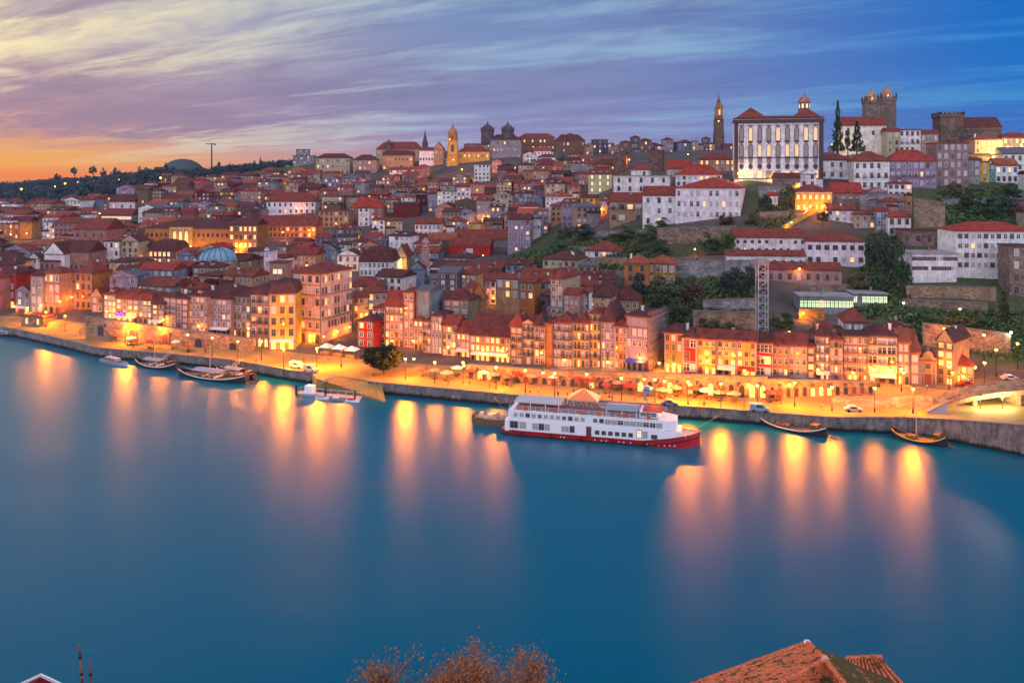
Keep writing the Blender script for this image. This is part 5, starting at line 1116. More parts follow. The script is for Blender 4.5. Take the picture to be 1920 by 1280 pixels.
def sheer_band(bm, L, B, prof, z0, z1, out, mi=0, n=22):
    for s in (-1, 1):
        prev = None
        for i in range(n + 1):
            t = i / n; b, h = prof(t); hb = max(B / 2 * b, 0.02) + out
            cur = [bm.verts.new((L * t, s * hb, h + z0)), bm.verts.new((L * t, s * hb, h + z1)), bm.verts.new((L * t, s * (hb - out - 0.08), h + z1))]
            if prev:
                for k in range(2): bm.faces.new((prev[k], cur[k], cur[k + 1], prev[k + 1])).material_index = mi
            prev = cur
# --- the cruise ship
pS, pB = wpt(938, 815), wpt(1312, 846); dv = pB - pS; Ls = dv.length; rz = math.atan2(dv.y, dv.x); Bm = 8.0
nrm = Vector((-math.sin(rz), math.cos(rz), 0))
ship = thing('cruise_ship', 'long white two-deck river cruise ship with bright red hull moored by the quay', 'cruise ship', pS + nrm * (Bm / 2), rz); LMK.append((1125, 800, 'white cruise ship'))
def sp_(t):
    b = 0.82 + 0.18 * min(t / 0.1, 1) if t < 0.1 else (1.0 if t < 0.80 else max(0.02, 1 - ((t - 0.80) / 0.2) ** 2.6))
    return b, 1.3 + (0.0 if t < 0.74 else 1.7 * ((t - 0.74) / 0.26) ** 0.8)
hu = obj('hull', hull_bm(Ls, Bm, sp_, 0.9), RED, ship)
bm = bmesh.new(); prev = None
for i in range(23):
    t = i / 22; b, s = sp_(t); hb = Bm / 2 * b - 0.05; cur = [bm.verts.new((Ls * t, -hb, s - 0.12)), bm.verts.new((Ls * t, hb, s - 0.12))]
    if prev: bm.faces.new((prev[0], cur[0], cur[1], prev[1]))
    prev = cur
obj('main_deck', bm, pmat('deck_grey', (0.35, 0.35, 0.37), 0.8), ship)
bm = bmesh.new(); sheer_band(bm, Ls, Bm, sp_, -0.14, 0.04, 0.05); obj('rubbing_strake', bm, pmat('strake_dark_red', (0.30, 0.012, 0.02), 0.5), hu)
def cabin(name, x0, x1, z0, z1, hw, rake0=0.0, rake1=0.0, m=WHITE):
    bm = bmesh.new(); v = [bm.verts.new(p) for p in ((x0, -hw, z0), (x1, -hw, z0), (x1, hw, z0), (x0, hw, z0), (x0 + rake0, -hw, z1), (x1 - rake1, -hw, z1), (x1 - rake1, hw, z1), (x0 + rake0, hw, z1))]
    for f in ((0, 1, 5, 4), (1, 2, 6, 5), (2, 3, 7, 6), (3, 0, 4, 7), (4, 5, 6, 7), (3, 2, 1, 0)): bm.faces.new([v[i] for i in f])
    return obj(name, bm, m, ship)
k = Ls / 45.0; hw = Bm / 2 - 0.35
def deckhouse(name, x0, xm, x1, z0, z1, y):
    bm = bmesh.new(); prism(bm, [(x0, -y), (xm, -y), (x1, -y * .62), (x1, y * .62), (xm, y), (x0, y)], z0, z1); return obj(name, bm, WHITE, ship)
deckhouse('lower_deck_cabin', 1.0 * k, 37.6 * k, 41 * k, 1.05, 3.55, hw); deckhouse('upper_deck_cabin', 1.8 * k, 37 * k, 40 * k, 3.702, 5.8, hw - 0.02)
for z, a, b, o in ((3.45, 1.2, 37.6, 0.04), (5.7, 2.0, 37.0, 0.06)):
    bm = bmesh.new(); box(bm, a * k, b * k, -hw - o, hw + o, z + 0.11, z + 0.25); obj('deck_slab', bm, WHITE, ship)
for i in range(24):
    if i in (12,): continue
    x = (3.6 + i * 1.42) * k
    wide = i >= 15
    o = link('window', WM[random.choice('sccw')], ship, (x, -hw + 0.018, 4.5 if not wide else 4.35), 0, (1.15 if wide else 0.8, 1, 0.95 if wide else 0.8))
for x, wd_, ht, kk in ((3.2, 1.6, 1.4, 's'), (5.3, 1.3, 1.4, 'c'), (8.2, 1.1, 1.3, 'c'), (9.7, 1.1, 1.3, 's'), (11.0, 1.1, 1.3, 'c'), (15.2, 1.5, 1.2, 'c'), (16.8, 0.9, 1.3, 's'), (22.5, 0.8, .8, 's'), (24.0, .8, .8, 's'), (25.5, .8, .8, 's'), (27, .8, .8, 's'), (28.5, .8, .8, 's'), (30, .8, .8, 's'), (31.9, 0.9, 1.6, 'p'), (33.2, 0.9, 1.4, 'c'), (35.2, 1.1, .8, 's')):
    link('window', WM[kk], ship, (x * k, -hw - 0.002, 1.85), 0, (wd_, 1, ht))
link('door', DOORM, ship, (20.6 * k, -hw - 0.002, 1.2), 0, (0.9, 1, 2.0))
def rail(x0, x1, z, y, nm='railing', hgt=1.0, step=1.5):
    bm = bmesh.new(); n = max(2, int((x1 - x0) / step))
    for i in range(n + 1): x = x0 + (x1 - x0) * i / n; box(bm, x - .03, x + .03, y - .03, y + .03, z, z + hgt)
    for q in (0.35, 0.7, 1.0): box(bm, x0, x1, y - .02, y + .02, z + hgt * q, z + hgt * q + 0.045)
    return obj(nm, bm, WHITE, ship)
rail(2 * k, 37.5 * k, 5.95, -hw + 0.15); rail(2 * k, 37.5 * k, 5.95, hw - 0.15); rail(38.5 * k, 42.0 * k, 2.2, -2.6, 'bow_railing')
# sun deck: chairs, canopies, wheelhouse, mast
bm = bmesh.new(); box(bm, 3 * k, 14 * k, -3.2, 3.2, 7.6, 7.72)
obj('aft_canopy', bm, pmat('canopy_white', (0.46, 0.48, 0.50), 0.7), ship)
for x in (3.4, 7, 10.5, 13.6):
    for y in (-3.2, 3.2):
        bm = bmesh.new(); box(bm, x * k - .06, x * k + .06, y - .06, y + .06, 5.96, 7.59); obj('canopy_post', bm, WHITE, ship)
bm = bmesh.new(); poly(bm, [(24.2 * k, -3.1, 7.4), (31.5 * k, -3.1, 7.4), (31.5 * k, 0, 7.8), (24.2 * k, 0, 7.8)]); poly(bm, [(24.2 * k, 0, 7.8), (31.5 * k, 0, 7.8), (31.5 * k, 3.1, 7.4), (24.2 * k, 3.1, 7.4)]); bmesh.ops.remove_doubles(bm, verts=bm.verts, dist=0.001); bmesh.ops.solidify(bm, geom=bm.faces[:], thickness=0.1)
obj('forward_canopy', bm, pmat('canopy_grey_blue', (0.25, 0.32, 0.38), 0.7), ship)
for x in (24.6, 28, 31.2):
    for y in (-3.1, 3.1):
        bm = bmesh.new(); box(bm, x * k - .06, x * k + .06, y - .06, y + .06, 5.96, 7.38); obj('canopy_post', bm, WHITE, ship)
bm = bmesh.new(); box(bm, 3 * k, 36 * k, -hw + .4, hw - .4, 5.952, 5.965); obj('sun_deck', bm, pmat('sun_deck_plum', (0.16, 0.12, 0.14), 0.9), ship)
cabin('wheelhouse', 31.8 * k, 36.4 * k, 5.96, 7.4, 2.6, 0.1, 0.5)
for y in (-2.61,):
    for x in (32.6, 33.8, 35.0): link('wheelhouse_window', WM['s'], ship, (x * k, y, 6.4), 0, (0.9, 1, 0.7))
bm = bmesh.new(); lathe(bm, [(0.42, 0), (0.46, 0.1), (0.46, 0.25), (0.42, 0.3)], 14); me = mesh('lifebuoy', bm, pmat('buoy_orange', (0.6, 0.13, 0.04), 0.5))
for x in (6, 13, 19, 23, 28.5, 34):
    o = link('lifebuoy', me, ship, (x * k, -hw + 0.08, 6.5)); o.rotation_euler = (R(90), 0, 0)
bm = bmesh.new(); box(bm, 32.5 * k, 36.8 * k, -2.7, 2.7, 7.402, 7.5); obj('wheelhouse_roof', bm, RED, ship)
bm = bmesh.new(); tube(bm, (33.2 * k, 0, 7.5), (33.2 * k, 0, 12.2), 0.2, 0.14, 8); tube(bm, (33.2 * k, -1.2, 10.6), (33.2 * k, 1.2, 10.6), 0.07, 0.07, 6); box(bm, 32.3 * k, 34.3 * k, -0.9, 0.9, 11.0, 11.5); box(bm, 32.6 * k, 34.0 * k, -0.7, 0.7, 11.9, 12.3); obj('radar_mast', bm, pmat('mast_grey', (0.3, 0.33, 0.4), 0.5), ship)
# folded deck chairs
bm = bmesh.new(); box(bm, -0.25, 0.25, -0.3, 0.3, 0.35, 0.43); box(bm, -0.3, -0.22, -0.3, 0.3, 0.43, 1.0)
for x in (-.22, .22):
    for y in (-.25, .25): box(bm, x - .03, x + .03, y - .03, y + .03, 0, 0.35)
CHAIRM = mesh('deck_chair', bm, pmat('chair_plum', (0.17, 0.10, 0.13), 0.8))
for i in range(26):
    o = link('deck_chair', CHAIRM, ship, ((14.6 + (i // 3) * 1.05) * k, (-2.6, 0.0, 2.4)[i % 3], 5.966), random.uniform(-.3, .3))
bm = bmesh.new(); 
for i in range(11): 
    if i in (4, 5): continue
me = mesh('hull_letter_mark', (lambda b_: (lathe(b_, [(0.16, 0), (0.16, 0.05)], 10), b_)[1])(bm), pmat('letter_mark_white', (0.75, 0.72, 0.7), 0.4))
for x in (12, 14.2, 15, 22, 23.5, 24.6, 26, 27.4, 28.5, 30, 33.6, 34.6, 36.2, 37.4, 38.6, 39.6):
    b, s = sp_(x / 45.0); o = link('hull_letter_mark', me, ship, (x * k, -Bm / 2 * b * 0.95 - 0.06, 0.6)); o.rotation_euler = (R(84), 0, 0)  # round white marks standing in for the hull lettering

# --- floating landing stage between ship and quay, with its tent
p = wpt(1085, 788); t = thing('tent_pavilion', 'orange and white peaked tent on the landing stage behind the cruise ship', 'tent', (p.x + 2, p.y + 7.5, 1.2), rz)
bm = bmesh.new(); pts = [(-4, -3, 2.3), (4, -3, 2.3), (4, 3, 2.3), (-4, 3, 2.3)]
for i in range(4):
    a, b = pts[i], pts[(i + 1) % 4]; poly(bm, [a, b, (0.9 if (a[0] + b[0]) >= 0 else -0.9, 0, 7.6)] if False else [a, b, (0, 0, 4.7)], i % 2)
bmesh.ops.remove_doubles(bm, verts=bm.verts, dist=.01); obj('tent_roof', bm, [pmat('tent_orange', (0.62, 0.24, 0.10), 0.8), pmat('tent_white', (0.52, 0.42, 0.36), 0.8)], t)
for x, y, z in pts:
    bm = bmesh.new(); box(bm, x * .95 - .07, x * .95 + .07, y * .95 - .07, y * .95 + .07, 0, 2.29); obj('tent_pole', bm, WHITE, t)
t = thing('landing_stage', 'low grey floating landing stage lying between the cruise ship and the quay', 'pontoon', (p.x + 2, p.y + 7.5, 0), rz)
bm = bmesh.new(); box(bm, -17, 17, -3.3, 3.3, -0.6, 1.19); obj('deck', bm, pmat('pontoon_deck', (0.22, 0.2, 0.19), 0.8), t)
for x in (-15, -5, 6, 15): bm = bmesh.new(); lathe(bm, [(0.3, -1), (0.3, 3.2), (0.1, 3.5)], 10, x, 3.7); obj('mooring_pile', bm, IRON, t)
bm = bmesh.new(); box(bm, 5, 16.5, -3.5, -3.35, 1.2, 2.2); obj('rail_panel', bm, WHITE, t)
# brown barge behind the stern
p = wpt(884, 795); t = thing('work_barge', 'old brown wooden barge with clutter on deck, moored off the ship\'s stern', 'barge', p + Vector((0.5, 1.6, 0)), rz)
obj('hull', hull_bm(10.5, 4.2, lambda t_: (0.75 + 0.25 * math.sin(math.pi * min(max(t_, .05), .95)), 1.6 + 0.5 * (2 * t_ - 1) ** 2), 0.9), WOOD, t)
bm = bmesh.new(); box(bm, 0.6, 9.8, -1.6, 1.6, 1.45, 1.55); obj('deck', bm, pmat('deck_tan', (0.42, 0.31, 0.2), 0.8), t)
for x, w_, hgt in ((2, .8, 1.2), (4.2, 1.3, 0.9), (6.2, .8, 1.5), (8, 1.2, 1.0)):
    bm = bmesh.new(); box(bm, x - w_ / 2, x + w_ / 2, -0.9, 0.7, 1.551, 1.55 + hgt); bmesh.ops.bevel(bm, geom=bm.edges[:], offset=0.12, segments=2, affect='EDGES'); obj('crate', bm, TARP if x > 5 else STRAKE, t)
bm = bmesh.new(); 
for x in (0.9, 3.2, 5.4, 7.6, 9.6): tube(bm, (x, -1.75, 1.5), (x, -1.75, 2.5), 0.05, 0.05, 5)
tube(bm, (0.9, -1.75, 2.45), (9.6, -1.75, 2.45), 0.05, 0.05, 5); obj('railing', bm, STRAKE, t)
# --- traditional wine boats
def rabelo(label, s, e, beam, strake, mast=True, mast_h=10, cargo='cover', oar=True, boom=True):
    a, b = wpt(*s), wpt(*e); d = b - a; L = d.length; rz_ = math.atan2(d.y, d.x)
    n_ = Vector((-math.sin(rz_), math.cos(rz_), 0)); t = thing('wine_boat', label, 'boat', a + n_ * beam / 2, rz_, 'traditional wooden wine boats')
    pf = lambda t_: (max(0.05, math.sin(math.pi * min(max(0.06 + t_ * 0.88, 0), 1)) ** 0.6), 0.75 + 1.5 * abs(2 * t_ - 0.95) ** 2.6)
    hu = obj('hull', hull_bm(L, beam, pf, 0.75), NAVY, t)
    bm = bmesh.new(); sheer_band(bm, L, beam, pf, -0.22, 0.05, 0.05); obj('strake', bm, strake, hu)
    bm = bmesh.new(); prev = None
    for i in range(17):
        q = 0.06 + 0.88 * i / 16; b_, s_ = pf(q); hb = beam / 2 * b_ * 0.96; cur = [bm.verts.new((L * q, -hb, min(s_ - 0.2, 0.75))), bm.verts.new((L * q, hb, min(s_ - 0.2, 0.75)))]
        if prev: bm.faces.new((prev[0], cur[0], cur[1], prev[1]))
        prev = cur
    obj('deck', bm, WOOD, t)
    if cargo == 'cover':
        bm = bmesh.new(); poly(bm, [(L * .25, -beam * .42, 2.5), (L * .68, -beam * .42, 2.5), (L * .68, 0, 3.0), (L * .25, 0, 3.0)]); poly(bm, [(L * .25, 0, 3.0), (L * .68, 0, 3.0), (L * .68, beam * .42, 2.5), (L * .25, beam * .42, 2.5)]); bmesh.ops.remove_doubles(bm, verts=bm.verts, dist=.001); bmesh.ops.solidify(bm, geom=bm.faces[:], thickness=0.07); obj('awning', bm, TARP, t)
        for x in (.26, .4, .54, .67):
            for y in (-.4, .4): bm = bmesh.new(); tube(bm, (L * x, beam * y, .7), (L * x, beam * y, 2.5), .05, .05, 5); obj('awning_post', bm, WOOD, t)
        for i in range(4): bm = bmesh.new(); box(bm, L * (.3 + .09 * i), L * (.3 + .09 * i) + .4, -beam * .35, beam * .35, .76, 1.2); obj('bench', bm, WHITE if i % 2 else TARP, t)
    else:
        bm = bmesh.new(); lathe(bm, [(.3, 0), (.38, .35), (.38, .65), (.3, 1.0)], 10); me_ = mesh('barrel', bm, WOOD)
        for i in range(8):
            o = link('barrel', me_, t, (L * (.3 + .05 * (i // 2)), (-.6 if i % 2 else .6), 1.15)); o.rotation_euler = (R(90), 0, 0)
    # stern helm platform
    bm = bmesh.new(); box(bm, L * .78, L * .88, -beam * .3, beam * .3, 2.4, 2.52)
    for x in (.785, .875):
        for y in (-.28, .28): tube(bm, (L * x, beam * y, .7), (L * x, beam * y, 2.42), .06, .06, 5)
    obj('helm_platform', bm, WOOD, t)
    if mast:
        bm = bmesh.new(); tube(bm, (L * .45, 0, .6), (L * .45, 0, mast_h), .13, .07, 8); obj('mast', bm, pmat('mast_pale', (0.5, 0.42, 0.36), 0.7), t)
        if boom: bm = bmesh.new(); tube(bm, (L * .45 - 2.6, 0, mast_h - 1.5), (L * .45 + 2.6, 0, mast_h - 1.5), .06, .06, 6); obj('yard', bm, WOOD, t)
        bm = bmesh.new()
        for x in (.04, .93): tube(bm, (L * x, 0, pf(x)[1]), (L * .45, 0, mast_h - .3), .025, .025, 4)
        obj('stay', bm, IRON, t)
    if oar: bm = bmesh.new(); tube(bm, (L * .8, 0, 2.7), (L * 1.12, -0.4, 0.25), .09, .06, 6); box(bm, L * 1.04, L * 1.15, -0.43, -0.33, 0.1, 0.55); obj('steering_oar', bm, WOOD, t)
    return t
rabelo('masted wooden boat with grey awning, smaller of the pair below the orange river wall', (246, 686), (322, 697), 4.2, STRAKE, mast_h=8.5)
rabelo('large dark wooden boat with grey awning and benches, biggest by the western quay', (326, 706), (452, 722), 5.2, STRAKE, mast_h=9.5, boom=False)
rabelo('low dark wine boat tied inside the biggest wooden boat', (400, 702), (468, 716), 3.6, STRAKE, mast=False, cargo='cover')
rabelo('dark wine boat with purple-white strake, laden with barrels, east of the ship', (1417, 797), (1545, 824), 4.0, STRAKE, mast=False, cargo='barrel')
rabelo('yellow-striped wine boat with bare mast in front of the tall quay wall', (1668, 822), (1772, 842), 4.2, YSTR, mast_h=9.5, cargo='barrel', boom=False)
def launch(label, s, e, beam, m, cab=True):
    a, b = wpt(*s), wpt(*e); d = b - a; L = d.length; t = thing('motor_launch', label, 'boat', a, math.atan2(d.y, d.x))
    obj('hull', hull_bm(L, beam, lambda q: (max(.05, 1 - max(0, (q - .6) / .4) ** 2) * (0.85 + .15 * min(q * 8, 1)), .8 + .5 * q ** 3), .8), m, t)
    bm = bmesh.new(); box(bm, L * .2, L * .62, -beam * .36, beam * .36, .7, 1.9); bmesh.ops.bevel(bm, geom=bm.edges[:], offset=.15, segments=2, affect='EDGES'); c = obj('cabin', bm, pmat('cabin_grey', (0.42, 0.42, 0.44), 0.5), t)
    for i in range(3): link('window', WM['s'], c, (L * (.28 + .13 * i), -beam * .365, 1.15), 0, (L * .08, 1, .45))
    bm = bmesh.new(); tube(bm, (L * .4, 0, 1.9), (L * .4, 0, 3.2), .04, .03, 5); obj('aerial', bm, IRON, t)
launch('pale motor launch moored bow-out at the quay corner', (192, 676), (240, 687), 2.8, pmat('launch_grey', (0.36, 0.36, 0.38), 0.5))
launch('small dark launch at the far end of the quay', (-12, 626), (36, 633), 2.8, NAVY)
# floating jetty with small boats
a, b = wpt(556, 741), wpt(672, 752); d = b - a; L = d.length; rz_ = math.atan2(d.y, d.x)
t = thing('floating_jetty', 'floating jetty with a purple-grey gangway beside the slipway', 'jetty', a + Vector((0, 1.6, 0)), rz_)
bm = bmesh.new(); box(bm, 0, L, -1.2, 1.2, -.4, .55); obj('deck', bm, pmat('jetty_grey', (0.35, 0.34, 0.36), .8), t)
bm = bmesh.new(); box(bm, L * .14, L * .26, -1.0, 1.0, .56, 2.7); obj('jetty_hut', bm, WHITE, t)
bm = bmesh.new(); poly(bm, [(L * .12, -.8, .9), (L * .12, .8, .9), (L * .42, 6.2, 3.6), (L * .34, 6.4, 3.6)]); bmesh.ops.solidify(bm, geom=bm.faces[:], thickness=.25); obj('gangway', bm, pmat('gangway', (0.40, 0.34, 0.40), .6), t)
for x in (.02, .5, .97): bm = bmesh.new(); lathe(bm, [(.26, -1.5), (.26, 2.6), (.08, 2.9)], 10, L * x, -1.5); obj('mooring_pile', bm, IRON, t)
bm = bmesh.new()
for i in range(9): tube(bm, (L * i / 8, 1.1, .55), (L * i / 8, 1.1, 1.6), .04, .04, 5)
tube(bm, (0, 1.1, 1.55), (L, 1.1, 1.55), .04, .04, 5); obj('railing', bm, WHITE, t)
for i, lab in enumerate(('tiny white boat nosing the jetty by the hut', 'tiny grey boat in the middle of the jetty', 'tiny white boat with red cover at the jetty\'s outer end')):
    p = a + (b - a) * (.34 + .24 * i); t = thing('dinghy', lab, 'dinghy', p + Vector((0, -.9, 0)), rz_, 'small boats at the jetty')
    obj('hull', hull_bm(3.8, 1.5, lambda q: (max(.06, 1 - max(0, (q - .5) / .5) ** 2), .55 + .25 * q * q), .8), (WHITE, TARP, WHITE)[i], t); bm = bmesh.new(); box(bm, .5, 2.2, -.5, .5, .45, .9); bmesh.ops.bevel(bm, geom=bm.edges[:], offset=.12, segments=2, affect='EDGES'); obj('boat_cover', bm, (TARP, CLOTH, RED)[i], t)

# fenders and mooring ropes of the ship, gangplanks of the wooden boats
for x in (5, 12, 19, 26, 33): bm = bmesh.new(); lathe(bm, [(.12, -.4), (.22, -.3), (.22, .3), (.12, .4)], 8, x * k, -Bm / 2 * sp_(x / 45)[0] - .26); o = obj('fender', bm, IRON, ship); o.location = (0, 0, .75)
for x0, x1 in ((1.0, -7), (42.5, 50)):
    bm = bmesh.new(); tube(bm, (x0 * k, 2, 2.0), (x1 * k, 15.5, 3.2), .02, .02, 5); obj('mooring_rope', bm, STRAKE, ship)
bm = bmesh.new(); sheer_band(bm, Ls, Bm, sp_, -1.2, -0.92, 0.02); obj('waterline_stain', bm, NAVY, hu)
for a, b, lab in (((300, 688), 322, 'orange-lit wooden gangplank from the smaller masted boat to the quay'), ((430, 706), 452, 'orange-lit wooden gangplank from the biggest wooden boat to the quay')):
    p = wpt(*a) + Vector((0, 1.5, 1.2)); e_ = at(b, interp(EDGE, b) + 1.2); t = thing('gangplank', lab, 'gangplank', p); d = e_ - p; bm = bmesh.new(); sd_ = Vector((d.y, -d.x, 0)).normalized() * .55
    poly(bm, [-sd_, sd_, d + sd_, d - sd_]); bmesh.ops.solidify(bm, geom=bm.faces[:], thickness=.12); obj('plank', bm, WOOD, t)
    for s_ in (-1, 1):
        bm = bmesh.new(); tube(bm, sd_ * s_ + Vector((0, 0, .9)), d + sd_ * s_ + Vector((0, 0, .9)), .04, .04, 5)
        for q in (0, .33, .66, 1): tube(bm, d * q + sd_ * s_, d * q + sd_ * s_ + Vector((0, 0, .9)), .035, .035, 4)
        obj('handrail', bm, STRAKE, t)
# ---------------------------------------------------------------- trees
def leaf_mesh(name, n, rad, clumps, size, seed, flat=0.0, mat=LEAF):
    """leaf-sized faces spread through overlapping clumps inside an ellipsoid of half-axes 1 (scaled later); not one smooth ball"""
    r = random.Random(seed); bm = bmesh.new(); cl = []
    for _ in range(clumps):
        while True:
            v = Vector((r.uniform(-1, 1), r.uniform(-1, 1), r.uniform(-1, 1)))
            if v.length < 1: break
        if v.length > 1e-3: v = v.normalized() * (v.length ** 0.5) * 0.72
        cl.append((v, r.uniform(0.20, 0.40)))
    for i in range(n):
        c, q = r.choice(cl); d = Vector((r.gauss(0, 1), r.gauss(0, 1), r.gauss(0, 1))).normalized() * q * (r.random() ** 0.4)
        p = c + d; u = Vector((r.gauss(0, 1), r.gauss(0, 1), r.gauss(0, 0.6))).normalized(); w = u.orthogonal().normalized(); w = Matrix.Rotation(r.uniform(0, 6.28), 3, u) @ w
        s = size * r.uniform(0.6, 1.3); a = bm.verts.new(p - w * s); b = bm.verts.new(p + u.cross(w) * s * 0.6); e = bm.verts.new(p + w * s); f = bm.verts.new(p - u.cross(w) * s * 0.6)
        bm.faces.new((a, b, e, f))
    me = bpy.data.meshes.new(name); bm.to_mesh(me); bm.free(); me.materials.append(mat); return me
CROWN = [leaf_mesh('crown', 1500, 1, 16, 0.085, s) for s in (1, 2, 3, 4)]
def cone_mesh(seed, n=1500):
    r = random.Random(seed); bm = bmesh.new()
    for i in range(n):
        z = r.random() ** 1.4; R_ = (1 - z) ** 0.8 * 0.95 + 0.05; R_ *= 0.75 + 0.25 * math.sin(z * 26 + r.uniform(-.6, .6)); a = r.uniform(0, 6.283); q = R_ * math.sqrt(r.uniform(0.15, 1))
        p = Vector((q * math.cos(a), q * math.sin(a), z * 2 - 1 + r.uniform(-.03, .03))); u = Vector((math.cos(a), math.sin(a), r.uniform(-.4, .2))).normalized(); w = u.orthogonal().normalized(); s = 0.10 * r.uniform(.6, 1.3)
        bm.faces.new([bm.verts.new(x) for x in (p - w * s * .6, p + u * s, p + w * s * .6, p - u * s * .5)])
    me = bpy.data.meshes.new('conifer_crown'); bm.to_mesh(me); bm.free(); me.materials.append(LEAF); return me
ROUND = leaf_mesh('crown', 9000, 1, 40, 0.075, 8)
CONE = [cone_mesh(s) for s in (11, 12)]
def trunk_mesh():
    bm = bmesh.new(); tube(bm, (0, 0, -.25), (0.02, 0, .5), .05, .035, 7); tube(bm, (0.02, 0, .5), (0.0, 0.02, 1.0), .035, .018, 6)
    for a in range(5): tube(bm, (0.01, 0, .4 + .06 * a), (.22 * math.cos(a * 2.4), .22 * math.sin(a * 2.4), .68 + .06 * a), .022, .008, 5)
    return mesh('trunk', bm, BARK)
TRUNK = trunk_mesh()
GREEN = dict(deep=(0.018, 0.034, 0.016), dark=(0.045, 0.085, 0.034), mid=(0.075, 0.13, 0.036), olive=(0.10, 0.115, 0.038), blue=(0.04, 0.078, 0.055), brown=(0.10, 0.065, 0.03), bright=(0.07, 0.13, 0.03))
def tree(label, px, base, wpx, hpx, kind='dark', form='round', me=None, Y=None, name='tree', group='trees on the town slope', crown=0.78):
    Y = Y or hit(px, base); W = wpx / F * Y; H = hpx / F * Y; p = at(px, Y); p.z = zray(base, Y)
    t = thing(name, label, 'tree' if name != 'bush' else 'bush', p, random.uniform(0, 6.28), group)
    g = tuple(c * random.uniform(.85, 1.15) for c in GREEN[kind])
    if form == 'cone': link('crown', random.choice(CONE), t, (0, 0, H * .54), random.uniform(0, 6), (W / 2, W / 2, H * .46), g)
    elif name == 'bush': link('crown', random.choice(CROWN), t, (0, 0, H * .42), random.uniform(0, 6), (W / 2, W / 2, H * .55), g); 
    else: link('crown', me or random.choice(CROWN), t, (0, 0, H * (1 - crown / 2)), random.uniform(0, 6), (W / 2 * 1.08, W / 2 * 1.08, H * crown / 2 * 1.08), g)
    link('trunk', TRUNK, t, (0, 0, 0), 0, (H * .5, H * .5, H * .72))
    FOOT.append((p.x, p.y, W / 2, W, W, 0)); return t
tt = tree('large round dark tree standing alone on the riverside square', 720, 698, 76, 52, 'deep', Y=231, crown=0.86, group=None, me=ROUND); LMK.append((720, 675, 'round square tree'))
tree('tall dark conifer close beside the palace, highest tree on the hill', 1571, 290, 26, 100, 'dark', 'cone', Y=440, name='conifer', group=None)
tree('shorter dark conifer in front of the monastery wing', 1607, 288, 30, 60, 'dark', 'cone', Y=445, name='conifer', group=None)
tree('small golden-green tree lit between the two palace conifers', 1590, 288, 14, 48, 'olive', Y=443, group=None)
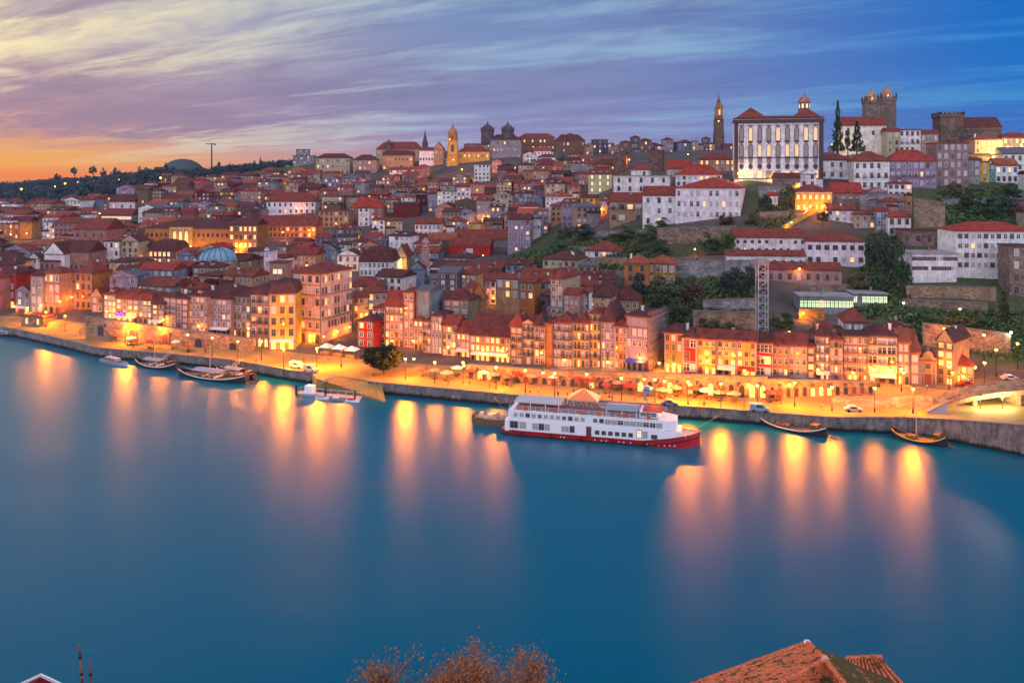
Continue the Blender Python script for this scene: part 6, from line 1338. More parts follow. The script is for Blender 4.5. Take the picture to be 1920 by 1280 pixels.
for a in (
 ('biggest dark green tree on the slope above the scaffolded block', 1238, 596, 84, 76, 'dark'), ('bluish tree leaning on the amber veranda house', 1205, 570, 50, 60, 'blue'),
 ('brownish autumn tree beside the cliff walls', 1292, 585, 58, 62, 'brown'), ('low dark tree at the foot of the cliff wall', 1270, 610, 60, 50, 'dark'), ('ivy-dark tree next to the scaffolded roof', 1330, 628, 50, 36, 'olive'),
 ('broad tree beneath the lower convent wing', 1372, 556, 70, 56, 'blue'), ('second tree beneath the lower convent wing, by the lift tower', 1402, 550, 44, 52, 'dark'),
 ('dark tree under the ruined terrace near a small street lamp', 1330, 484, 50, 48, 'dark'), ('rounded tree against the upper convent block', 1362, 482, 40, 50, 'mid'), ('brownish thin tree at the convent corner', 1372, 476, 24, 40, 'brown'),
 ('ivy-covered tree under the loggia house', 1165, 456, 60, 34, 'mid'), ('ivy tree next to the terrace wall of the long white house', 1212, 456, 50, 36, 'mid'), ('dark tree west of the loggia gardens', 1090, 452, 60, 32, 'blue'), ('leafy tree in the gardens west of the red-roofed cottage', 1045, 486, 44, 36, 'dark'), ('low olive tree behind the red-roofed cottage', 1190, 478, 40, 24, 'olive'),
 ('dark tree east of the red-roofed cottage', 1240, 484, 52, 36, 'dark'), ('small green tree on the garden lawn', 1060, 462, 30, 40, 'mid'), ('light green tree beside the lawn wall', 1010, 508, 40, 26, 'bright'),
 ('dark trees\' first neighbour east of the convent block', 1640, 512, 40, 70, 'dark'), ('tall dark tree in the gully east of the convent block', 1664, 540, 40, 110, 'blue'), ('slim dark tree beside the modern white building', 1692, 556, 34, 110, 'dark'), ('dark tree below the pink-lit annex', 1612, 552, 50, 40, 'olive'), ('gully tree just above the lit glass annex', 1645, 556, 40, 44, 'dark'),
 ('bushy tree between the stair quarter and the villa near the ruins', 1650, 470, 40, 40, 'olive'), ('dark tree left of the stairway under the gallery', 1542, 424, 26, 28, 'dark'), ('dark tree behind the orange-lit stone house', 1476, 392, 30, 50, 'olive'), ('tree at the east corner of the long white house', 1440, 408, 36, 44, 'dark'),
 ('olive tree before the tall shabby brown house', 1790, 372, 34, 32, 'olive'), ('dark tree on the green bank by the ruined stone wall', 1822, 400, 44, 40, 'dark'), ('broad dark tree at the top of the green bank', 1880, 404, 60, 40, 'blue'), ('tree in the eastern garden under the white grey-roofed house', 1900, 372, 40, 30, 'dark'),
 ('dark tree by the second riverside slope lamp', 1470, 632, 44, 46, 'dark'), ('olive tree beside the lift tower foot', 1452, 622, 26, 34, 'olive'),
 ('tree under the seminary, western of four', 805, 356, 32, 24, 'blue'), ('tree under the seminary, second of four', 832, 358, 36, 26, 'dark'), ('tree under the seminary, third of four', 858, 358, 30, 24, 'blue'), ('tree under the seminary, beside the pale blue apartment house', 880, 360, 26, 26, 'dark'),
 ('round dark tree left of the long white middle house', 756, 460, 34, 26, 'dark'), ('round dark tree in front of the long white middle house', 783, 460, 32, 28, 'dark'), ('round dark tree before the wide peach townhouse', 751, 330, 14, 20, 'dark'),
 ('palm-like tree lit yellow beside the tall orange facade', 488, 464, 26, 30, 'olive'), ('dark tree behind the exchange palace', 240, 436, 50, 22, 'dark'), ('dark tree by the pink blank house', 152, 452, 24, 24, 'dark'), ('dark tree behind the small church dome', 300, 400, 36, 26, 'blue'),
 ('small tree by the green-lit house', 1062, 352, 40, 30, 'dark'), ('dark tree near the orange garden lamp house', 1010, 350, 44, 30, 'blue'), ('dark tree below the hospital front', 1055, 316, 36, 24, 'dark')):
    tree(*a)
tree('pointed dark conifer on the grassy slope beside the old stone tower house', 1881, 606, 44, 62, 'olive', 'cone', name='conifer', group=None)
for px, b, wd, hg, kd, lab in ((1245, 424, 34, 18, 'dark', 'dark bush against the white wing'), (1362, 420, 38, 20, 'brown', 'reddish bush beside a lit window of the long white house'), (1408, 420, 40, 26, 'olive', 'olive bush at the side wall of the long white house'), (985, 512, 50, 18, 'bright', 'light green bush below the garden lawn'), (1100, 520, 60, 16, 'bright', 'low bright green bush along the lower garden wall'), (1720, 606, 60, 26, 'dark', 'dark bush on the grassy slope beside the white floodlight'), (1790, 612, 70, 22, 'olive', 'olive bush on the slope behind the orange lamp'), (1840, 616, 50, 24, 'dark', 'dark bush above the old town wall'), (1850, 408, 70, 26, 'dark', 'low dark bush on the green bank'), (1380, 628, 60, 26, 'olive', 'scrub on top of the riverside cliff')):
    tree(lab, px, b, wd, hg, kd, name='bush', group='bushes on the slope')
# far western hill: single skyline pines, and the wood behind them as one mass
for i, (px, top, wd, lab) in enumerate(((140, 313, 14, 'umbrella pine standing out on the far ridge, westmost'), (175, 311, 16, 'umbrella pine pair-mate on the far ridge'), (108, 324, 12, 'small far ridge tree over the orange horizon'), (194, 315, 12, 'dark rounded far ridge tree'), (218, 312, 14, 'tall round tree on the far ridge'), (262, 312, 15, 'dark far tree midway to the arena'), (290, 314, 12, 'dark far tree touching the arena'), (312, 304, 10, 'leafless tree beside the arena dome'), (412, 303, 14, 'far tree just east of the mast'), (430, 306, 12, 'round far tree east of the mast'), (455, 303, 14, 'dense far tree before the western skyline roofs'), (475, 301, 12, 'far tree on the skyline west of the apartment tower'), (488, 294, 7, 'slim far poplar on the skyline'), (510, 304, 14, 'far tree in the row beside the apartment tower'), (530, 303, 12, 'far tree nearest the apartment tower'))):
    Yf = 1500 if px < 300 else 1300 if px < 420 else 1050
    tree(lab, px, 340, wd, 340 - top, 'blue', Y=Yf, group='trees on the far ridge', crown=0.55 if i < 2 else 0.8)
r = random.Random(5); bm = bmesh.new()
def wood_blob(px, Y, W, H):
    p = at(px, Y)
    for _ in range(int(70)):
        d = Vector((r.gauss(0, 1), r.gauss(0, 1), r.gauss(0, 1))).normalized() * r.random() ** .4
        c = p + Vector((d.x * W, d.y * W, H * (.55 + .5 * d.z))); u = Vector((r.gauss(0, 1), r.gauss(0, 1), r.gauss(0, 1))).normalized(); w = u.orthogonal(); s = W * r.uniform(.10, .2)
        bm.faces.new([bm.verts.new(x) for x in (c - w * s, c + u.cross(w) * s * .7, c + w * s, c - u.cross(w) * s * .7)])
for i in range(520):
    px = r.uniform(-120, 330); Yf = r.uniform(800, 2000) if px < 130 else r.uniform(880 if px < 220 else 1000, 1600); wood_blob(px, Yf, r.uniform(7, 13), r.uniform(9, 17))
for i in range(120):
    px = r.uniform(330, 560); wood_blob(px, r.uniform(1080, 1350), r.uniform(6, 10), r.uniform(7, 12))
me = bpy.data.meshes.new('far_wood'); bm.to_mesh(me); bm.free(); me.materials.append(LEAF); o = link('far_wood', me, col=(0.040, 0.062, 0.066)); struct(o, 'stuff')
# undergrowth and ivy on the garden slopes and cliff
bm = bmesh.new()
def scrub(poly_, n, s0, s1):
    xs = [p[0] for p in poly_]; ys = [p[1] for p in poly_]; k = 0
    while k < n:
        x, y = r.uniform(min(xs), max(xs)), r.uniform(min(ys), max(ys)); ins = False
        for i in range(len(poly_)):
            (x1, y1), (x2, y2) = poly_[i], poly_[i - 1]
            if (y1 > y) != (y2 > y) and x < (x2 - x1) * (y - y1) / (y2 - y1) + x1: ins = not ins
        if not ins: continue
        k += 1; Yh = hit(x, y); p = at(x, Yh)
        for _ in range(9):
            c = p + Vector((r.gauss(0, .9), r.gauss(0, .9), abs(r.gauss(.3, .6)))); u = Vector((r.gauss(0, 1), r.gauss(0, 1), r.gauss(0, 1))).normalized(); w = u.orthogonal(); s = r.uniform(s0, s1)
            bm.faces.new([bm.verts.new(q) for q in (c - w * s, c + u.cross(w) * s * .7, c + w * s, c - u.cross(w) * s * .7)])
scrub([(960, 480), (1180, 440), (1230, 470), (1170, 520), (960, 525)], 900, .25, .7); scrub([(1180, 540), (1430, 470), (1430, 640), (1200, 640)], 1100, .25, .7)
scrub([(1620, 440), (1700, 440), (1710, 600), (1600, 600)], 350, .3, .8); scrub([(1700, 570), (1920, 590), (1920, 680), (1720, 640)], 900, .2, .6); scrub([(1760, 360), (1930, 350), (1930, 420), (1760, 420)], 700, .3, .8); scrub([(1430, 380), (1490, 400), (1480, 470), (1400, 440)], 120, .3, .7)
me = bpy.data.meshes.new('slope_undergrowth'); bm.to_mesh(me); bm.free(); me.materials.append(LEAF); o = link('slope_undergrowth', me, col=(0.070, 0.115, 0.036)); struct(o, 'stuff')
# ---------------------------------------------------------------- lit lamps
SOD = (1.0, 0.235, 0.003); WARM = (1.0, 0.50, 0.10); COOL = (0.86, 1.0, 0.80)
def lantern_mesh(b):
    bm = bmesh.new(); lathe(bm, [(0.10, -0.05), (0.30, 0.02), (0.34, 0.45), (0.26, 0.55)], 10, mi=1); lathe(bm, [(0.38, 0.56), (0.30, 0.72), (0.05, 0.86)], 10, mi=0); return mesh('lantern', bm, [IRON, b])
LAN = {'s': lantern_mesh(BULB), 'w': lantern_mesh(BULBW)}
def post_mesh():
    bm = bmesh.new(); lathe(bm, [(0.16, -0.5), (0.16, 0.5), (0.08, 0.7), (0.055, 0.95)], 8); return mesh('post', bm, IRON)
bm = bmesh.new(); lathe(bm, [(0.17, 0), (0.17, 0.9), (0.10, 1.1), (0.07, 5.2), (0.05, 5.4)], 8); POST = mesh('post', bm, IRON)
bm = bmesh.new(); tube(bm, (0, 0.0, -0.1), (0, 1.1, 0.05), 0.05, 0.05, 6); box(bm, -0.15, 0.15, 1.1, 1.16, -0.2, 0.3); BRK = mesh('bracket', bm, IRON)
LAMPS = []
def glow(t, z, power, col, rad=0.3, fwd=0.0):
    d = bpy.data.lights.new('lamp_light', 'POINT'); d.energy = power; d.color = col; d.shadow_soft_size = rad
    o = bpy.data.objects.new('lamp_light', d); C.objects.link(o); o.parent = t; o.location = (0, fwd, z)
def lamp(px, ground, power=2600, col=SOD, h_=5.6, label=None, k='s', Y=None):
    """street lamp on a post, standing on the ground at (px, ground row)"""
    Y = Y or hit(px, ground); p = at(px, Y); t = thing('street_lamp', label, 'street lamp', p, 0, 'street lamps'); s = h_ / 5.4
    link('post', POST, t, (0, 0, 0), 0, (1, 1, s)); link('lantern', LAN[k], t, (0, 0, h_)); glow(t, h_ - 0.35, power, col); LAMPS.append((px, ground, t)); return t
def wlamp(px, py, b, power=1500, col=SOD, off=1.6, label=None, k='s', Y=None, rad=.3):
    """lamp bracketed off the wall whose foot is at row b; the lamp itself shows at (px, py)"""
    Y = (Y or hit(px, b)) - off; p = Vector(((px - 960) / F * Y, Y, zray(py, Y))); t = thing('wall_lamp', label, 'wall lamp', p, 0, 'wall lamps on the facades')
    link('bracket', BRK, t, (0, 0.05, 0.9)); link('lantern', LAN[k], t, (0, 0, -0.05)); glow(t, -0.3, power, col, rad); LAMPS.append((px, py, t)); return t
# promenade posts, far to near
PROM = [(52, 606, 'far end of the quay, first post from the gatehouse'), (86, 614, 'quay post opposite the stone gatehouse'), (122, 622, 'post on the edge of the far promenade'), (172, 634, 'post at the start of the orange river wall'), (235, 645, 'post beside the pale motor launch'), (300, 648, 'post on the promenade above the smaller masted boat'), (352, 662, 'post near the gangways of the biggest wooden boat'), (398, 668, 'post above the biggest wooden boat'), (446, 676, 'post by the two round arches'), (490, 676, 'post before the mauve balcony house'), (532, 692, 'post near the jetty at the edge of the square'), (594, 690, 'post on the open square beside two parked vans'), (640, 688, 'post on the open square above the slipway'), (760, 712, 'post on the promenade past the round tree'), (815, 720, 'post on the quay edge by the ochre restaurant house'), (868, 720, 'post at the start of the white parasols'), (930, 730, 'post above the work barge'), (985, 736, 'post among parasols over the ship stern'), (1040, 742, 'post above the tent pavilion'), (1100, 744, 'post on the quay behind the ship\'s middle'), (1165, 752, 'post by the quay behind the forward canopy'), (1228, 756, 'post on the promenade near the ship\'s bow'), (1290, 760, 'post just beyond the ship\'s bow'), (1352, 764, 'post between ship and dark wine boat'), (1420, 768, 'post beside the parked quay van'), (1490, 762, 'post above the dark wine boat'), (1560, 772, 'post on the lower quay by the pink wall'), (1640, 774, 'post on the lower quay, middle of the pink wall'), (1712, 776, 'post above the yellow-striped boat'), (1690, 735, 'post on the upper road before the small chapel'), (1780, 730, 'post before the purple-sided tower house'), (1846, 722, 'post on the road beside the low amber house'), (1640, 738, 'post on the upper road below the black balconies')]
BOOST = {52: 0.7, 86: 1.5, 172: 1.7, 235: 2.0, 300: 0.6, 352: 0.25, 490: 0.8, 532: 2.2, 594: 4.2, 640: 1.8, 760: 2.4, 815: 0.6, 868: 0.9, 930: 2.0, 1290: 2.6, 1352: 1.3, 1420: 0.5, 1490: 2.2, 1560: 1.3, 1640: 0.4, 1690: 0.35, 1712: 1.7, 1780: 0.5, 1846: 0.5}
for px, g, lab in PROM: lamp(px, g, random.uniform(7000, 11000) * BOOST.get(px, 0.45) * (1.3 if px < 500 else 1.2), label='lit sodium street lamp, ' + lab)
WALL = [(26, 575, 588, 'on the small grey gabled house'), (76, 573, 590, 'on the salmon house above the gatehouse'), (112, 566, 588, 'over the alley mouth'), (134, 558, 582, 'on the slim orange house'), (200, 585, 600, 'over the purple-lit bar'), (240, 590, 604, 'on the wide peach house'), (306, 600, 612, 'over the river wall steps'), (372, 612, 624, 'before the five-storey grey-pink house'), (466, 617, 640, 'between the grey tiled and mauve houses'), (530, 640, 656, 'under the yellow corner house'), (560, 628, 641, 'at the corner of the huge block'), (584, 630, 641, 'front of the huge block, arcade level'), (606, 632, 640, 'on the edge of the huge block'), (632, 622, 633, 'on the mauve side of the huge block'), (655, 614, 626, 'at the foot of the climbing street'), (775, 640, 655, 'on the salmon house by the thin tall house'), (776, 674, 690, 'over the terrace east of the round tree'), (735, 640, 652, 'behind the round tree'), (840, 652, 668, 'on the cream shuttered house'), (905, 656, 678, 'over the ochre restaurant terrace'), (940, 658, 680, 'second over the ochre restaurant terrace'), (870, 686, 700, 'above a parasol by the café arches'), (1015, 662, 686, 'at the blank orange wall'), (1018, 700, 728, 'on the arcaded wall over the cafés'), (1058, 676, 690, 'under the glazed lilac house'), (1140, 680, 692, 'under the pale lilac tiled house'), (1200, 672, 694, 'at the door of the scaffolded block'), (1236, 682, 694, 'on the bare side of the scaffolded block'), (1264, 684, 697, 'on the orange house past the scaffolding'), (1208, 712, 738, 'on the arcaded wall near its middle'), (1246, 716, 740, 'on the arcaded wall under the orange house'), (1326, 678, 701, 'in the middle of the yellow terrace'), (1396, 696, 705, 'at the east end of the yellow terrace'), (1404, 722, 744, 'on the lower arcade by its large arch'), (1480, 722, 744, 'on the lower arcade under the peach house'), (1534, 694, 712, 'over the lilac balcony house shop'), (1600, 700, 716, 'on the broad rose house'), (1636, 692, 718, 'over the lit restaurant'), (1670, 694, 719, 'second over the lit restaurant'), (1694, 700, 720, 'on the pink-brown house'), (1786, 700, 721, 'on the purple-sided tower house'), (1806, 706, 720, 'on the low amber house'), (1828, 690, 712, 'on the ramp wall past the amber house')]
WBOOST = {560: 3.5, 584: 3.5, 606: 3, 632: 2, 466: 2, 530: 2, 1200: 2, 1236: 2.2}
for px, py, b, lab in WALL: wlamp(px, py, b, random.uniform(600, 1300) * WBOOST.get(px, 1.0) * (1.5 if px < 320 else 1.0), label='glowing sodium wall lamp ' + lab)
# up the slope
HILL = [(1552, 514, 530, 3200, SOD, 'on the corner of the pink-lit convent annex'), (1506, 588, 600, 1500, SOD, 'on the terrace wall of the glass pavilion'), (1480, 624, 640, 700, SOD, 'in the dark trees above the peach twin houses'), (1303, 468, 480, 700, SOD, 'among the trees on the ruined terrace'), (1384, 326, 342, 1300, WARM, 'at the west corner of the palace'), (1450, 331, 342, 900, WARM, 'at the palace foot'), (1512, 392, 404, 4000, SOD, 'in the stairway under the arcaded gallery'), (1545, 386, 404, 3500, SOD, 'under the east end of the arcaded gallery'), (1484, 418, 430, 2200, SOD, 'down the yellow stairway'), (1498, 346, 366, 1800, SOD, 'between the stone house and the white gabled house'), (955, 556, 568, 1500, SOD, 'below the railed terrace house'), (1022, 550, 566, 1600, SOD, 'beside the purple-flanked tower house'), (925, 560, 574, 1500, SOD, 'before the vivid red gable house'), (910, 578, 590, 700, SOD, 'on the vivid red gable house'), (450, 462, 482, 5000, SOD, 'before the tall orange facade'), (357, 462, 482, 3500, WARM, 'at the exchange palace portico'), (300, 468, 484, 2600, SOD, 'west wing of the exchange palace'), (400, 466, 482, 2600, SOD, 'east of the exchange palace portico'), (488, 450, 476, 1800, SOD, 'under the palm-like tree'), (530, 436, 450, 3000, SOD, 'along the orange-lit east wing'), (580, 432, 446, 2600, SOD, 'at the end of the orange-lit east wing'), (630, 420, 432, 2200, SOD, 'before the square peach block'), (752, 494, 508, 1500, WARM, 'at the floodlit church front'), (710, 340, 356, 5000, SOD, 'alone in the lane under the wide peach townhouse'), (780, 316, 330, 6000, SOD, 'on the ridge lane below the white plain block'), (764, 318, 330, 4000, SOD, 'second on the ridge lane'), (866, 318, 340, 9000, SOD, 'at the foot of the golden monastery wing'), (890, 316, 340, 7000, SOD, 'second at the golden monastery wing'), (850, 300, 340, 9000, SOD, 'on the golden belfry'), (843, 262, 340, 5000, SOD, 'high on the golden belfry'), (1028, 330, 344, 5000, SOD, 'in the garden below the hospital'), (1000, 276, 290, 4000, SOD, 'before the hospital columns'), (1120, 346, 362, 2600, WARM, 'on the green-lit house'), (1112, 370, 384, 1400, SOD, 'in the lane west of the loggia house'), (1128, 392, 406, 1500, SOD, 'at the bend under the loggia house'), (1036, 366, 380, 1500, SOD, 'among small red roofs below the hospital garden'), (1236, 300, 316, 2200, SOD, 'by the second brown stone tower'), (1180, 300, 318, 1600, SOD, 'between the two brown stone towers'), (1560, 272, 300, 2600, WARM, 'on the palace east side'), (1582, 282, 300, 1600, WARM, 'under the conifers'), (1854, 284, 296, 3000, WARM, 'on the floodlit cream house'), (1890, 276, 294, 6500, WARM, 'before the floodlit long house'), (1915, 272, 290, 5500, WARM, 'at the end of the floodlit long house'), (1752, 262, 286, 1400, SOD, 'by the battlemented tower'), (1790, 427, 440, 900, WARM, 'on the roof corner of the large white institute'), (20, 440, 452, 4000, SOD, 'on the far orange block'), (50, 438, 452, 3000, SOD, 'beside the amber flat-topped block'), (8, 480, 494, 2500, SOD, 'in the far western lane'), (162, 388, 400, 3500, SOD, 'above the white side chapel'), (268, 484, 496, 500, SOD, 'on the orange narrow gable house'), (690, 596, 612, 1500, SOD, 'in the climbing street'), (712, 578, 596, 1500, SOD, 'higher in the climbing street'), (760, 560, 590, 700, SOD, 'behind the riverfront attic'), (640, 548, 580, 700, SOD, 'in the lane behind the huge block')] + [(x_, y_, y_ + 16, p_ * 1.4, SOD, l_) for x_, y_, p_, l_ in ((330, 520, 700, 'in the lane below the blue-vaulted hall'), (212, 508, 700, 'behind the orange arcade houses'), (120, 520, 900, 'in the lane beneath the pink blank house'), (90, 442, 1600, 'in the far lanes east of the amber block'), (228, 424, 1600, 'beside the market hall'), (345, 400, 1800, 'behind the exchange palace roof'), (420, 372, 1800, 'in the lanes under the mast'), (500, 352, 2200, 'west of the long white-trimmed row'), (560, 346, 2200, 'under the stepped apartment tower'), (610, 452, 1300, 'east of the square peach block'), (680, 446, 1300, 'under the slim white house'), (815, 456, 1100, 'near the round dark trees'), (870, 494, 1000, 'below the deep red hall'), (905, 412, 1500, 'in the middle lanes'), (960, 440, 1200, 'on the edge of the gardens'), (840, 402, 1600, 'in the lanes under the seminary'), (940, 374, 1800, 'below the pale blue apartment house'), (1000, 404, 1300, 'in the lane above the gardens'), (575, 498, 900, 'over the roofs of the flat peach house'), (470, 520, 800, 'behind the grey tiled house'), (1080, 300, 2000, 'under the hospital wing'), (1290, 290, 1800, 'below the skyline blocks'), (660, 330, 2200, 'under the ridge townhouses'))]
HILL = [(a, b, c, d * 1.25 * (2.6 if 1850 < a < 1916 and b < 290 or 838 < a < 892 and b < 322 else 1.8 if 700 < a < 785 and b < 345 else 1.0), e, f) for a, b, c, d, e, f in HILL] + [(1507, 452, 476, 500, SOD, 'upper light of the slit between the convent blocks'), (1507, 480, 502, 500, SOD, 'middle light of the slit between the convent blocks'), (1499, 505, 530, 700, SOD, 'lowest light of the slit by the annex'), (1400, 318, 340, 800, (1.0, 0.8, 0.6), 'flooding the palace front, west'), (1480, 322, 340, 800, (1.0, 0.8, 0.6), 'flooding the palace front, east'), (1347, 228, 288, 5000, SOD, 'on the upper stage of the tall bell tower')]
for px, py, b, pw, cl, lab in HILL: wlamp(px, py, b, pw * 1.25, cl, label='lit wall lamp ' + lab, off=2.2)
for px, g, pw, cl, k, lab in ((1694, 610, 1300, COOL, 'w', 'twin-headed white street lamp on the grassy slope'), (1800, 622, 1500, SOD, 's', 'orange street lamp over the old town wall'), (1896, 670, 900, COOL, 'w', 'pale street lamp at the end of the old town wall'), (1868, 706, 3500, SOD, 's', 'orange street lamp on the road behind the bridge ramp'), (1908, 694, 3500, SOD, 's', 'orange street lamp on the road by the edge of the view'), (1770, 662, 2500, SOD, 's', 'orange street lamp at the foot of the old town wall'), (1845, 676, 2500, SOD, 's', 'second orange street lamp at the foot of the old town wall'), (1880, 766, 6000, (1.0, 0.68, 0.26), 's', 'lamp in the underpass below the bridge ramp'), (1838, 768, 4500, (1.0, 0.68, 0.26), 's', 'second lamp under the bridge ramp near the stair canopy')):
    lamp(px, g, pw, cl, 7.0 if px not in (1838, 1880) else 2.6, label=lab, k=k)
# tiny lights on the far hill
for i, (px, py, lab) in enumerate(((104, 357, 'westmost'), (122, 350, 'beside the first'), (146, 347, 'third from the west'), (175, 346, 'brightest of the row'), (212, 337, 'above the others'), (262, 335, 'near the arena'), (302, 344, 'below the arena'), (222, 345, 'palest'), (40, 360, 'low in the west'), (73, 359, 'white and small'))):
    Yf = hit(px, py + 6, 800); p = at(px, Yf); t = thing('street_lamp', 'tiny far lamp on the wooded western hill, ' + lab, 'street lamp', p, 0, 'tiny lamps on the far hill')
    link('post', POST, t, (0, 0, 0), 0, (1.5, 1.5, 1.8)); link('lantern', LAN['s'], t, (0, 0, 9.5), 0, (4, 4, 4)); glow(t, 9, 6000, SOD)
# ---------------------------------------------------------------- parasols, vans, marquee, people
def parasol_mesh():
    bm = bmesh.new(); n = 8; top = bm.verts.new((0, 0, 3.0)); rim = [bm.verts.new((1.7 * math.cos(2 * math.pi * k / n + .39), 1.7 * math.sin(2 * math.pi * k / n + .39), 2.35)) for k in range(n)]; rl = [bm.verts.new((v.co.x, v.co.y, 2.12)) for v in rim]
    for k in range(n): bm.faces.new((rim[k], rim[(k + 1) % n], top)); bm.faces.new((rl[k], rl[(k + 1) % n], rim[(k + 1) % n], rim[k]))
    me = bpy.data.meshes.new('canopy'); bm.to_mesh(me); bm.free(); return me
PC = {}
for nm, m_ in (('cream', CLOTH), ('tan', pmat('tan_cloth', (.40, .27, .15), .9)), ('brown', pmat('brown_cloth', (.20, .07, .04), .9)), ('red', MATS['red_cloth'])):
    me = parasol_mesh(); me.materials.append(m_); PC[nm] = me
bm = bmesh.new(); tube(bm, (0, 0, 0), (0, 0, 2.95), .04, .04, 6); lathe(bm, [(.35, 0), (.35, .1), (.1, .14)], 10); PP = mesh('pole', bm, IRON)
def cafe_mesh():
    bm = bmesh.new(); lathe(bm, [(.25, 0), (.04, .05), (.04, .7), (.45, .72), (.45, .76)], 10)
    for a in (0, 2.1, 4.2):
        x, y = .85 * math.cos(a), .85 * math.sin(a); box(bm, x - .2, x + .2, y - .2, y + .2, .40, .45); box(bm, x - .2 + .3 * math.cos(a), x + .0 + .3 * math.cos(a), y - .2, y + .2, .45, .85)
        for q in (-.16, .16):
            for s in (-.16, .16): box(bm, x + q - .02, x + q + .02, y + s - .02, y + s + .02, 0, .4)
    return mesh('cafe_seating', bm, pmat('cafe_dark', (.14, .07, .05), .8))
CAFE = cafe_mesh(); PARA = [(862, 704), (884, 708), (905, 712), (926, 716), (948, 720), (970, 716), (992, 722), (1060, 722), (1084, 726), (1108, 730), (1132, 736), (1160, 732), (1184, 738), (1210, 742), (1270, 742), (1296, 746), (1322, 748), (1440, 752), (1462, 752), (220, 640), (245, 645), (262, 640), (184, 628), (205, 634), (285, 652), (330, 654), (350, 658), (790, 706), (812, 710), (832, 712), (1036, 724), (1240, 748), (1352, 752), (1380, 754)]
PLAB = set()
for i, (px, g) in enumerate(PARA):
    px += random.uniform(-6, 6); Yp = hit(px, g) + random.uniform(-1.2, 1.2); p = at(px, Yp); c = random.choice(('cream', 'tan', 'tan', 'brown', 'red'))
    ref = None
    for q in sorted(LAMPS, key=lambda q: abs(q[0] - px) + abs(q[1] - g)):
        ref = q[2]['label'].replace('lit sodium street lamp, ', 'lamp ').replace('glowing sodium ', ''); lab = f'{c} café parasol by the {ref}'
        if lab not in PLAB and len(lab.split()) <= 12 and (ref.startswith('lamp post') or ref.startswith('wall lamp')): break
    PLAB.add(lab)
    t = thing('cafe_parasol', lab, 'parasol', p, random.uniform(0, 1), 'café parasols on the promenade')
    link('pole', PP, t); s_ = random.uniform(.75, 1.15); link('canopy', PC[c], t, (0, 0, 0), 0, (s_, s_, random.uniform(.92, 1.04)))
    t2 = tag(link('cafe_table', CAFE, None, p + Vector((random.uniform(-.4, .4), -.3, 0)), random.uniform(0, 6)), f'café table under the {c} parasol by the {ref}', 'café table', 'café tables under the parasols')
# white marquee roofs on the square
for i, (px, g) in enumerate(((612, 664), (636, 667), (660, 670))):
    p = at(px, hit(px, g)); t = thing('market_canopy', ('cream market canopy on the square, first from the huge block', 'white market canopy in the middle of the row on the square', 'bright white market canopy beside the small red house')[i], 'canopy', p, R(-20), 'market canopies on the square')
    bm = bmesh.new(); P4 = [(-2, -1.8, 2.4), (2, -1.8, 2.4), (2, 1.8, 2.4), (-2, 1.8, 2.4)]
    for k_ in range(4): poly(bm, [P4[k_], P4[(k_ + 1) % 4], (0, 0, 3.7)])
    bmesh.ops.remove_doubles(bm, verts=bm.verts, dist=.01); obj('canopy_roof', bm, WHITE if i else CLOTH, t)
    for x, y, z in P4: bm = bmesh.new(); box(bm, x * .96 - .05, x * .96 + .05, y * .96 - .05, y * .96 + .05, 0, 2.39); obj('canopy_leg', bm, IRON, t)
    bm = bmesh.new(); box(bm, -1.7, 1.7, -1.3, -.6, 0, .95); obj('counter', bm, WOOD, t)
    glow(t, 2.0, 500, WARM)
def van(label, px, g, col, rz_, L=4.6, Hh=1.95, name='parked_van'):
    p = at(px, hit(px, g)); t = thing(name, label, 'van' if name == 'parked_van' else 'car', p, R(rz_)); bm = bmesh.new(); wd = .88
    pr = [(-L / 2, .35), (-L / 2, Hh * .92), (-L / 2 + .25, Hh), (L * .18, Hh), (L * .33, Hh * .56), (L * .48, Hh * .48), (L / 2, .35)] if name == 'parked_van' else [(-L / 2, .3), (-L / 2, .8), (-L * .36, .9), (-L * .22, Hh), (L * .1, Hh), (L * .25, .92), (L * .47, .8), (L / 2, .3)]
    a = [bm.verts.new((x, -wd, z)) for x, z in pr]; b = [bm.verts.new((x, wd, z)) for x, z in pr]; n = len(pr)
    for i in range(n): bm.faces.new((a[i], b[i], b[(i + 1) % n], a[(i + 1) % n]))
    bm.faces.new(a[::-1]); bm.faces.new(b); obj('body', bm, pmat('car_paint_' + label.split()[0], col, .3), t)
    bm = bmesh.new(); lathe(bm, [(.2, -.1), (.33, -.1), (.33, .1), (.2, .1)], 14); me = mesh('wheel', bm, IRON)
    for x in (-L * .3, L * .3):
        for y in (-wd, wd): o = link('wheel', me, t, (x, y, .33)); o.rotation_euler = (R(90), 0, 0)
    for y in (-wd - .004, wd + .004):
        bm = bmesh.new(); z0, z1 = Hh * .58, Hh * .88; poly(bm, [(-L * .17, y, z0), (L * .2, y, z0), (L * .1, y, z1), (-L * .16, y, z1)]); obj('side_window', bm, GLASS, t)
    for y in (-.6, .6): bm = bmesh.new(); box(bm, L / 2 - .12, L / 2 - .02, y - .16, y + .16, .5, .66); obj('headlight', bm, WHITE, t)
van('white delivery van parked on the open square above the slipway', 557, 690, (.7, .68, .66), -25)
van('cream camper van parked beside the white one on the square', 583, 697, (.66, .55, .36), -28)
van('blue-grey van parked on the quay near the dark wine boat', 1424, 774, (.25, .32, .42), -12)
van('grey car parked on the upper road by the bridge ramp', 1893, 712, (.4, .38, .38), -6, 4.2, 1.42, 'parked_car')
van('dark grey car parked behind the ship on the quay', 1256, 764, (.2, .22, .27), -14, 4.2, 1.45, 'parked_car')
van('silver car under the pink retaining wall', 1600, 772, (.45, .44, .44), -10, 4.2, 1.42, 'parked_car')
van('red car on the road before the low amber house', 1812, 724, (.4, .03, .03), -6, 4.1, 1.42, 'parked_car')
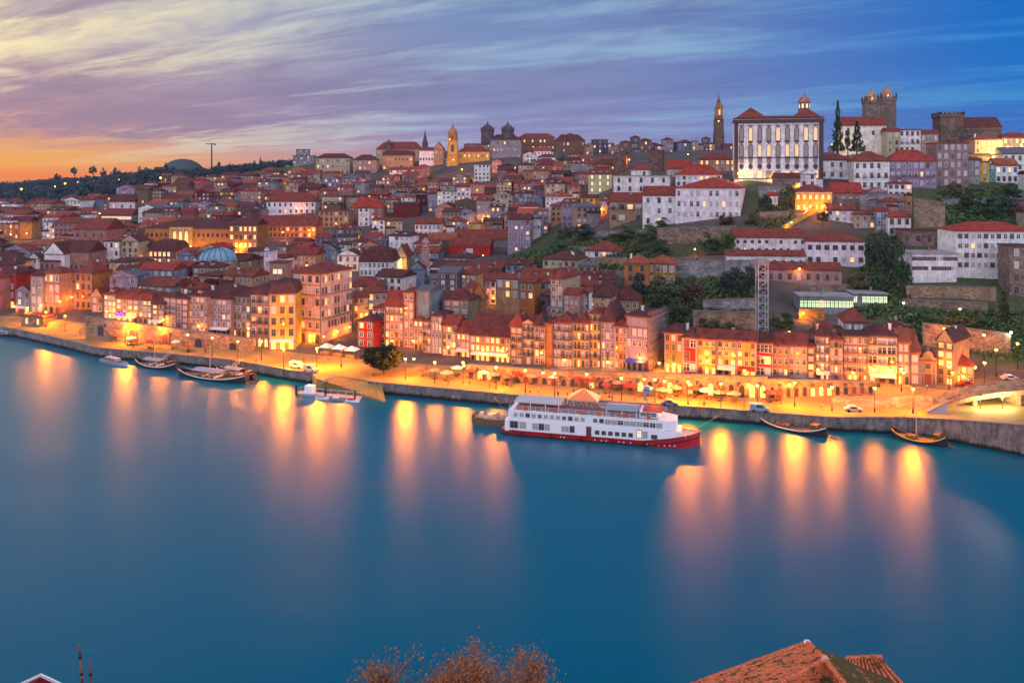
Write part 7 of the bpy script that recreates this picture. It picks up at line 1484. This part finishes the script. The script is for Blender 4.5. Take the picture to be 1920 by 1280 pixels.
def person(label, px, g, top, leg, rz_, step=.16):
    p = at(px, hit(px, g)); t = thing('person', label, 'person', p, rz_, None)
    bm = bmesh.new(); sk = bm.verts.layers.skin.verify()
    V = {}
    def v(k, co, r): x = bm.verts.new(co); x[sk].radius = (r, r); V[k] = x
    v('pel', (0, 0, .95), .15); v('chest', (0, .02, 1.3), .17); v('neck', (0, .01, 1.50), .065); v('head', (0, -.02, 1.64), .10); v('crown', (0, -.01, 1.72), .08)
    for s, q in ((-1, step), (1, -step)):
        v(f'h{s}', (.1 * s, 0, .9), .10); v(f'k{s}', (.11 * s, -q * .6, .5), .075); v(f'a{s}', (.11 * s, -q * 1.2 + .02, .09), .05); v(f't{s}', (.12 * s, -q * 1.2 - .13, .04), .04)
        v(f's{s}', (.19 * s, .02, 1.42), .07); v(f'e{s}', (.24 * s, .04 + q * .4, 1.14), .05); v(f'w{s}', (.23 * s, -.04 + q * .9, .9), .035)
    E = [('pel', 'chest'), ('chest', 'neck'), ('neck', 'head'), ('head', 'crown')]
    for s in (-1, 1): E += [('pel', f'h{s}'), (f'h{s}', f'k{s}'), (f'k{s}', f'a{s}'), (f'a{s}', f't{s}'), ('chest', f's{s}'), (f's{s}', f'e{s}'), (f'e{s}', f'w{s}')]
    for a, b in E: bm.edges.new((V[a], V[b]))
    V['pel'][sk].use_root = True
    me = bpy.data.meshes.new('body'); bm.to_mesh(me); bm.free()
    def fn(tt_, b_):
        sp = tt_.node('ShaderNodeSeparateXYZ'); tt_.link(tt_.node('ShaderNodeTexCoord').outputs['Object'], sp.inputs[0])
        c = tt_.mix(tt_.math('GREATER_THAN', sp.outputs[2], .92), (*leg, 1), (*top, 1)); tt_.link(tt_.mix(tt_.math('GREATER_THAN', sp.outputs[2], 1.50), c, (.5, .32, .24, 1)), b_.inputs['Base Color'])
    me.materials.append(pmat('clothes_' + label[:24], top, .9, fn)); o = link('body', me, t)
    o.modifiers.new('skin', 'SKIN'); s = o.modifiers.new('smooth', 'SUBSURF'); s.levels = 1; s.render_levels = 1
    bm = bmesh.new(); bmesh.ops.create_uvsphere(bm, u_segments=10, v_segments=6, radius=.115); 
    for f in [f for f in bm.faces if f.calc_center_median().z < -.01]: bm.faces.remove(f)
    obj('hair', bm, BARK, t, loc=(0, 0.0, 1.66))
MORE = tuple((px, g, c, l, 'person in ' + lab) for px, g, c, l, lab in ((880, 722, (.3, .25, .2), (.05, .05, .07), 'a sand coat by the first parasols'), (918, 728, (.05, .07, .12), (.04, .04, .05), 'a blue jacket below the ochre restaurant house'), (955, 726, (.2, .04, .04), (.04, .04, .05), 'dark red among the parasols above the barge'), (1010, 738, (.35, .33, .3), (.06, .06, .08), 'a light shirt over the ship stern'), (1075, 740, (.08, .08, .08), (.03, .03, .03), 'black near the tent pavilion'), (1122, 746, (.1, .14, .1), (.04, .05, .04), 'dark green behind the ship\'s middle'), (1190, 754, (.3, .2, .1), (.05, .05, .06), 'tan on the quay behind the wheelhouse'), (1260, 752, (.4, .38, .36), (.08, .08, .1), 'white top near the ship\'s bow'), (1395, 764, (.07, .06, .1), (.04, .04, .05), 'purple-black beside the blue-grey van'), (1465, 758, (.25, .1, .05), (.05, .04, .04), 'rust red below the lower arcade'), (1615, 742, (.1, .1, .12), (.03, .03, .04), 'charcoal on the upper road under the rose house'), (1738, 732, (.3, .28, .26), (.06, .06, .07), 'pale grey before the little chapel'), (570, 680, (.06, .06, .07), (.04, .04, .05), 'dark blue by the two parked vans'), (615, 676, (.35, .1, .08), (.05, .05, .06), 'coral red in front of the market canopies'), (385, 662, (.1, .08, .06), (.03, .03, .04), 'brown on the promenade over the biggest boat'), (150, 626, (.2, .2, .22), (.04, .04, .05), 'grey near the far end of the river wall')))
for i, (px, g, c, l, lab) in enumerate(((1046, 748, (.05, .05, .06), (.04, .04, .06), 'person in dark coat walking on the quay edge behind the ship'), (1148, 756, (.3, .05, .05), (.03, .03, .05), 'person in a red jacket strolling behind the forward canopy'), (840, 724, (.1, .1, .14), (.05, .05, .06), 'person in a grey jacket on the promenade past the round tree'), (700, 706, (.35, .3, .25), (.05, .06, .1), 'person in a beige coat crossing the square by the round tree'), (480, 684, (.06, .07, .1), (.03, .03, .04), 'person in navy near the mauve balcony house'), (1320, 766, (.1, .09, .08), (.04, .04, .05), 'person in brown beyond the ship\'s bow'), (1540, 768, (.25, .25, .28), (.05, .05, .07), 'person in pale grey on the lower quay'), (640, 690, (.12, .03, .04), (.03, .03, .04), 'person in maroon standing on the open square'), (250, 652, (.05, .05, .05), (.03, .03, .03), 'person in black on the promenade above the motor launch')) + MORE):
    person(lab, px, g, c, l, i * 1.1)
# purple lit sign over the bar, unreadable glow tubes only
p = at(227, hit(227, 604) - .5); t = thing('neon_sign', 'purple neon sign glowing over the bar in the orange row', 'neon sign', Vector((p.x, p.y, zray(588, p.y))), R(-20))
bm = bmesh.new(); box(bm, -2.1, 2.1, -.12, 0, -.6, .6); obj('sign_board', bm, IRON, t)
NEON = pmat('neon_purple', (.3, .05, .6), .5, emit=(.36, .06, 1.0, 2.6))
for x, z in ((-1.5, .1), (-.6, -.15), (.3, .15), (1.2, -.1)): bm = bmesh.new(); box(bm, x - .4, x + .4, -.2, -.125, z - .32, z + .32); bmesh.ops.bevel(bm, geom=bm.edges[:], offset=.03, segments=1, affect='EDGES'); obj('neon_tube', bm, NEON, t)
# ---------------------------------------------------------------- the near bank: tiled roof, autumn tree, red gable, two old poles
def fp(px, py, Y): return Vector(((px - 960) / F * Y, Y, zray(py, Y)))
t = thing('tiled_roof_house', 'old house on the near bank showing its orange clay tiled hip roof patched with moss', 'house', fp(1515, 1207, 45) - Vector((0, 0, 9)))
base_ = t.location.copy()
def rooftile(t_, b):
    p = objpos(t_); n = t_.noise(p, 1.3, 6, .7); n2 = t_.noise(p, 7.0, 4, .7); oc = t_.node('ShaderNodeObjectInfo').outputs['Color']
    c = t_.ramp(n2, [(.3, (.34, .085, .035)), (.5, (.66, .17, .07)), (.66, (.78, .28, .12)), (.8, (.74, .44, .30))])
    v = t_.node('ShaderNodeSeparateColor'); t_.link(oc, v.inputs[0])
    mo = t_.math('MULTIPLY', t_.mrange(t_.math('ADD', n, t_.math('MULTIPLY', v.outputs[0], .34)), .56, .66), .92)
    t_.link(t_.mix(mo, c, (.05, .065, .02, 1)), b.inputs['Base Color']); bump(t_, b, n2, .5, .03)
FT = pmat('clay_tiles', fn=rooftile, rough=.9)
def tile_patch(a, b, c, d, nu, nv, nm, moss):
    """corrugated, stepped tile surface over the quad a-b (ridge side) to d-c (eave side)"""
    bm = bmesh.new(); g = []; n = (b - a).cross(d - a).normalized(); n = n if n.z > 0 else -n; rr_ = random.Random(3); K = 6
    jit = [[rr_.uniform(-.03, .03) for _ in range(nu + 1)] for _ in range(nv + 1)]
    for j in range(nv * 2):
        row = []; v_ = (j // 2 + (j % 2) * .97) / nv; lift = .035 * (1 - (j % 2))
        for i in range(nu * K + 1):
            u = i / (nu * K); p = a.lerp(b, u).lerp(d.lerp(c, u), v_); row.append(bm.verts.new(p + n * (abs(math.sin(math.pi * i / K)) * .095 + (.05 - lift) + (0.05 if (i // K * 7 + j // 2 * 13) % 41 == 0 else 0) + jit[j // 2][i // K])))
        g.append(row)
    for r0, r1 in zip(g, g[1:]):
        for i in range(len(r0) - 1): bm.faces.new((r0[i], r0[i + 1], r1[i + 1], r1[i])).material_index = 1 if i % K in (0, K - 1) else 0  # troughs painted darker brown, standing in for shading between the barrel tiles
    me = bpy.data.meshes.new(nm); bm.to_mesh(me); bm.free(); me.materials.append(FT); me.materials.append(pmat('tile_trough_shade', (.10, .035, .025), .95)); return link(nm, me, t, -base_, col=(moss, 0, 0))
A = fp(1514, 1208, 45); Bp = fp(1547, 1240, 40)           # ridge, running towards the viewer
E1 = fp(1270, 1296, 47.5); E2 = fp(1215, 1420, 36); E3 = fp(1690, 1420, 33.5); E4 = fp(1700, 1290, 44.5)
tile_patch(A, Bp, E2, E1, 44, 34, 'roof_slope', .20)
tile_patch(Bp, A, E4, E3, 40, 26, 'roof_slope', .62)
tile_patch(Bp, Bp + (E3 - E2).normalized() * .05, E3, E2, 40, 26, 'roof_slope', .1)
def ridge(p, q, n):
    bm = bmesh.new(); rr_ = random.Random(9)
    for i in range(n):
        a = p.lerp(q, i / n); b = p.lerp(q, (i + 1.12) / n); o = Vector((0, 0, .08 + rr_.uniform(-.01, .02))); tube(bm, a + o, b + o + Vector((0, 0, .02)), .13, .155, 8)
    o = obj('ridge_tiles', bm, FT, t, loc=-base_, col=(.05, 0, 0))
ridge(A, Bp, 12); ridge(Bp, E2, 30); ridge(Bp, E3, 26); ridge(E1, A, 34)
bm = bmesh.new(); lathe(bm, [(.2, -.05), (.22, .08), (.14, .18)], 8); obj('ridge_cap', bm, WHITE, t, loc=A - base_ + Vector((0, 0, .05)))
bm = bmesh.new(); lathe(bm, [(.14, 0), (.19, .1), (.08, .24)], 8); obj('ridge_cap', bm, pmat('cap_pink', (.6, .4, .36), .8), t, loc=Bp - base_ + Vector((0, 0, .08)))
q = [E1, E2, E3, E4]; bm = bmesh.new(); tp = [bm.verts.new(p - base_ - Vector((0, 0, .25))) for p in q]; lo = [bm.verts.new((p.x - base_.x, p.y - base_.y, -14)) for p in q]
for i in range(4): bm.faces.new((tp[i], tp[(i + 1) % 4], lo[(i + 1) % 4], lo[i]))
obj('wall', bm, PLASTER, t, col=PAL['rose'])
# lower red roof beyond it
t = thing('lower_tiled_house', 'lower house with a reddish tiled roof edge just behind the mossy slope', 'house', fp(1650, 1240, 49) - Vector((0, 0, 8))); base_ = t.location.copy()
a, b, c, d = fp(1588, 1236, 50.5), fp(1652, 1234, 49), fp(1715, 1300, 46), fp(1560, 1312, 46)
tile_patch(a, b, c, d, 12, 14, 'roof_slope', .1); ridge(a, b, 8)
bm = bmesh.new(); tp = [bm.verts.new(p - base_ - Vector((0, 0, .2))) for p in (a, b, c, d)]; lo = [bm.verts.new((p.x - base_.x, p.y - base_.y, -12)) for p in (a, b, c, d)]
for i in range(4): bm.faces.new((tp[i], tp[(i + 1) % 4], lo[(i + 1) % 4], lo[i]))
obj('wall', bm, PLASTER, t, col=PAL['rose'])
bm = bmesh.new(); pm_ = fp(1663, 1232, 48.5) - base_; tube(bm, pm_ - Vector((0, 0, 1.2)), pm_, .035, .03, 5); obj('vent_pipe', bm, FSTONE, t)
# red gable with white bargeboards
p = fp(70, 1269, 52); t = thing('red_gable_house', 'little house tip with red gable and white bargeboards at the lower edge of the view', 'house', p - Vector((0, 0, 8.15)))
bm = bmesh.new(); v = [(-2.6, 0, 6.75), (2.6, 0, 6.75), (0, 0, 7.9)]; A_ = [bm.verts.new(q) for q in v]; B_ = [bm.verts.new((x, -8, z)) for x, y, z in v]; bm.faces.new(A_); bm.faces.new(B_[::-1])
bm.faces.new((A_[0], A_[1], B_[1], B_[0])); obj('gable', bm, pmat('gable_red', (.4, .02, .025), .6), t)
for s in (-1, 1):
    bm = bmesh.new(); poly(bm, [(0, .3, 8.0), (s * 3.0, .3, 6.6), (s * 3.0, -8.2, 6.6), (0, -8.2, 8.0)]); bmesh.ops.solidify(bm, geom=bm.faces[:], thickness=.14); obj('roof_slope', bm, pmat('painted_red_roof', (.30, .012, .02), .5), t)
    bm = bmesh.new(); v = [(0, 8.16), (s * 3.05, 6.74), (s * 3.05, 6.45), (0, 7.86)]; a = [bm.verts.new((x, .305, z)) for x, z in v]; b = [bm.verts.new((x, .42, z)) for x, z in v]; bm.faces.new(a); bm.faces.new(b[::-1])
    for i in range(4): bm.faces.new((a[i], b[i], b[(i + 1) % 4], a[(i + 1) % 4]))
    obj('bargeboard', bm, WHITE, t)
bm = bmesh.new(); box(bm, -2.6, 2.6, -8, -.01, -9, 6.74); obj('wall', bm, PLASTER, t, col=PAL['cream'])
# two weathered mast poles
PM = pmat('pole_red', (.30, .10, .06), .8, fn=lambda t_, b: t_.link(t_.ramp(t_.noise(objpos(t_), 2.0, 4, .6), [(.35, (.12, .03, .025)), (.6, (.42, .17, .09))]), b.inputs['Base Color']))
for px, top, lean, lab in ((148, 1208, .55, 'taller weathered reddish mast pole leaning slightly on the near bank'), (169, 1240, .2, 'shorter thin mast pole beside the taller leaning one')):
    p = fp(px, top, 62); t = thing('mast_pole', lab, 'pole', p - Vector((-lean * 2.4, 0, 16)), 0, 'old mast poles'); bm = bmesh.new(); tube(bm, (0, 0, 0), (-lean * 2.4, 0, 16), .17, .07, 9); obj('pole', bm, PM, t)
    for f in (.86, .94): bm = bmesh.new(); lathe(bm, [(.12, -.08), (.15, 0), (.12, .08)], 9, -lean * 2.4 * f, 0); o = obj('collar', bm, IRON, t); o.location = (0, 0, 16 * f)
# autumn tree
rt = random.Random(17); p = fp(835, 1372, 58); base = Vector((p.x, p.y, p.z - 9)); t = thing('autumn_tree', 'large nearly bare tree with rust-brown leaves rising from the near bank', 'tree', base)
bt = bmesh.new(); tips = []
def grow(a, d, L, r, lev):
    b = a + d * L; tube(bt, a, b, r, r * .72, 6 if lev < 3 else 4)
    if lev >= 5: tips.append(b); return
    for _ in range(3 if lev < 4 else 3):
        nd = (d + Vector((rt.gauss(0, .46), rt.gauss(0, .46), rt.gauss(.12, .22)))).normalized(); grow(b, nd, L * rt.uniform(.62, .86), r * .64, lev + 1)
    if lev >= 3: tips.append(b)
tube(bt, (0, 0, -2), (0.2, 0, 3.2), .42, .32, 9)
for a_, tilt in ((0, .5), (1.2, .65), (2.6, .6), (3.6, .75), (4.9, .6), (5.6, .35), (0.5, .15)):
    grow(Vector((.2, 0, 3.0)), Vector((math.sin(tilt) * math.cos(a_) * 1.5, math.sin(tilt) * math.sin(a_), math.cos(tilt))).normalized(), 3.55, .2, 1)
obj('trunk', bt, pmat('autumn_bark', (.20, .11, .07), .95), t)
bl = bmesh.new()
for q in tips:
    for _ in range(22):
        c = q + Vector((rt.gauss(0, .5), rt.gauss(0, .5), rt.gauss(0, .45))); u = Vector((rt.gauss(0, 1), rt.gauss(0, 1), rt.gauss(0, 1))).normalized(); w = u.orthogonal(); s = rt.uniform(.05, .11)
        bl.faces.new([bl.verts.new(x) for x in (c - w * s, c + u.cross(w) * s * .6, c + w * s, c - u.cross(w) * s * .6)])
me = bpy.data.meshes.new('crown'); bl.to_mesh(me); bl.free(); me.materials.append(pmat('autumn_leaves', (.2, .08, .03), .8, fn=lambda t_, b: t_.link(t_.ramp(t_.noise(objpos(t_), 1.1, 5, .75), [(.3, (.20, .07, .03)), (.5, (.40, .14, .045)), (.65, (.46, .20, .05)), (.75, (.16, .11, .03))]), b.inputs['Base Color']))); link('crown', me, t)
# ---------------------------------------------------------------- the rest of the old town: single houses nearest and largest first, then the far mass
rf = random.Random(21); KEEP = []
NOGO = [[(1030, 430), (1240, 425), (1430, 425), (1430, 690), (1190, 560), (1160, 530), (940, 525), (960, 480)], [(1377, 336), (1545, 336), (1560, 300), (1940, 270), (1940, 330), (1500, 420), (1430, 520), (1630, 440), (1700, 420), (1700, 620), (1590, 600), (1440, 640), (1400, 420)],
        [(1700, 350), (1940, 330), (1940, 760), (1700, 660)], [(560, 660), (700, 660), (760, 600), (700, 575), (648, 640)], [(793, 330), (893, 335), (893, 360), (793, 360)], [(-200, 300), (330, 300), (300, 365), (215, 385), (130, 398), (-200, 392)], [(330, 300), (590, 296), (560, 330), (420, 345), (330, 345)]]
PALN = dict(white='white', cream='cream', peach='peach', pink='pink', rose='rose-pink', grey='grey', lilac='lilac', yellow='yellow', tan='tan', maroon='maroon', brown='brown', blue='pale blue')
WT = ['white'] * 6 + ['cream'] * 5 + ['peach'] * 4 + ['rose'] * 4 + ['pink'] * 3 + ['grey'] * 5 + ['lilac'] * 4 + ['yellow'] * 1 + ['tan'] * 3 + ['maroon'] * 2 + ['brown'] * 3 + ['blue'] * 2
cand = []
Y = 262.0
while Y < 1350:
    step = 11 + Y * 0.021
    px = -60.0
    while px < 1960:
        w_ = rf.uniform(7, 15) * (1 + max(0, Y - 500) / 1200); dpx = w_ / Y * F
        yy = Y + rf.uniform(-.3, .3) * step; pc = px + dpx / 2; x = (pc - 960) / F * yy; z = terr(pc, yy)
        hgt = rf.uniform(6.5, 14) if Y < 420 else rf.choice((rf.uniform(7, 13), rf.uniform(9, 18))); d_ = min(max(w_ * rf.uniform(.8, 1.1), 8), 15)
        gy = HZ + (CH - z) / yy * F; ty = HZ + (CH - z - hgt - 2.5) / yy * F
        px += dpx * rf.uniform(1.0, 1.22)
        e = interp(EDGE, pc)
        lim = e + (46 if pc < 1040 else 40)
        if yy < lim or any(inpoly(pc, gy - 3, P) for P in NOGO): continue
        if any((x - fx) ** 2 + (yy + d_ / 2 - fy) ** 2 < (fr_ + max(w_, d_) * .48) ** 2 for fx, fy, fr_, *_ in FOOT): continue
        bad = False
        for a, b, t_, bb, YY in SCR:
            if YY > yy - 2 and min(b, pc + dpx / 2) - max(a, pc - dpx / 2) > 0.12 * min(dpx, b - a) and ty < t_ + .62 * (bb - t_) and gy > t_: bad = True; break
        if bad: continue
        # the sky line of the photograph: nothing of the filler may rise through it
        sky = interp([(-100, 352), (0, 350), (200, 335), (330, 322), (480, 316), (600, 300), (700, 290), (800, 275), (900, 268), (1000, 262), (1100, 274), (1380, 272), (1940, 270)], pc)
        if ty < sky: continue
        cand.append((dpx * (gy - ty), x, yy, z, w_, d_, hgt, pc, gy, ty))
    Y += step
# how much of each candidate is still in view past the nearer houses (a coarse column buffer of the rows already covered)
cov = {}
def seen_part(pc, dpx, ty, gy):
    n = 0
    cols_ = range(int((pc - dpx / 2) // 4), int((pc + dpx / 2) // 4) + 1)
    for c_ in cols_: n += max(0, min(gy, cov.get(c_, 9999)) - ty)
    for c_ in cols_: cov[c_] = min(cov.get(c_, 9999), ty)
    return n * 4
items = [(s[2], 0, s) for s in cand] + [(s[4], 1, s) for s in SCR]
items.sort(key=lambda q: q[0]); rank = []
for y_, k_, s in items:
    if k_: seen_part((s[0] + s[1]) / 2, s[1] - s[0], s[2] - 6, s[3])
    else:
        v = seen_part(s[7], s[4] / s[2] * F, s[9], s[8])
        rank.append((v, s))
rank.sort(key=lambda q: -q[0]); NIND = 170
used_labels = set()
def rel(px, py):
    best = sorted(LMK, key=lambda m: (m[0] - px) ** 2 + ((m[1] - py) * 1.6) ** 2); out = []
    for m in best[:7]:
        dx, dy = px - m[0], py - m[1]
        if abs(dx) > abs(dy) * 1.5: out.append(('just ' if abs(dx) < 45 else 'well ') + ('east' if dx > 0 else 'west') + ' of the ' + m[2])
        elif dy < 0: out.append(('right behind the ' if abs(dy) < 30 else 'high behind the ') + m[2])
        else: out.append(('right below the ' if abs(dy) < 30 else 'far below the ') + m[2])
    return out
RN = dict(red='red', dark='dark red', orange='orange', plum='plum', slate='slate', bright='bright red')
for v, (sz, x, y, z, w_, d_, hgt, pc, gy, ty) in rank[:NIND]:
    wl = rf.choice(WT); rk = rf.choice(['red'] * 5 + ['dark'] * 4 + ['plum', 'orange', 'bright', 'slate']); kind = rf.choice(['gable'] * 4 + ['hip'] * 4 + ['front'] * 2 + ['flat'] * (1 if w_ < 11 else 0))
    fl = max(2, round(hgt / 3.1)); cols_ = max(2, int(w_ / 2.7)); lab = None
    size = 'narrow' if w_ < 9 else ('wide' if w_ > 12.5 else 'plain')
    rt = {'gable': 'gable', 'hip': 'hipped', 'front': 'front-gabled', 'flat': 'flat'}[kind]
    for r_ in rel(pc, (gy + ty) / 2):
        for q_ in (f'{size} {PALN[wl]} house with {RN[rk]} {rt} roof {r_}', f'{size} {PALN[wl]} house, {cols_} windows wide, {RN[rk]} {rt} roof, {r_}'):
            if q_ not in used_labels and len(q_.split()) <= 16: lab = q_; break
        if lab: break
    lab = lab or f'{size} {PALN[wl]} {fl}-storey house with {RN[rk]} roof among the middle roofs'
    used_labels.add(lab); yw = rf.uniform(-24, 8)
    ye_ = HZ + (CH - z - hgt) / y * F
    t_ = house(pc - w_ / y * F / 2, pc + w_ / y * F / 2, ye_, gy, lab, wl, kind, rk, cols=cols_, rows=fl, name='town_house', cat='house', yaw=yw, d=d_, Y=y, win=rf.choice(('w', 's', 'ws', 'wc', 'sd')), lit=rf.choice((0.02, 0.06, 0.14)), side=2 if rf.random() < .5 else None, group='small houses of the old town', wf=0.5, rise=min(w_, d_) * rf.uniform(.16, .26), trim='no' if rf.random() < .6 else 0, dormer=rf.choice((0, 0, 0, 1, 2)) if kind != 'flat' else 0, chim=rf.choice((0, 1, 1, 2)))
    H_, W_, D_, hg_ = INFO[t_.name]
    if rf.random() < .45:
        ew, eh, ed = W_ * rf.uniform(.35, .6), (H_ - max(hg_, 0)) * rf.uniform(.45, .8), rf.uniform(2, 3.5); ex = rf.choice((-1, 1)) * (W_ - ew) / 2
        bm = bmesh.new(); box(bm, ex - ew / 2, ex + ew / 2, -ed, -.004, 0, max(hg_, 0) + eh); e_ = obj('extension', bm, PLASTER, t_, col=tuple(q * .85 for q in PAL[rf.choice(WT)]))
        bm = bmesh.new(); zt_ = max(hg_, 0) + eh; v_ = [(ex - ew / 2 - .3, -ed - .3, zt_ + .02), (ex + ew / 2 + .3, -ed - .3, zt_ + .02), (ex + ew / 2 + .3, -.005, zt_ + 1.1), (ex - ew / 2 - .3, -.005, zt_ + 1.1)]; poly(bm, v_); bmesh.ops.solidify(bm, geom=bm.faces[:], thickness=.2); obj('lean_to_roof', bm, TILES, e_, col=RC[rk])
        for i in range(2): link('window', WM[rf.choice('ws')], e_, (ex + (i - .5) * ew * .5, -ed - .004, max(hg_, 0) + eh * .45), 0, (.9, 1, 1.3))
    if rf.random() < .5:
        bm = bmesh.new(); ax_ = rf.uniform(-.3, .3) * W_; tube(bm, (ax_, D_ / 2, H_), (ax_, D_ / 2, H_ + 4.6), .05, .05, 4); box(bm, ax_ - .6, ax_ + .6, D_ / 2 - .03, D_ / 2 + .03, H_ + 4.2, H_ + 4.27); box(bm, ax_ - .4, ax_ + .4, D_ / 2 - .03, D_ / 2 + .03, H_ + 3.7, H_ + 3.77); obj('aerial', bm, IRON, t_)
# the far mass of roofs
bm = bmesh.new(); cl_ = bm.loops.layers.float_color.new('col')
def paint(fs, c):
    for f in fs:
        for l_ in f.loops: l_[cl_] = (*c, 1)
for v, (sz, x, y, z, w_, d_, hgt, pc, gy, ty) in rank[NIND:]:
    if v < 14: continue
    yw = rf.uniform(-.4, .15); ca_, sa_ = math.cos(yw), math.sin(yw)
    T = lambda a, b, c: bm.verts.new((x + a * ca_ - b * sa_, y + a * sa_ + b * ca_, c))
    c = PAL[rf.choice(WT)]; c = tuple(q * rf.uniform(.8, 1.05) for q in c); rc_2 = tuple(q * rf.uniform(.8, 1.2) for q in RC[rf.choice(('red', 'red', 'dark', 'dark', 'plum', 'orange'))])
    h2 = w_ / 2; B_ = [(-h2, 0), (h2, 0), (h2, d_), (-h2, d_)]; zl, zt_ = z - 3, z + hgt
    lo = [T(a, b, zl) for a, b in B_]; hi = [T(a, b, zt_) for a, b in B_]; fs = []
    for i in range(4): fs.append(bm.faces.new((lo[i], lo[(i + 1) % 4], hi[(i + 1) % 4], hi[i])))
    paint(fs, c); o = .4; E = [(-h2 - o, -o), (h2 + o, -o), (h2 + o, d_ + o), (-h2 - o, d_ + o)]; ev = [T(a, b, zt_ + .02) for a, b in E]; rr = min(w_, d_) * rf.uniform(.18, .3)
    if rf.random() < .5: r1, r2 = T(-h2 * .45, d_ / 2, zt_ + rr), T(h2 * .45, d_ / 2, zt_ + rr)
    else: r1, r2 = T(-h2 - o, d_ / 2, zt_ + rr), T(h2 + o, d_ / 2, zt_ + rr)
    paint([bm.faces.new(q) for q in ((ev[0], ev[1], r2, r1), (ev[1], ev[2], r2), (ev[2], ev[3], r1, r2), (ev[3], ev[0], r1))], rc_2)
    nw = max(2, int(w_ / 3)); nf = max(1, int(hgt / 3.2))
    for j in range(nf):
        for i in range(nw):
            if rf.random() < .12: continue
            u = -h2 + (i + .5) * w_ / nw; zz = z + (j + .35) * hgt / nf; lit_ = rf.random() < .10
            f = bm.faces.new([T(u - .5, -.05, zz), T(u + .5, -.05, zz), T(u + .5, -.05, zz + 1.6), T(u - .5, -.05, zz + 1.6)]); paint([f], (.03, .03, .04)); f.material_index = 1 if lit_ else 0
me = bpy.data.meshes.new('far_town_roofs'); bm.to_mesh(me); bm.free(); me.materials.append(MASS); me.materials.append(LITW)
struct(link('far_town_roofs', me), 'stuff')

# small amber lane lamps scattered between the roofs
rl = random.Random(4); nl = 0; ul = set()
for _ in range(400):
    if nl >= 34: break
    px = rl.uniform(5, 1130); py = rl.uniform(348, 520)
    if any(inpoly(px, py, P) for P in NOGO) or py > 545 - .02 * px or any(abs(px - q[0]) + abs(py - q[1]) < 34 for q in LAMPS): continue
    lab = None
    for r_ in rel(px, py):
        q_ = 'small amber lane lamp ' + r_
        if q_ not in ul: lab = q_; break
    if not lab: continue
    ul.add(lab); wlamp(px, py, py + 13, (400 + 2.4 * hit(px, py + 13)) * rl.uniform(.7, 1.5), SOD, label=lab, off=3.0); nl += 1
# ---------------------------------------------------------------- evening air
bm = bmesh.new(); box(bm, -4200, 4200, -460, 3300, -4.5, 178)
hm_ = bpy.data.materials.new('evening_air'); hm_.use_nodes = True; hn = NT(hm_.node_tree); hn.n.clear()
hv = hn.node('ShaderNodeVolumePrincipled'); hv.inputs['Color'].default_value = (0.40, 0.60, 1.0, 1); hv.inputs['Density'].default_value = 0.00004; hv.inputs['Anisotropy'].default_value = 0.0
ho = hn.node('ShaderNodeOutputMaterial'); hn.link(hv.outputs[0], ho.inputs['Volume'])
struct(obj('haze', bm, hm_), 'stuff')
